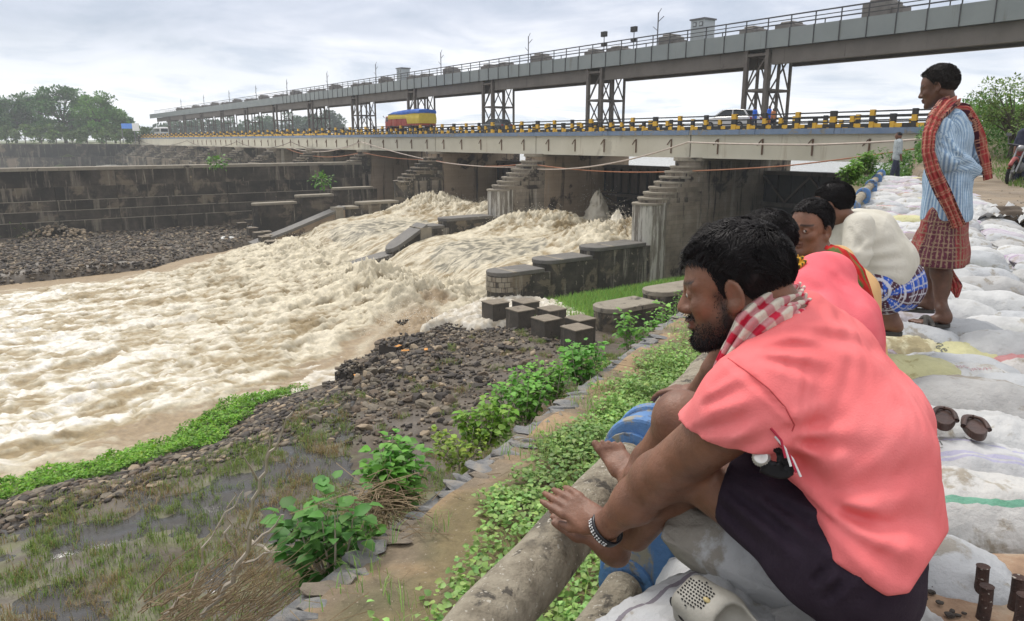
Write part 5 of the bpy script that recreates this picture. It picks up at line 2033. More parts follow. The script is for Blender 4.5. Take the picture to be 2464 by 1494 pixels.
def ear_mesh(W, sd, m):
    """the stitched flat end of a sack"""
    n = 12
    V, F = [], []
    for i in range(n):
        y = (i / (n - 1) - 0.5) * W * 0.86
        w1_ = 0.008 * math.sin(i * 2.1 + sd)
        for j, x in enumerate((0, 0.025, 0.055)):
            V.append((x + 0.006 * math.sin(i * 1.3 + sd), y, w1_ * j + 0.006 * j * math.sin(i * 3 + sd)))
    for i in range(n - 1):
        for j in range(2):
            F.append((i * 3 + j, i * 3 + j + 1, i * 3 + j + 4, i * 3 + j + 3))
    me = bpy.data.meshes.new('sack_end')
    me.from_pydata(V, [], F)
    me.materials.append(m)
    return me


BAGC = {}


def put_bag(c, yaw, col, lbl, L=0.66, W=0.42, T=0.17, tilt=(0, 0), var=None, grp='sandbags laid along the parapet', ear=True, hi=False, name='sandbag'):
    v = int(rng.integers(0, 7)) if var is None else var
    key = (v, col, hi, round(L, 2), round(W, 2), round(T, 2))
    if key not in BAGC:
        BAGC[key] = (bag_mesh('sandbag', L, W, T, v * 7.7 + 1.3, M_bag[col], *((64, 44) if hi else (26, 18))), ear_mesh(W, v, M_bag[col]))
    body, em = BAGC[key]
    e = empty(name, c, lbl, 'sandbag', grp)
    e.rotation_euler = (tilt[0], tilt[1], yaw)
    link('sack_body', body, e)
    if ear:
        for sgn in (1, -1):
            o = link('stitched_end', em, e, (sgn * (L / 2 - 0.012), 0, 0.0))
            o.rotation_euler = (0, 0.25 * sgn, 0 if sgn > 0 else math.pi)
    return e


def bag_text(e, txt, size, loc, rot, m, L, W, T, sd):
    cu = bpy.data.curves.new('print', 'FONT')
    cu.body = txt
    cu.size = size
    cu.align_x = cu.align_y = 'CENTER'
    cu.resolution_u = 3
    tmp = bpy.data.objects.new('tmp_text', cu)
    COL.objects.link(tmp)
    bpy.context.view_layer.update()
    dg = bpy.context.evaluated_depsgraph_get()
    me = bpy.data.meshes.new_from_object(tmp.evaluated_get(dg))
    bpy.data.objects.remove(tmp)
    c, s = math.cos(rot), math.sin(rot)
    for vtx in me.vertices:
        x, y = vtx.co.x * c - vtx.co.y * s + loc[0], vtx.co.x * s + vtx.co.y * c + loc[1]
        u, v = np.clip(x / (L / 2), -0.98, 0.98), np.clip(y / (W / 2), -0.98, 0.98)
        wrk = (0.012 * pnoise(u * 3 + sd, v * 2.2, 2.0) + 0.009 * (1 - 2 * np.abs(pnoise(u * 5.5 + sd, v * 1.8 + 2 * u, 5.0))) + 0.014 * np.abs(u) ** 2 * pnoise(u * 2 + sd, v * 9, 7.0))
        vtx.co = (x, y, float(bag_height(u, v, sd, 1) * T * 0.55 + wrk) + 0.006)
    me.materials.clear()
    me.materials.append(m)
    return link('printed_lettering', me, e)


M_ink = mat('sack_ink', [(0.10, 0.11, 0.10), (0.16, 0.16, 0.15)], scale=20, rough=0.8)
M_ink2 = mat('sack_ink_faded', [(0.36, 0.20, 0.22), (0.42, 0.26, 0.28)], scale=20, rough=0.8)
M_ink3 = mat('sack_ink_blue', [(0.15, 0.25, 0.42), (0.2, 0.3, 0.45)], scale=20, rough=0.8)
yaw0 = math.atan2(CD[1], CD[0])
def ordi(n):
    a = ['', 'first', 'second', 'third', 'fourth', 'fifth', 'sixth', 'seventh', 'eighth', 'ninth', 'tenth', 'eleventh', 'twelfth', 'thirteenth', 'fourteenth', 'fifteenth', 'sixteenth', 'seventeenth', 'eighteenth', 'nineteenth']
    if n < 20:
        return a[n]
    t = {2: 'twent', 3: 'thirt', 4: 'fort', 5: 'fift', 6: 'sixt', 7: 'sevent', 8: 'eight', 9: 'ninet'}[n // 10]
    return t + 'ieth' if n % 10 == 0 else t + 'y-' + a[n % 10]


words_a = ['first', 'second', 'third', 'fourth', 'fifth', 'sixth', 'seventh', 'eighth', 'ninth', 'tenth', 'eleventh', 'twelfth', 'thirteenth', 'fourteenth', 'fifteenth', 'sixteenth', 'seventeenth', 'eighteenth', 'nineteenth', 'twentieth']
cols_a = ['white', 'grey', 'white', 'dull', 'lilac', 'white', 'grey', 'white', 'red', 'white', 'purple', 'grey']
desc = {'white': 'dusty white', 'grey': 'blue-grey', 'dull': 'dull grey', 'lilac': 'pale lilac-banded', 'purple': 'purple-printed white', 'red': 'faded red-printed', 'yellow': 'yellow-green', 'pale_yellow': 'pale yellow', 'blue': 'white blue-edged', 'striped': 'blue-striped white', 'green': 'white green-seamed'}
# rows across the crest, far to near; the nearest rows are laid one by one below
row = 0
a = 4.15
ROWS = []
while a < 27:
    grow = 0.385
    cs = [-0.22, 0.40, 1.0] if row % 2 == 0 else [-0.42, 0.14, 0.74, 1.22]
    for j, c0 in enumerate(cs):
        rel = -1.36 + 0.03 * math.sin(row * 1.9 + j) - (0.13 if c0 > 0.95 else 0) + (0.004 * a)
        if c0 > 1.1:
            rel -= 0.06
        cl = cols_a[(row * 5 + j * 3) % len(cols_a)]
        if 8.0 < a < 9.5 and j == len(cs) - 1 or row % 11 == 1 and j == 1:
            cl = 'yellow'
        wh = ['touching the parapet', 'just in from the parapet', 'toward the road', 'at the road edge'][min(j + (1 if (len(cs) == 4 and j > 0) else 0), 3)] if len(cs) == 4 else ['on the parapet side', 'in the middle', 'at the dirt road edge'][j]
        put_bag(AC(a + rng.uniform(-0.05, 0.05), c0 + rng.uniform(-0.04, 0.04), rel), yaw0 + rng.uniform(-0.16, 0.16), cl,
                '%s sandbag %s, %s row past the standing man' % (desc[cl], wh, ordi(row + 1)),
                T=0.25, W=0.37, tilt=(rng.uniform(-0.10, 0.10) + 0.10, rng.uniform(-0.06, 0.06) + (0.12 if c0 > 0.9 else 0)), ear=a < 14)
    a += grow
    row += 1
# lower course showing along the dirt road side
a, k = 3.2, 0
while a < 24:
    put_bag(AC(a, 1.42 + rng.uniform(-0.05, 0.05), -1.47 + 0.008 * a), yaw0 + rng.uniform(-0.35, 0.35), ['white', 'dull', 'grey', 'lilac'][k % 4], '%s sandbag, %s along the lower course beside the dirt road' % (desc[['white', 'dull', 'grey', 'lilac'][k % 4]], ordi(k + 1)),
            T=0.18, tilt=(0.05, 0.22), ear=False)
    a += 0.62
    k += 1

NB_DROP = 0.085
NEARB = [  # px, py, rel, colour, yaw offset, label, variant
    (2305, 826, -1.28, 'grey', -0.10, 'blue-grey sandbag directly under the standing man\'s near sandal', 2),
    (2120, 835, -1.32, 'dull', 0.25, 'dull sandbag at the edge of the blue checked lungi', 1),
    (2470, 800, -1.31, 'grey', -0.1, 'blue-grey sandbag at the frame edge right of the standing man', 4),
    (2180, 868, -1.30, 'pale_yellow', 0.3, 'pale yellow sandbag peeking out beside the second pink shirt', 5),
    (2335, 885, -1.31, 'yellow', -0.05, 'yellow-green sandbag printed with dark letters', 3),
    (2500, 868, -1.33, 'yellow', -0.1, 'yellow-green sandbag cut by the right frame edge', 6),
    (2315, 940, -1.29, 'white', -0.08, 'broad white sandbag in front of the yellow-green one', 0),
    (2505, 925, -1.33, 'red', -0.1, 'white sandbag with a red printed band at the right frame edge', 2),
    (2340, 1000, -1.29, 'blue', -0.08, 'grey white sandbag with a dark blue edge above the slippers', 4),
    (2530, 1000, -1.34, 'white', -0.1, 'white sandbag at the frame edge level with the slippers', 5),
    (2345, 1072, -1.29, 'white', -0.04, 'smooth white sandbag carrying the brown slippers', 3),
    (2345, 1158, -1.29, 'striped', -0.04, 'white sandbag with thin blue stripes and a letter M', 1),
    (2545, 1120, -1.36, 'dull', -0.1, 'dull sandbag beyond the striped one at the frame edge', 0),
    (2345, 1240, -1.28, 'green', -0.04, 'fat white sandbag with a green seam above the rusty rods', 6),
    (2575, 1250, -1.36, 'white', -0.1, 'white sandbag in the lower right beyond the green seam', 2),
    (2150, 950, -1.33, 'dull', 0.1, 'sandbag hidden behind the near man\'s back', 1),
    (2150, 1040, -1.33, 'white', 0.1, 'white sandbag hidden behind the near man', 2),
    (2130, 1150, -1.33, 'grey', 0.1, 'grey sandbag under the near man\'s seat', 3),
    (1950, 950, -1.34, 'white', 0.1, 'white sandbag under the second man', 3),
]
for px, py, rel, cl, dy, lbl, vr in NEARB:
    L_, W_, T_ = 0.66, 0.42, 0.27
    e = put_bag(atz(px, py, rel - NB_DROP - (0.04 if 'near sandal' in lbl else 0)), yaw0 + 0.32 + dy, cl, lbl, L=L_, W=W_, T=T_, tilt=(0.15, 0.04), var=vr, hi=True)
    sd = vr * 7.7 + 1.3
    if 'letters' in lbl:
        bag_text(e, 'urale', 0.085, (-0.20, 0.0), -1.45, M_ink, L_, W_, T_, sd)
    if 'letter M' in lbl:
        bag_text(e, 'M', 0.05, (-0.17, 0.01), 0.0, M_ink, L_, W_, T_, sd)
        bag_text(e, '_', 0.05, (-0.17, 0.0), 0.0, M_ink, L_, W_, T_, sd)
    if 'broad white' in lbl:
        bag_text(e, 'MOSRWH', 0.04, (0.02, -0.02), 0.05, M_ink2, L_, W_, T_, sd)
    if 'dark blue edge' in lbl:
        bag_text(e, 'PITI', 0.05, (0.22, 0.02), 1.5, M_ink3, L_, W_, T_, sd)
# the row of sacks the men sit on
for i, (a_, c_, r_) in enumerate([(2.36, -.16, -1.17), (2.74, -.22, -1.24), (3.12, -.18, -1.22), (3.50, -.20, -1.24), (3.88, -.24, -1.30), (2.0, -.25, -1.35), (1.6, -.30, -1.38), (2.55, .15, -1.40)]):
    put_bag(AC(a_, c_, r_), yaw0 + 0.05 * (i % 3), ['dull', 'grey', 'white'][i % 3], ['dull', 'blue-grey', 'white'][i % 3] + ' sandbag in the row the men sit on, %s from the camera end' % ['fourth', 'fifth', 'sixth', 'seventh', 'eighth', 'second', 'first', 'ninth'][i], T=0.22, var=i % 7, L=0.6, W=0.4, ear=False)
# sacks by the near man's seat
e = put_bag(P(1868, 1325, 1.66), yaw0 - 0.02, 'near', 'worn grey woven sack under the near man, dark seam stripe and printed letters', L=0.48, W=0.36, T=0.27, tilt=(-0.10, 0.16), var=2, hi=True, ear=False)
bag_text(e, 'NFRMA', 0.05, (-0.13, -0.03), 1.25, M_ink, 0.48, 0.36, 0.27, 2 * 7.7 + 1.3)
e = put_bag(P(1665, 1570, 1.52), yaw0 + 1.0, 'near', 'grey white sack at the bottom edge under the clog, tied at its corner', L=0.44, W=0.34, T=0.2, tilt=(0.05, -0.1), var=4, hi=True, ear=False)
e = put_bag(P(2080, 1600, 1.46), yaw0 - 0.1, 'dull', 'grey sack at the bottom edge below the near man\'s shorts', L=0.42, W=0.44, T=0.2, tilt=(0.0, 0.05), var=1, hi=True)
# ------------------------------------------------------------------ concrete footing with rods
M_led = mat('rusty_concrete', [(0.20, 0.125, 0.08), (0.32, 0.215, 0.14), (0.40, 0.33, 0.25)], scale=7, rough=0.9, bump=0.6, bscale=30, patch=[(5, 0.6, (0.48, 0.45, 0.40))])
M_rod = mat('rusted_iron', [(0.035, 0.022, 0.02), (0.085, 0.045, 0.035)], scale=30, rough=0.85, bump=0.9, bscale=60, spots=[(60, 0.66, (0.40, 0.37, 0.33))])
o = MB().prism([atz(2120, 1320, -1.36)[:2], atz(2620, 1330, -1.36)[:2], atz(2620, 1720, -1.36)[:2], atz(2120, 1720, -1.36)[:2]][::-1], zz(-1.75), zz(-1.36)).build('concrete_footing', M_led)
bevel(o, 0.02, 2)
tag(o, 'rust-stained concrete footing at the lower right corner', 'footing')
for x, y, l in ((2355, 1437, 'rusty iron rod stub, the rear one nearer the frame middle'), (2364, 1488, 'rusty iron rod stub, the front one nearer the frame middle'), (2440, 1465, 'rusty iron rod stub, the rear one at the frame edge'), (2452, 1510, 'rusty iron rod stub, the front one at the frame edge')):
    b = atz(x, y, -1.36)
    o = MB().tube([b - [0, 0, 0.05], b + [0.002, 0, 0.05], b + [0, 0.002, 0.105]], [0.019, 0.018, 0.0175], 14).build('iron_rod', M_rod)
    bevel(o, 0.002, 1)
    tag(o, l, 'rod', 'rusty rod stubs')
for i in range(16):
    b = atz([2210, 2215, 2222, 2240, 2272, 2290, 2305, 2232, 2330, 2205, 2260, 2284, 2215, 2242, 2320, 2300][i], [1452, 1470, 1440, 1425, 1405, 1470, 1480, 1398, 1430, 1440, 1450, 1480, 1480, 1410, 1475, 1420][i], -1.35)
    V, F = SH1[i % 8]
    r = rng.uniform(0.007, 0.016)
    o = mesh('pebble', V * [r * 1.3, r, r * 0.7] + b, F.tolist(), M_stone1[0], origin=b)
    tag(o, 'small black pebble on the rusty concrete footing', 'pebble', 'black pebbles on the footing')

# ------------------------------------------------------------------ dirt road litter
TS = aty(2405, 545, 12.3)
TS[2] = CAMZ + float(ground_rel(TS[0:1], TS[1:2])[0])
e = empty('torn_sack', TS, 'burst white sack spilling brown soil on the dirt road', 'sack')
V, F = ico(3)
r = 1 + 0.22 * fbm(V[:, 0] * 1.5, V[:, 1] * 1.5, V[:, 2] * 1.5, 3)
mesh('soil', V * r[:, None] * [0.36, 0.28, 0.20] + TS + [0.05, 0, 0.12], F.tolist(), M_terr if False else mat('spilt_soil', [(0.06, 0.045, 0.035), (0.12, 0.095, 0.07)], scale=9, rough=0.95, bump=0.6, bscale=30), e, smooth=True)
for q, (dx, dy, s) in enumerate(((-0.30, -0.05, 0.42), (0.30, 0.1, 0.42), (0.42, -0.22, 0.36), (0.0, 0.25, 0.45), (0.55, 0.0, 0.3))):
    n = 16
    u, v = np.meshgrid(np.linspace(-1, 1, n), np.linspace(-1, 1, n), indexing='ij')
    z = 0.22 * (1 - (u * 0.8) ** 2) * (1 - 0.5 * v * v) + 0.13 * fbm(u * 2.4 + q * 5, v * 2.4, 1.0, 3)
    Vc = np.stack([u * s + dx + TS[0], v * s * 0.62 + dy + TS[1], z + TS[2] + 0.05], -1)
    o = mesh('sacking', Vc.reshape(-1, 3), grid_faces(n, n), M_bag['white'], e, smooth=True)
for i, (x, y, s) in enumerate([(2464, 590, 0.22), (2405, 604, 0.13), (2345, 578, 0.10), (2300, 560, 0.12), (2380, 625, 0.08), (2330, 530, 0.1), (2290, 545, 0.1), (2420, 572, 0.09), (2360, 460, 0.12)]):
    p = atz(x, y, -1.5)
    p[2] = CAMZ + float(ground_rel(p[0:1], p[1:2])[0])
    rag(p, s, M_litter, ['white plastic scrap at the right frame edge below the burst sack', 'flat white scrap on the dirt road left of the edge scrap', 'small white scrap beside the sandbags', 'pale scrap close to the standing man\'s back', 'tiny scrap nearest the camera on the road', 'white scrap at the sandbag foot behind the scarf end', 'white scrap touching the lower sandbags', 'little pale scrap in the road middle', 'white bag scrap on the verge behind the standing man'][i], amp=0.12)
n = 900
aa, cc = rng.uniform(5, 22, n), 1.6 + rng.uniform(0, 1, n) ** 0.8 * 5
pos = np.column_stack([aa * AD[0] + cc * CD[0], aa * AD[1] + cc * CD[1]])
pos = ground_pts(pos)
R = rand_rot(n, 0.3)
V, F, C = merge(SH0, pos, R, rng.uniform(0.01, 0.045, (n, 1)) * np.array([[1, 0.8, 0.5]]), np.array(PAL)[rng.integers(1, 4, n)])
tag(mesh('road_gravel', V, F, M_stone, cols=C), 'loose gravel on the dirt road', 'gravel', kind='stuff')
# ------------------------------------------------------------------ implicit modelling: smooth unions turned into one continuous skin


def nrm(v):
    v = np.asarray(v, float)
    return v / (np.linalg.norm(v) + 1e-12)


class Field:
    def __init__(s, h):
        s.ops, s.h = [], h

    # primitives: each stores (kind, params, blend, bbox)
    def cone(s, a, b, r1, r2=None, k=0.03, sub=False):
        r2 = r1 if r2 is None else r2
        a, b = np.asarray(a, float), np.asarray(b, float)
        r = max(r1, r2) + k
        s.ops.append(('cone', (a, b, r1, r2), k, np.minimum(a, b) - r, np.maximum(a, b) + r, sub))
        return s

    def ell(s, c, rad, R=None, k=0.03, sub=False):
        c = np.asarray(c, float)
        rad = np.asarray(rad, float)
        R = np.eye(3) if R is None else np.asarray(R, float)  # columns are the axes
        ext = np.abs(R) @ rad + k
        s.ops.append(('ell', (c, rad, R), k, c - ext, c + ext, sub))
        return s

    def slab(s, a, b, r1, r2, lat, wid, k=0.03, sub=False):
        """round cone swept sideways: an oblong limb or trunk section, lat = sideways unit vector, wid = half sweep"""
        a, b, lat = np.asarray(a, float), np.asarray(b, float), nrm(lat)
        r = max(r1, r2) + k + wid
        s.ops.append(('slab', (a, b, r1, r2, lat, wid), k, np.minimum(a, b) - r, np.maximum(a, b) + r, sub))
        return s

    @staticmethod
    def _cone(p, a, b, r1, r2):
        ba = b - a
        l2 = ba @ ba
        t = np.clip(((p - a) @ ba) / l2, 0, 1)
        d = np.linalg.norm(p - a - t[..., None] * ba, axis=-1)
        return d - (r1 + (r2 - r1) * t)

    def ev(s, op, p):
        kind, q = op[0], op[1]
        if kind == 'cone':
            return s._cone(p, *q)
        if kind == 'slab':
            a, b, r1, r2, lat, wid = q
            u = (p - a) @ lat
            ba = b - a
            # remove the sideways component up to wid
            t0 = np.clip(((p - a) @ ba) / (ba @ ba), 0, 1)
            off = u - (t0 * (ba @ lat))
            return s._cone(p - np.clip(off, -wid, wid)[..., None] * lat, a, b, r1, r2)
        c, rad, R = q
        x = (p - c) @ R
        k0 = np.linalg.norm(x / rad, axis=-1)
        k1 = np.linalg.norm(x / (rad * rad), axis=-1)
        return k0 * (k0 - 1) / (k1 + 1e-9)

    def run(s, disp=None, cut=None, pad=0.02):
        lo = np.min([o[3] for o in s.ops if not o[5]], axis=0) - pad
        hi = np.max([o[4] for o in s.ops if not o[5]], axis=0) + pad
        n = np.ceil((hi - lo) / s.h).astype(int) + 1
        ax = [lo[i] + s.h * np.arange(n[i]) for i in range(3)]
        D = np.full(n, 0.25, np.float32)
        for o in s.ops:
            i0 = np.maximum(((o[3] - lo) / s.h).astype(int) - 1, 0)
            i1 = np.minimum(((o[4] - lo) / s.h).astype(int) + 3, n)
            if (i1 <= i0).any():
                continue
            sl = tuple(slice(a, b) for a, b in zip(i0, i1))
            X = np.stack(np.meshgrid(*[ax[i][sl[i]] for i in range(3)], indexing='ij'), -1)
            d = s.ev(o, X)
            k = o[2]
            A = D[sl]
            if o[5]:
                d = -d
                hh = np.clip(0.5 - 0.5 * (A - d) / k, 0, 1)
                D[sl] = A + (d - A) * hh + k * hh * (1 - hh)
            else:
                hh = np.clip(0.5 + 0.5 * (A - d) / k, 0, 1)
                D[sl] = A + (d - A) * hh - k * hh * (1 - hh)
        if disp is not None or cut is not None:
            m = np.abs(D) < 0.06
            idx = np.where(m)
            pts = np.stack([ax[i][idx[i]] for i in range(3)], -1)
            if disp is not None:
                D[idx] += disp(pts)
            if cut is not None:
                X = np.stack(np.meshgrid(*ax, indexing='ij'), -1)
                D = np.maximum(D, cut(X).astype(np.float32))
        return nets(D, lo, s.h)


def nets(D, lo, h):
    """naive surface nets"""
    n = D.shape
    ins = D < 0
    c = np.zeros((n[0] - 1, n[1] - 1, n[2] - 1), np.int8)
    for i in (0, 1):
        for j in (0, 1):
            for k in (0, 1):
                c += ins[i:n[0] - 1 + i, j:n[1] - 1 + j, k:n[2] - 1 + k]
    act = (c > 0) & (c < 8)
    I = np.stack(np.where(act), -1)
    vid = np.full(act.shape, -1, np.int64)
    vid[act] = np.arange(len(I))
    acc = np.zeros((len(I), 3))
    cnt = np.zeros(len(I))
    cor = [(i, j, k) for i in (0, 1) for j in (0, 1) for k in (0, 1)]
    for a in cor:
        for ax_ in range(3):
            if a[ax_]:
                continue
            b = list(a)
            b[ax_] = 1
            da = D[I[:, 0] + a[0], I[:, 1] + a[1], I[:, 2] + a[2]]
            db = D[I[:, 0] + b[0], I[:, 1] + b[1], I[:, 2] + b[2]]
            m = (da < 0) != (db < 0)
            t = np.where(m, da / np.where(m, da - db, 1), 0)
            p = np.repeat(np.array(a, float)[None], len(I), 0)
            p[:, ax_] += t
            acc[m] += p[m]
            cnt[m] += 1
    V = lo + h * (I + acc / cnt[:, None])
    F = []
    for ax_ in range(3):
        o1, o2 = [(1, 2), (2, 0), (0, 1)][ax_]
        sa = [slice(1, n[i] - 1) for i in range(3)]
        sa[ax_] = slice(0, n[ax_] - 1)
        sb = list(sa)
        sb[ax_] = slice(1, n[ax_])
        A, B = ins[tuple(sa)], ins[tuple(sb)]
        for flip, m in ((False, A & ~B), (True, ~A & B)):
            q = np.stack(np.where(m), -1)
            if not len(q):
                continue
            q[:, o1] += 1
            q[:, o2] += 1
            e1, e2 = np.zeros(3, int), np.zeros(3, int)
            e1[o1], e2[o2] = 1, 1
            f = [q - e1 - e2, q - e2, q, q - e1]
            ids = np.stack([vid[x[:, 0], x[:, 1], x[:, 2]] for x in f], -1)
            if flip:
                ids = ids[:, ::-1]
            F.append(ids)
    F = np.concatenate(F)
    F = F[(F >= 0).all(1)]
    return V, F


def relax(V, F, it=2, lam=0.5):
    for _ in range(it):
        S_, C_ = np.zeros_like(V), np.zeros(len(V))
        for a, b in ((0, 1), (1, 2), (2, 3), (3, 0)):
            np.add.at(S_, F[:, a], V[F[:, b]])
            np.add.at(S_, F[:, b], V[F[:, a]])
            np.add.at(C_, F[:, a], 1)
            np.add.at(C_, F[:, b], 1)
        V = V + lam * (S_ / np.maximum(C_, 1)[:, None] - V)
    return V


# ------------------------------------------------------------------ people
M_skin = mat('skin', [(0.1, 0.05, 0.03)], scale=18, attr='Col', rough=0.46, bump=0.2, bscale=110, sub=0.06, spec=0.45)
M_hair = mat('hair', [(0.007, 0.006, 0.007), (0.016, 0.014, 0.015)], scale=30, rough=0.55, spec=0.22)
M_hairg = mat('greying_hair', [(0.015, 0.013, 0.013), (0.05, 0.045, 0.042)], scale=60, rough=0.6, spec=0.3)
M_eye = mat('eye_white', [(0.55, 0.5, 0.46)], rough=0.15)
M_iris = mat('iris', [(0.02, 0.012, 0.008)], rough=0.1)
SKIN = np.array([0.195, 0.092, 0.056])
SKIN2 = np.array([0.27, 0.125, 0.072])


def basis(fwd, up):
    f = nrm(fwd)
    l = nrm(np.cross(up, f))
    u = np.cross(f, l)
    return np.stack([f, l, u], 1)  # columns: forward, left, up


def head_ops(F, O, R, s=1.0, beard=False, mouth=0.0):
    """adds a head at O, axes R (forward, left, up)"""
    T = lambda x, y, z: O + R @ (np.array([x, y, z]) * s)
    r3 = lambda *v: np.array(v) * s
    k = 0.02 * s
    F.ell(T(-.016, 0, .045), r3(.100, .077, .085), R, k)
    F.ell(T(.026, 0, .010), r3(.062, .064, .088), R, 0.03 * s)
    F.ell(T(.034, 0, -.052), r3(.054, .050, .052), R, 0.03 * s)
    for y in (-1, 1):
        F.cone(T(.0, .052 * y, -.040), T(.062, .018 * y, -.092), .020 * s, .017 * s, 0.03 * s)
        F.cone(T(.083, .010 * y, .026), T(.066, .050 * y, .024), .0115 * s, .010 * s, 0.012 * s)
        F.ell(T(.060, .043 * y, -.018), r3(.022, .019, .020), R, 0.02 * s)
        F.ell(T(.094, .0135 * y, -.028), r3(.011, .0085, .0085), R, 0.007 * s)
    F.ell(T(.079, 0, -.098), r3(.018, .022, .016), R, 0.02 * s)
    F.cone(T(.084, 0, .020), T(.1065, 0, -.022), .0075 * s, .0125 * s, 0.014 * s)
    for y in (-1, 1):
        F.ell(T(.098, .032 * y, .005), r3(.020, .019, .013), R, 0.014 * s, sub=True)
        F.ell(T(.0765, .031 * y, .007), r3(.0150, .0165, .0140), R, 0.004 * s)
        F.ell(T(.094, .032 * y, .0055), r3(.012, .0125, .0035), R, 0.002 * s, sub=True)
    F.ell(T(.093, 0, -.052), r3(.012, .023, .008), R, 0.006 * s)
    F.ell(T(.091, 0, -.064), r3(.012, .020, .0085), R, 0.006 * s)
    F.ell(T(.104, 0, -.0575), r3(.012, .026, .0022), R, 0.004 * s, sub=True)
    for y in (-1, 1):  # ears
        er = R @ np.array([[1, 0, 0], [0, 1, 0], [0, 0, 1.0]])
        tilt = 0.22
        c_, s_ = math.cos(tilt), math.sin(tilt)
        Re = R @ np.array([[c_, 0, -s_], [0, 1, 0], [s_, 0, c_]]).T
        Rz_ = np.array([[math.cos(0.4 * y), -math.sin(0.4 * y), 0], [math.sin(0.4 * y), math.cos(0.4 * y), 0], [0, 0, 1]])
        Re = Re @ Rz_.T
        F.ell(T(-.012, .083 * y, .000), r3(.0195, .0085, .034), Re, 0.006 * s)
        F.ell(T(-.004, .079 * y, -.026), r3(.012, .009, .013), Re, 0.008 * s)
        F.ell(T(-.010, .0935 * y, .002), r3(.0115, .009, .0235), Re, 0.004 * s, sub=True)
        F.ell(T(-.001, .092 * y, -.006), r3(.006, .012, .009), Re, 0.003 * s, sub=True)


def head_cols(V, O, R, s, col, base, beard=0.0):
    L = (V - O) @ R / s
    x, y, z = L.T
    near = (np.abs(x) < .14) & (np.abs(y) < .11) & (z > -.13) & (z < .15)
    n = pnoise(x * 30, y * 30, z * 30)
    c = col.copy()
    # brows
    br = np.exp(-((z - .030 - 0.10 * np.abs(np.abs(y) - .03)) / .0055) ** 2) * (np.abs(np.abs(y) - .034) < .024) * (x > .045)
    c = c * (1 - 0.9 * np.clip(br, 0, 1)[:, None] * near[:, None])
    lip = np.exp(-((z + .0575) / .010) ** 2) * (np.abs(y) < .025) * (x > .08)
    c = c + (np.array([0.11, 0.045, 0.040]) - c) * (0.6 * lip * near)[:, None]
    if beard:
        jaw = sstep(-.030, -.058, z + 0.45 * np.maximum(0, x - .055)) * sstep(-.012, .012, x)
        jaw = np.maximum(jaw, sstep(-.066, -.080, z) * (x > 0.0))
        side = np.exp(-((x - .016 - 0.25 * (z + .02)) / .012) ** 2) * sstep(.02, .0, z) * (z > -.09)
        mus = np.exp(-((z + .042) / .007) ** 2) * (np.abs(y) < .03) * (x > .07)
        mus = np.maximum(mus, np.exp(-((z + .043) / .008) ** 2) * (np.abs(y) < .034) * (x > .066))
        m = np.clip(jaw * .62 + side * 0.75 + sstep(-.07, -.085, z) * .2 + mus * 1.2, 0, 1) * (0.95 + 0.25 * n) * (1 - lip * 0.8)
        m = np.clip(m, 0, 1) * near * beard
        c = c * (1 - m[:, None]) + np.array([0.012, 0.011, 0.011]) * m[:, None]
    return c


def eyes(e, O, R, s=1.0, look=(1, 0, 0)):
    T = lambda x, y, z: O + R @ (np.array([x, y, z]) * s)
    V, F = ico(2)
    for y in (-1, 1):
        c = T(.0772, .031 * y, .0060)
        mesh('eyeball', V * np.array([.0128 * s] * 3) + c, F.tolist(), M_eye, e, smooth=True)
        d = R @ nrm(look)
        mesh('iris', V * .0062 * s + c + d * .0081 * s, F.tolist(), M_iris, e, smooth=True)


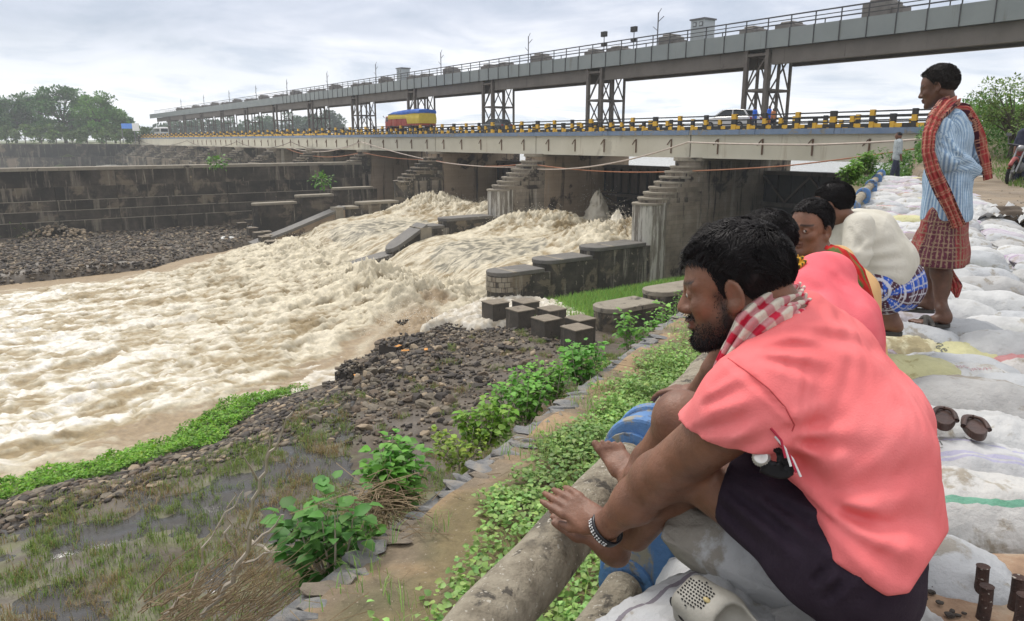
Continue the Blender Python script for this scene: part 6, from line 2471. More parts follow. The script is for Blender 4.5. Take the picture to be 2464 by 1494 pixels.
def hair_strands(name, O, R, s, parent, m, n=2600, length=0.05, curl=0.012, lift=0.4, line=None, grav=0.35, front=0.0, seed=1, thick=0.0011, clump=0.5, shell=(.104, .081, .092), tex_len=None):
    """tapered locks rooted on the scalp, combed by a smooth flow, rendered as slim prisms"""
    g = np.random.default_rng(seed)
    d = g.normal(size=(n * 4, 3))
    d /= np.linalg.norm(d, axis=1, keepdims=True)
    c0 = np.array([-.016, 0, .045])
    p = c0 + d * np.array(shell)
    x, y, z = p.T
    keep = line(x, y, z)
    p, d = p[keep][:n], d[keep][:n]
    n = len(p)
    nn_ = d / np.array(shell)
    nn_ /= np.linalg.norm(nn_, axis=1, keepdims=True)
    L = (length if tex_len is None else tex_len(p)) * g.uniform(0.65, 1.2, n)
    flow = np.stack([pnoise(p[:, 0] * 14 + 5, p[:, 1] * 14, p[:, 2] * 14), pnoise(p[:, 0] * 14, p[:, 1] * 14 + 9, p[:, 2] * 14), pnoise(p[:, 0] * 14, p[:, 1] * 14, p[:, 2] * 14 + 4)], -1) * clump
    back = np.tile([-0.55 + front, 0, -grav], (n, 1)) + flow
    tang = back - (back * nn_).sum(1, keepdims=True) * nn_
    K = 5
    pts = [p]
    cur = p.copy()
    vol_ = g.uniform(0, 1, n) * 0.5 + 0.5 * np.clip(0.5 + pnoise(p[:, 0] * 40, p[:, 1] * 40, p[:, 2] * 40), 0, 1)
    ph = 6.28 * pnoise(p[:, 0] * 25, p[:, 1] * 25, p[:, 2] * 25) + g.uniform(0, 0.7, n)
    side = np.cross(nn_, tang)
    side /= np.linalg.norm(side, axis=1, keepdims=True) + 1e-9
    for k in range(1, K + 1):
        f = k / K
        dirn = nn_ * (lift * (1 - f) + 0.04) + tang * (0.5 + 0.5 * f)
        dirn /= np.linalg.norm(dirn, axis=1, keepdims=True)
        cur = cur + dirn * (L / K)[:, None]
        q_ = np.linalg.norm((cur - c0) / np.array(shell), axis=1)
        tg = 1.035 + lift * 0.30 * f * (1 - 0.45 * f) * (0.7 + 0.6 * vol_)
        cur = c0 + (cur - c0) * (tg / q_)[:, None]
        w_ = curl * f
        pts.append(cur + side * (w_ * np.sin(ph + 7.0 * f))[:, None] + nn_ * (w_ * np.cos(ph + 7.0 * f))[:, None] * 0.6)
    A = np.stack(pts, 1)  # n, K+1, 3
    A = O + (A * s) @ R.T
    r = thick * s * g.uniform(0.7, 1.6, n)
    Vs, tri = [], []
    wN = nn_ @ R.T
    wS = side @ R.T
    for k in range(K + 1):
        rr = (r * (1.0 - 0.85 * k / K))[:, None]
        Vs += [A[:, k] + wS * rr, A[:, k] - wS * rr * 0.5 + wN * rr * 0.8, A[:, k] - wS * rr * 0.5 - wN * rr * 0.8]
    V = np.stack(Vs, 1).reshape(-1, 3)
    m3 = 3 * (K + 1)
    loc = []
    for k in range(K):
        for j in range(3):
            a, b = k * 3 + j, k * 3 + (j + 1) % 3
            loc.append((a, b, b + 3, a + 3))
    F = (np.array(loc)[None] + (np.arange(n) * m3)[:, None, None]).reshape(-1, 4)
    o = mesh(name, V, F, m, parent, smooth=True)
    o['kind'] = 'stuff'
    return o


def hairline(front=0.055, side_z=0.0, nape=-0.055, ear=0.03):
    def f(x, y, z):
        hl = z > np.interp(x, [-.12, -.05, -.02, .012, .03, .05, .085], [nape, nape + .0, -.02, side_z, .045, front, front + .012])
        return hl
    return f


def scalp(name, O, R, s, parent, m, line, grow=1.02, amp=0.003, shell=(.104, .081, .092)):
    V, F = ico(4)
    c0 = np.array([-.016, 0, .045])
    P_ = c0 + V * np.array(shell) * grow
    r = 1 + amp * 12 * pnoise(P_[:, 0] * 30, P_[:, 1] * 30, P_[:, 2] * 30) + amp * 9 * pnoise(P_[:, 0] * 70, P_[:, 1] * 70, P_[:, 2] * 70)
    P_ = c0 + (P_ - c0) * r[:, None]
    k = line(P_[:, 0], P_[:, 1], P_[:, 2])
    P_ = np.where(k[:, None], P_, c0 + (P_ - c0) * 0.9)
    F = F[k[F].sum(1) >= 1]
    mesh(name, O + (P_ * s) @ R.T, F.tolist(), m, parent, smooth=True)


def hand_ops(F, wrist, R, s=1.0, curl=(0.1, 0.1, 0.12, 0.15), spread=0.10, left=True, thumb=(0.75, 0.5, -0.25), flat=1.0):
    """R columns: along the fingers, toward the thumb, out of the back of the hand"""
    T = lambda x, y, z: wrist + R @ (np.array([x, y, z]) * s)
    F.slab(T(.012, 0, 0), T(.078, 0, 0), .0125 * s, .0115 * s, R[:, 1], .024 * s, 0.014 * s)
    F.cone(T(-.03, 0, 0), T(.02, 0, 0), .024 * s, .022 * s, 0.02 * s)
    for i, (y, L, c) in enumerate(zip((.030, .010, -.010, -.029), (.074, .082, .076, .060), curl)):
        a = spread * (1.5 - i) / 1.5
        d = np.array([math.cos(a), math.sin(a), 0])
        p0 = np.array([.082 - 0.004 * abs(i - 1), y, 0.0])
        seg = [0.45, 0.30, 0.25]
        ang = 0
        p = p0
        r = [.0105, .0092, .0082, .0068]
        for j in range(3):
            ang += c * (1.0, 1.2, 0.8)[j]
            q = p + L * seg[j] * np.array([d[0] * math.cos(ang), d[1], -math.sin(ang)])
            F.cone(T(*p), T(*q), r[j] * s, r[j + 1] * s, 0.004 * s)
            p = q
    t = nrm(thumb)
    b = np.array([.020, .026, -.006])
    m1 = b + t * .040
    m2 = m1 + nrm(t + np.array([0.5, -0.15, 0])) * .032
    F.cone(T(*b), T(*m1), .0145 * s, .0115 * s, 0.012 * s)
    F.cone(T(*m1), T(*m2), .0112 * s, .0082 * s, 0.005 * s)


def foot_ops(F, heel, R, s=1.0, toes=0.0, big=1):
    """R columns: toward the toes, toward the big-toe side, up out of the sole; heel = centre of the heel pad"""
    T = lambda x, y, z: heel + R @ (np.array([x, y, z]) * s)
    F.ell(T(0, 0, .004), np.array([.036, .031, .032]) * s, R, 0.02 * s)
    F.cone(T(.01, 0, .035), T(.03, 0, .075), .033 * s, .034 * s, 0.03 * s)
    F.slab(T(.02, 0, .022), T(.115, 0.004, .004), .028 * s, .0145 * s, R[:, 1], .014 * s, 0.03 * s)
    F.slab(T(.10, .002, .002), T(.155, .004, -.006), .0165 * s, .011 * s, R[:, 1], .027 * s, 0.02 * s)
    for i, (y, L, r) in enumerate(zip((.030, .011, -.003, -.016, -.029), (.050, .047, .041, .034, .028), (.0125, .0088, .0082, .0078, .0076))):
        x0 = .158 - 0.005 * i
        F.cone(T(x0, y, -.006), T(x0 + L * 0.55, y * 1.08, -.004 + toes * 0.4), r * 0.95 * s, r * s, 0.005 * s)
        F.cone(T(x0 + L * 0.55, y * 1.08, -.004 + toes * 0.4), T(x0 + L, y * 1.1, -.007 + toes), r * s, r * 0.88 * s, 0.004 * s)


def skin_mesh(F, name, parent, base, cols=None, it=2, disp=None, cut=None):
    V, Q = F.run(disp, cut)
    V = relax(V, Q, it, 0.45)
    n = fbm(V[:, 0] * 12, V[:, 1] * 12, V[:, 2] * 12, 3)
    c = np.tile(base, (len(V), 1)) * (1 + 0.20 * n)[:, None] * (1 + np.array([0.0, 0.05, 0.10]) * pnoise(V[:, 0] * 25, V[:, 1] * 25, V[:, 2] * 25)[:, None])
    if cols is not None:
        c = cols(V, c)
    return mesh(name, V, Q, M_skin, parent, smooth=True, cols=np.clip(c, 0.003, 1))


def cloth_mesh(F, name, m, parent, disp=None, cut=None, colf=None, it=2, th=0.0):
    V, Q = F.run(disp, cut)
    V = relax(V, Q, it, 0.45)
    c = colf(V) if colf is not None else None
    return mesh(name, V, Q, m, parent, smooth=True, cols=c)
# ------------------------------------------------------------------ the near man in the coral shirt
import os
M_coral = mat('coral_cotton', [(0.73, 0.150, 0.155), (0.82, 0.20, 0.205), (0.85, 0.275, 0.275)], scale=2.6, rough=0.95, bump=0.22, bscale=260, spec=0.1, patch=[(6, .66, (.72, .15, .15))])
M_coral2 = mat('pink_cotton', [(0.74, 0.12, 0.15), (0.84, 0.16, 0.19), (0.88, 0.22, 0.24)], scale=2.6, rough=0.95, bump=0.4, bscale=200, spec=0.1)
M_shorts = mat('dark_shorts', [(0.024, 0.016, 0.026), (0.042, 0.030, 0.045)], scale=9, rough=0.9, bump=0.3, bscale=120, spec=0.15)
M_cloth = mat('printed_cloth', [(0.5, 0.5, 0.5)], scale=12, attr='Col', rough=0.85, bump=0.3, bscale=90, spec=0.2)
M_band = mat('black_band', [(0.008, 0.008, 0.012)], rough=0.35)
M_white = mat('white_print', [(0.7, 0.7, 0.7)], rough=0.5)
M_cap = mat('bottle_cap', [(0.45, 0.45, 0.43), (0.6, 0.6, 0.58)], scale=30, rough=0.35, metal=0.6)


def creases(lines):
    """fold relief: lines are (a, b, width, depth) grooves with a ridge on each side, pressed in square to the side of the cloth we face"""
    vd = nrm(np.mean([l[0] for l in lines], axis=0) - np.array([0, 0, CAMZ]))
    far_ = max((l[0] - np.array([0, 0, CAMZ])) @ vd for l in lines) + 0.16

    def f(p):
        d = np.zeros(len(p))
        near_ = sstep(far_ + .05, far_ - .02, (p - np.array([0, 0, CAMZ])) @ vd)
        for a, b, w, h in lines:
            ba = b - a
            ba = ba - (ba @ vd) * vd
            pa = p - a
            pa = pa - (pa @ vd)[:, None] * vd
            t = np.clip((pa @ ba) / (ba @ ba), 0, 1)
            r = np.linalg.norm(pa - t[:, None] * ba, axis=1)
            q = r / (w * (0.6 + 0.8 * t))
            h = h * near_
            d += h * (np.exp(-q * q) - 0.75 * np.exp(-(q - 1.7) ** 2)) * np.sin(np.clip(t, 0.05, 0.95) * math.pi) ** 0.5
        return d
    return f


# joints in camera depth, read off the photograph
sc_ = 1.0
n1_head = P(1763, 698, 1.50)
n1_R = basis(np.array([-.91, .35, -.21]), np.array([-.10, .1, 1.0]))
ME = empty('person', P(2060, 1440, 1.40), 'bearded man nearest the camera in coral T-shirt, black shorts and red checked scarf', 'person')
F = Field(0.0042)
head_ops(F, n1_head, n1_R, 0.99)
neck0 = n1_head + n1_R @ np.array([-.035, 0, -.055])
neckb = P(1880, 830, 1.50)
F.cone(neck0, neckb, 0.058, 0.066, 0.03)
F.cone(n1_head + n1_R @ np.array([-.055, 0, -.01]), P(1890, 770, 1.50), 0.052, 0.055, 0.03)
nearSh, elbow, wrist = P(1800, 985, 1.33), P(1583, 1150, 1.58), P(1452, 1268, 1.70)
F.cone(nearSh, elbow, 0.060, 0.052, 0.03)
F.cone(elbow, P(1530, 1205, 1.63), 0.053, 0.047, 0.03)
F.cone(P(1530, 1205, 1.63), wrist, 0.047, 0.029, 0.03)
F.ell(P(1600, 1130, 1.52), [.03, .03, .03], None, 0.03)
# hand laid over the near foot, fingers pointing away to the left
hd = nrm(P(1330, 1185, 1.80) - wrist)
bk = nrm(P(1400, 1180, 1.60) - P(1400, 1230, 1.80))
bk = nrm(bk - (bk @ hd) * hd)
th_dir = np.cross(bk, hd)
hand_ops(F, wrist + hd * 0.02, np.stack([hd, th_dir, bk], 1), 1.02, curl=(0.06, 0.10, 0.14, 0.18), spread=0.015, thumb=(0.8, 0.35, -0.3))
V, Q = None, None
cf = lambda V, c: head_cols(V, n1_head, n1_R, 0.99, c, SKIN2, 1.0)


def n1cols(V, c):
    c = head_cols(V, n1_head, n1_R, 0.99, c, SKIN2, 1.0)
    L = (V - n1_head) @ n1_R
    warm = np.exp(-((L[:, 0] - .07) / .06) ** 2 - ((L[:, 2] - .02) / .07) ** 2)
    return c * (1 + 0.12 * warm)[:, None]


# legs
nKnee, fKnee = P(1655, 1120, 1.62), P(1640, 1010, 1.86)
nAnk, fAnk = P(1530, 1290, 1.74), P(1548, 1130, 2.02)
nHip, fHip = P(2060, 1370, 1.30), P(2100, 1350, 1.55)
F.cone(nKnee, nHip, 0.062, 0.085, 0.04)
F.cone(nKnee, nAnk, 0.057, 0.036, 0.03)
F.cone(nKnee, nKnee + (nAnk - nKnee) * 0.4 + np.array([0.03, 0, 0]), 0.05, 0.05, 0.03)
F.cone(fKnee, fHip, 0.062, 0.085, 0.04)
F.ell(P(1640, 1003, 1.86), [.064, .064, .064], None, 0.04)
F.cone(fKnee, P(1562, 1110, 2.0), 0.058, 0.045, 0.03)
F.cone(P(1562, 1110, 2.0), P(1520, 1190, 2.04), 0.045, 0.036, 0.03)
nh = P(1480, 1335, 1.80)
ft = nrm(P(1335, 1230, 1.86) - nh)
upv = nrm(P(1440, 1190, 1.78) - P(1440, 1290, 1.83))
upv = nrm(upv - (upv @ ft) * ft)
foot_ops(F, nh, np.stack([ft, np.cross(upv, ft) * -1, upv], 1), 1.0, toes=0.004)
fh = P(1545, 1190, 2.03)
ft2 = nrm(P(1468, 1075, 2.12) - fh)
upv2 = nrm(P(1480, 1010, 2.0) - P(1510, 1100, 2.12))
upv2 = nrm(upv2 - (upv2 @ ft2) * ft2)
foot_ops(F, fh, np.stack([ft2, np.cross(upv2, ft2), upv2], 1), 0.95, toes=0.008)
for a_, b_ in ((neckb, P(1960, 920, 1.50)), (P(1960, 920, 1.50), P(2060, 1060, 1.46)), (P(2060, 1060, 1.46), P(2090, 1300, 1.42)), (P(2090, 1300, 1.42), nHip), (P(2090, 1300, 1.42), fHip), (P(1930, 900, 1.48), nearSh)):
    F.cone(a_, b_, .055, .055, .03)
body = skin_mesh(F, 'body', ME, SKIN, n1cols, it=1)
# shirt
F = Field(0.0058)
lat = nrm(np.array([-.47, -.88, 0.05]))
up1, md1, lw1, pv1 = P(1960, 900, 1.50), P(2060, 1050, 1.45), P(2088, 1215, 1.41), P(2090, 1325, 1.38)
F.slab(P(1905, 830, 1.50), up1, .075, .105, lat, .06, 0.05)
F.slab(up1, md1, .110, .128, lat, .085, 0.05)
F.slab(md1, lw1, .128, .118, lat, .075, 0.05)
F.slab(lw1, pv1, .117, .095, lat, .06, 0.05)
F.slab(P(2080, 1320, 1.34), P(2065, 1370, 1.34), .112, .10, lat, .05, 0.05)
F.slab(P(1880, 1000, 1.50), P(1960, 1180, 1.46), .09, .09, lat, .05, 0.06)
F.cone(P(1870, 800, 1.5), P(1925, 760, 1.53), .062, .058, 0.05)
F.cone(P(1850, 930, 1.40), P(1805, 985, 1.34), .095, .092, 0.05)       # near shoulder
F.cone(P(1805, 985, 1.34), P(1690, 1090, 1.46), .092, .086, 0.04)      # sleeve
F.cone(P(1975, 840, 1.58), P(2010, 880, 1.64), .085, .085, 0.05)       # far shoulder
slv0, slv1 = P(1712, 1048, 1.42), nrm(P(1583, 1150, 1.58) - P(1800, 985, 1.33))
NL = [(P(1915, 1021, 1.25), P(1749, 858, 1.33), 0.006, 0.0045),
      (P(1890, 1040, 1.26), P(2010, 1010, 1.28), 0.014, 0.007), (P(1900, 1060, 1.25), P(2060, 1075, 1.25), 0.012, 0.007),
      (P(1900, 1090, 1.26), P(2000, 1180, 1.24), 0.014, 0.008), (P(1985, 1200, 1.24), P(2200, 1120, 1.28), 0.016, 0.007),
      (P(2005, 1215, 1.24), P(2130, 1290, 1.24), 0.014, 0.010), (P(2005, 1260, 1.24), P(2150, 1360, 1.25), 0.014, 0.010),
      (P(1990, 1170, 1.24), P(2120, 1090, 1.24), 0.018, 0.006), (P(2030, 1250, 1.24), P(2230, 1250, 1.30), 0.018, 0.007),
      (P(1850, 840, 1.36), P(2000, 850, 1.45), 0.014, 0.006), (P(1830, 870, 1.34), P(1970, 900, 1.40), 0.012, 0.005), (P(1900, 800, 1.42), P(2080, 850, 1.50), 0.014, 0.006),
      (P(1700, 980, 1.36), P(1800, 930, 1.28), 0.012, 0.005), (P(1680, 1040, 1.38), P(1850, 1000, 1.24), 0.014, 0.006), (P(1760, 1090, 1.36), P(1880, 1030, 1.25), 0.012, 0.007),
      (P(1720, 940, 1.36), P(1790, 880, 1.32), 0.010, 0.004)]
fold = creases(NL)


def shirt_disp(p):
    q = p[:, 0] * 0.6 + p[:, 2] * 0.8
    return 1.25 * fold(p) + 0.0040 * fbm(p[:, 0] * 7, p[:, 1] * 7, p[:, 2] * 7, 3) + 0.0022 * (1 - 2.2 * np.abs(pnoise(q * 9, p[:, 0] * 26 - p[:, 2] * 18, p[:, 1] * 8)))


hemn = nrm(P(2120, 1400, 1.3) - P(2090, 1300, 1.32))
hem0 = P(2085, 1384, 1.3)


def shirt_cut(X):
    sn = nrm(P(1650, 1185, 1.44) - P(1691, 1094, 1.40))
    sl = (X - P(1691, 1092, 1.40)) @ sn                # sleeve opening
    reg = np.clip(((X - P(1840, 1010, 1.35)) @ slv1) / 0.02, 0, 1)
    c1 = np.where(reg > 0.5, sl, -1)
    hn = nrm(P(2005, 1500, 1.28) - P(2070, 1395, 1.30))
    eye = np.array([0, 0, CAMZ])
    pc = lambda q0, q1: (X - eye) @ nrm(np.cross(ray(*q0), ray(*q1)))
    c2 = np.maximum(pc((1997, 1346), (2130, 1434)), np.maximum(pc((2120, 1437), (2260, 1418)), pc((2180, 1440), (2280, 1284))))   # hem round the hips
    fr = (X - P(1915, 1130, 1.24)) @ nrm(P(1835, 1190, 1.24) - P(1915, 1130, 1.24))
    fr2 = (X - P(1995, 1260, 1.24)) @ nrm(P(1900, 1265, 1.24) - P(1995, 1260, 1.24))
    c3 = np.where(((X - P(1880, 1070, 1.3))[..., 2] < 0) & ((X - P(1990, 1225, 1.3))[..., 2] > 0), fr, -1)
    c3 = np.maximum(c3, np.where(((X - P(1990, 1200, 1.3))[..., 2] < 0), fr2, -1))
    nk = 0.066 - np.linalg.norm(np.cross(X - P(1858, 745, 1.50), nrm(P(1900, 860, 1.5) - P(1858, 745, 1.50))), axis=-1)
    c4 = np.where((X - P(1900, 822, 1.5)) @ nrm(P(1858, 745, 1.5) - P(1900, 822, 1.5)) > 0, nk, -1)
    return np.maximum(np.maximum(c1, c2), np.maximum(c3, c4))


shirt_o = cloth_mesh(F, 'tshirt', M_coral, ME, shirt_disp, shirt_cut, it=1)
# stitched seams that lie on the cloth
from mathutils.bvhtree import BVHTree
M_seam = mat('coral_seam', [(0.50, 0.07, 0.075)], rough=0.9)


def on_cloth(obj, px, py, lift=0.0004):
    bv = on_cloth.c.get(obj.name)
    if bv is None:
        b = wloc(obj)
        bv = on_cloth.c[obj.name] = BVHTree.FromPolygons([tuple(np.array(v.co) + b) for v in obj.data.vertices], [tuple(q.vertices) for q in obj.data.polygons])
    d = nrm(ray(px, py))
    hit = bv.ray_cast(Vector((0, 0, CAMZ)), Vector(d.tolist()))
    return None if hit[0] is None else np.array(hit[0]) - d * lift


on_cloth.c = {}


def seam(obj, pts, r, m, parent, name='seam'):
    out = []
    for (x0, y0), (x1, y1) in zip(pts[:-1], pts[1:]):
        for f in np.linspace(0, 1, 9)[:-1]:
            q = on_cloth(obj, x0 + (x1 - x0) * f, y0 + (y1 - y0) * f)
            if q is not None:
                out.append(q)
    if len(out) > 3:
        MB().tube(out, r, 5).build(name, m, parent, smooth=True)


seam(shirt_o, [(1752, 862), (1800, 895), (1850, 935), (1890, 980), (1912, 1022), (1905, 1040)], 0.0013, M_seam, ME, 'shoulder_seam')
seam(shirt_o, [(1634, 1040), (1665, 1066), (1710, 1090), (1752, 1106), (1785, 1100)], 0.0009, M_seam, ME, 'sleeve_hem')
# shorts
F = Field(0.0065)
F.slab(P(2078, 1335, 1.40), P(2085, 1392, 1.38), .108, .088, lat, .06, 0.05)
F.cone(nHip + np.array([0, 0, .0]), P(1770, 1160, 1.53), .100, .088, 0.04)
F.cone(fHip, P(1820, 1170, 1.74), .095, .085, 0.04)
F.cone(P(1960, 1370, 1.36), P(2090, 1400, 1.36), .07, .085, 0.05)
kn = nrm(P(1650, 1085, 1.62) - nHip)
sfold = creases([(P(1760, 1180, 1.45), P(1960, 1330, 1.25), 0.012, 0.007), (P(1850, 1200, 1.4), P(2010, 1300, 1.22), 0.013, 0.008), (P(1960, 1400, 1.25), P(2040, 1330, 1.2), 0.012, 0.009), (P(1990, 1440, 1.25), P(2060, 1350, 1.2), 0.010, 0.008), (P(1720, 1200, 1.5), P(1850, 1330, 1.35), 0.012, 0.005)])
cloth_mesh(F, 'shorts', M_shorts, ME, lambda p: 1.6 * sfold(p) + 0.004 * fbm(p[:, 0] * 8, p[:, 1] * 8, p[:, 2] * 8, 3),
           lambda X: (X - P(1752, 1150, 1.5)) @ nrm(P(1640, 1110, 1.55) - P(1752, 1150, 1.5)), it=1)


def gingham(u, v, a, b, c, w=0.5):
    fu, fv = (np.floor(u) % 2), (np.floor(v) % 2)
    k = fu + fv
    return np.where((k == 0)[..., None], a, np.where((k == 1)[..., None], b, c))


# folded red and cream checked scarf round the neck
def scarf_strip(name, path, wid, lift, parent, uvs, pal, nu=60, nv=16, rip=0.006, th=0.004, m=None, colf=None, nrmdir=None, waves=3.0):
    path = [np.asarray(p, float) for p in path]
    t = np.linspace(0, 1, nu)
    seg = np.linspace(0, 1, len(path))
    A = np.stack([np.interp(t, seg, [p[i] for p in path]) for i in range(3)], -1)
    for _ in range(6):
        A[1:-1] = (A[:-2] + 2 * A[1:-1] + A[2:]) / 4
    wd = np.interp(t, np.linspace(0, 1, len(wid)), wid)
    D = np.gradient(A, axis=0)
    D /= np.linalg.norm(D, axis=1, keepdims=True)
    Nn = np.stack([np.interp(t, np.linspace(0, 1, len(nrmdir)), [q[i] for q in nrmdir]) for i in range(3)], -1)
    Nn -= (Nn * D).sum(1, keepdims=True) * D
    Nn /= np.linalg.norm(Nn, axis=1, keepdims=True)
    B = np.cross(D, Nn)
    v = np.linspace(-1, 1, nv)
    V = A[:, None] + B[:, None] * (wd[:, None] * v[None])[..., None] + Nn[:, None] * (lift * (1 - v[None] ** 2) + rip * np.sin(v[None] * math.pi * waves + 2.5 * np.sin(t[:, None] * 4)) + 0.4 * rip * pnoise(t[:, None] * 9, v[None] * 2.5, 1.0))[..., None]
    Ls = np.concatenate([[0], np.cumsum(np.linalg.norm(np.diff(A, axis=0), axis=1))])
    U, W = np.meshgrid(Ls, v, indexing='ij')
    C = colf(U, W * np.asarray(wd)[:, None])
    o = mesh(name, V.reshape(-1, 3), grid_faces(nu, nv), m or M_cloth, parent, smooth=True, cols=C.reshape(-1, 3))
    md = o.modifiers.new('cloth', 'SOLIDIFY')
    md.thickness = th
    md.offset = 0
    return o


RED, CRM_, PNK = np.array([0.48, 0.02, 0.05]), np.array([0.62, 0.57, 0.48]), np.array([0.52, 0.24, 0.25])
cgf = lambda U, W: gingham(U / 0.021, (W + 0.5) / 0.0145, CRM_, PNK, RED)
toC = nrm(np.array([-.5, -.8, .25]))
scarf_strip('scarf', [P(1725, 900, 1.44), P(1765, 845, 1.425), P(1815, 780, 1.41), P(1868, 735, 1.42), P(1905, 712, 1.48), P(1918, 700, 1.56)], [0.010, 0.024, 0.038, 0.042, 0.032, 0.02], 0.012, ME, None, None, colf=cgf, nrmdir=[toC, toC, toC, toC, nrm(np.array([.6, -.5, .6])), nrm(np.array([.6, .2, .7]))], nu=110, nv=40, rip=0.006, waves=3.4)
scarf_strip('scarf_fold', [P(1850, 790, 1.42), P(1895, 745, 1.44), P(1935, 722, 1.49)], [0.010, 0.034, 0.022], 0.010, ME, None, None, colf=cgf, nrmdir=[toC, toC, nrm(np.array([.3, -.6, .7]))], nu=60, nv=30, rip=0.004, waves=3)
# tassels of the scarf end under the arm
for i, (x, y) in enumerate(((1880, 1040), (1890, 1060), (1900, 1075), (1908, 1085))):
    MB().tube([P(x - 25, y - 10, 1.24), P(x, y + 20, 1.235), P(x + 10 + 3 * i, y + 62, 1.23)], 0.0022, 5).build('tassel', M_white if i % 2 else mat('red_thread', [(0.4, 0.02, 0.05)], rough=0.9), ME)
# wristband with pale lettering
wd_ = nrm(wrist - P(1530, 1205, 1.63))
wc_ = wrist - wd_ * 0.004
u1 = nrm(np.cross(wd_, [0, 0, 1.0]))
u2 = np.cross(wd_, u1)
V, Fc = [], []
n = 40
for i in range(n):
    a = 6.2832 * i / n
    rr = u1 * math.cos(a) + u2 * math.sin(a)
    for r, z in ((.040, -.011), (.043, -.008), (.043, .008), (.040, .011)):
        V.append(wc_ + rr * r + wd_ * z + np.array([0.004, 0, -0.006]))
for i in range(n):
    for k in range(3):
        a, b = i * 4 + k, ((i + 1) % n) * 4 + k
        Fc.append((a, b, b + 1, a + 1))
o = mesh('wristband', V, Fc, M_band, ME, smooth=True)
o.modifiers.new('band', 'SOLIDIFY').thickness = 0.003
mbw = MB()
best = max(range(n), key=lambda i: (u1 * math.cos(6.2832 * i / n) + u2 * math.sin(6.2832 * i / n)) @ nrm(np.array([-0.75, -.9, .3])))
for j in range(-5, 6):
    for k in range(2):
        a = 6.2832 * (best + j) / n
        rr = u1 * math.cos(a) + u2 * math.sin(a)
        tt = -u1 * math.sin(a) + u2 * math.cos(a)
        c = wc_ + rr * .0448 + wd_ * (0.0045 * (k - .5) * 1.4) + np.array([0.004, 0, -0.006])
        mbw.box(c, (0.0042 if (j + k) % 3 else 0.002, 0.0045 if (j * k) % 2 else 0.0025, 0.0016), tt, wd_, rr)
mbw.build('band_lettering', M_white, ME)
# bottle cap pinned on the black bundle at his waist
M_bund = mat('black_cloth', [(0.006, 0.006, 0.008)], rough=0.8)
for i in range(9):
    q = [P(1846 + 3 * i, 1066 + 2 * i, 1.262 - .002 * i), P(1868 + 5 * i, 1072 + 5 * i, 1.252), P(1884 + 3 * i, 1100 + 5 * i, 1.246 - .001 * i), P(1872 + i, 1126 + 3 * i, 1.25), P(1846 - 2 * i, 1112 + 2 * i, 1.258)]
    q2 = []
    for a, b in zip(q[:-1], q[1:]):
        q2 += [a, a * .5 + b * .5]
    q2.append(q[-1])
    for _ in range(2):
        q2 = [q2[0]] + [(q2[k - 1] + 2 * q2[k] + q2[k + 1]) / 4 for k in range(1, len(q2) - 1)] + [q2[-1]]
    MB().tube(q2, .0062, 6).build('black_cord', M_bund, ME, smooth=True)
cc0 = P(1832, 1101, 1.262)
cn = nrm(P(1832, 1101, 1.0) - P(1832, 1101, 1.3) + np.array([-.05, 0, .1]))
c1, c2 = nrm(np.cross(cn, [0, 0, 1.0])), None
c2 = np.cross(cn, c1)
V, Fc = [], []
for i in range(42):
    a = 6.2832 * i / 42
    for r, z in ((.0095, .0062), (.0115, .006), (.0145 + .0012 * (i % 2), .001), (.0152 + .0014 * (i % 2), -.002)):
        V.append(cc0 + (c1 * math.cos(a) + c2 * math.sin(a)) * r + cn * z)
V.append(cc0 + cn * .0045)
for i in range(42):
    for k in range(3):
        a, b = i * 4 + k, ((i + 1) % 42) * 4 + k
        Fc.append((a, b, b + 1, a + 1))
    Fc.append((168, i * 4, ((i + 1) % 42) * 4))
mesh('bottle_cap', V, Fc, M_cap, ME)
# hair
ln1 = lambda x, y, z: (z > np.interp(x, [-.13, -.075, -.05, -.03, -.012, .006, .018, .03, .045, .060, .075], [-.045, -.050, -.040, .0, .030, -.005, .010, .050, .066, .072, .074]))
scalp('scalp_hair', n1_head, n1_R, 0.99, ME, M_hair, ln1, 1.035, 0.004)
top1 = lambda x, y, z: ln1(x, y, z) & (z > 0.045 + 0.1 * x)
hair_strands('hair', n1_head, n1_R, 0.99, ME, M_hair, n=5200, length=0.038, curl=0.006, lift=0.42, line=top1, grav=0.3, front=0.1, seed=3, thick=0.0019, clump=1.5)
hair_strands('fringe_curls', n1_head, n1_R, 0.99, ME, M_hair, n=600, length=0.040, curl=0.009, lift=0.6, line=lambda x, y, z: (x > 0.005) & (z > 0.07) & ln1(x, y, z), grav=0.0, front=1.1, seed=4, thick=0.0011, clump=1.2)
hair_strands('side_hair', n1_head, n1_R, 0.99, ME, M_hair, n=5200, length=0.018, curl=0.002, lift=0.16, line=lambda x, y, z: ln1(x, y, z) & (z <= 0.085), grav=1.1, front=0.0, seed=5, thick=0.0009, clump=0.35)


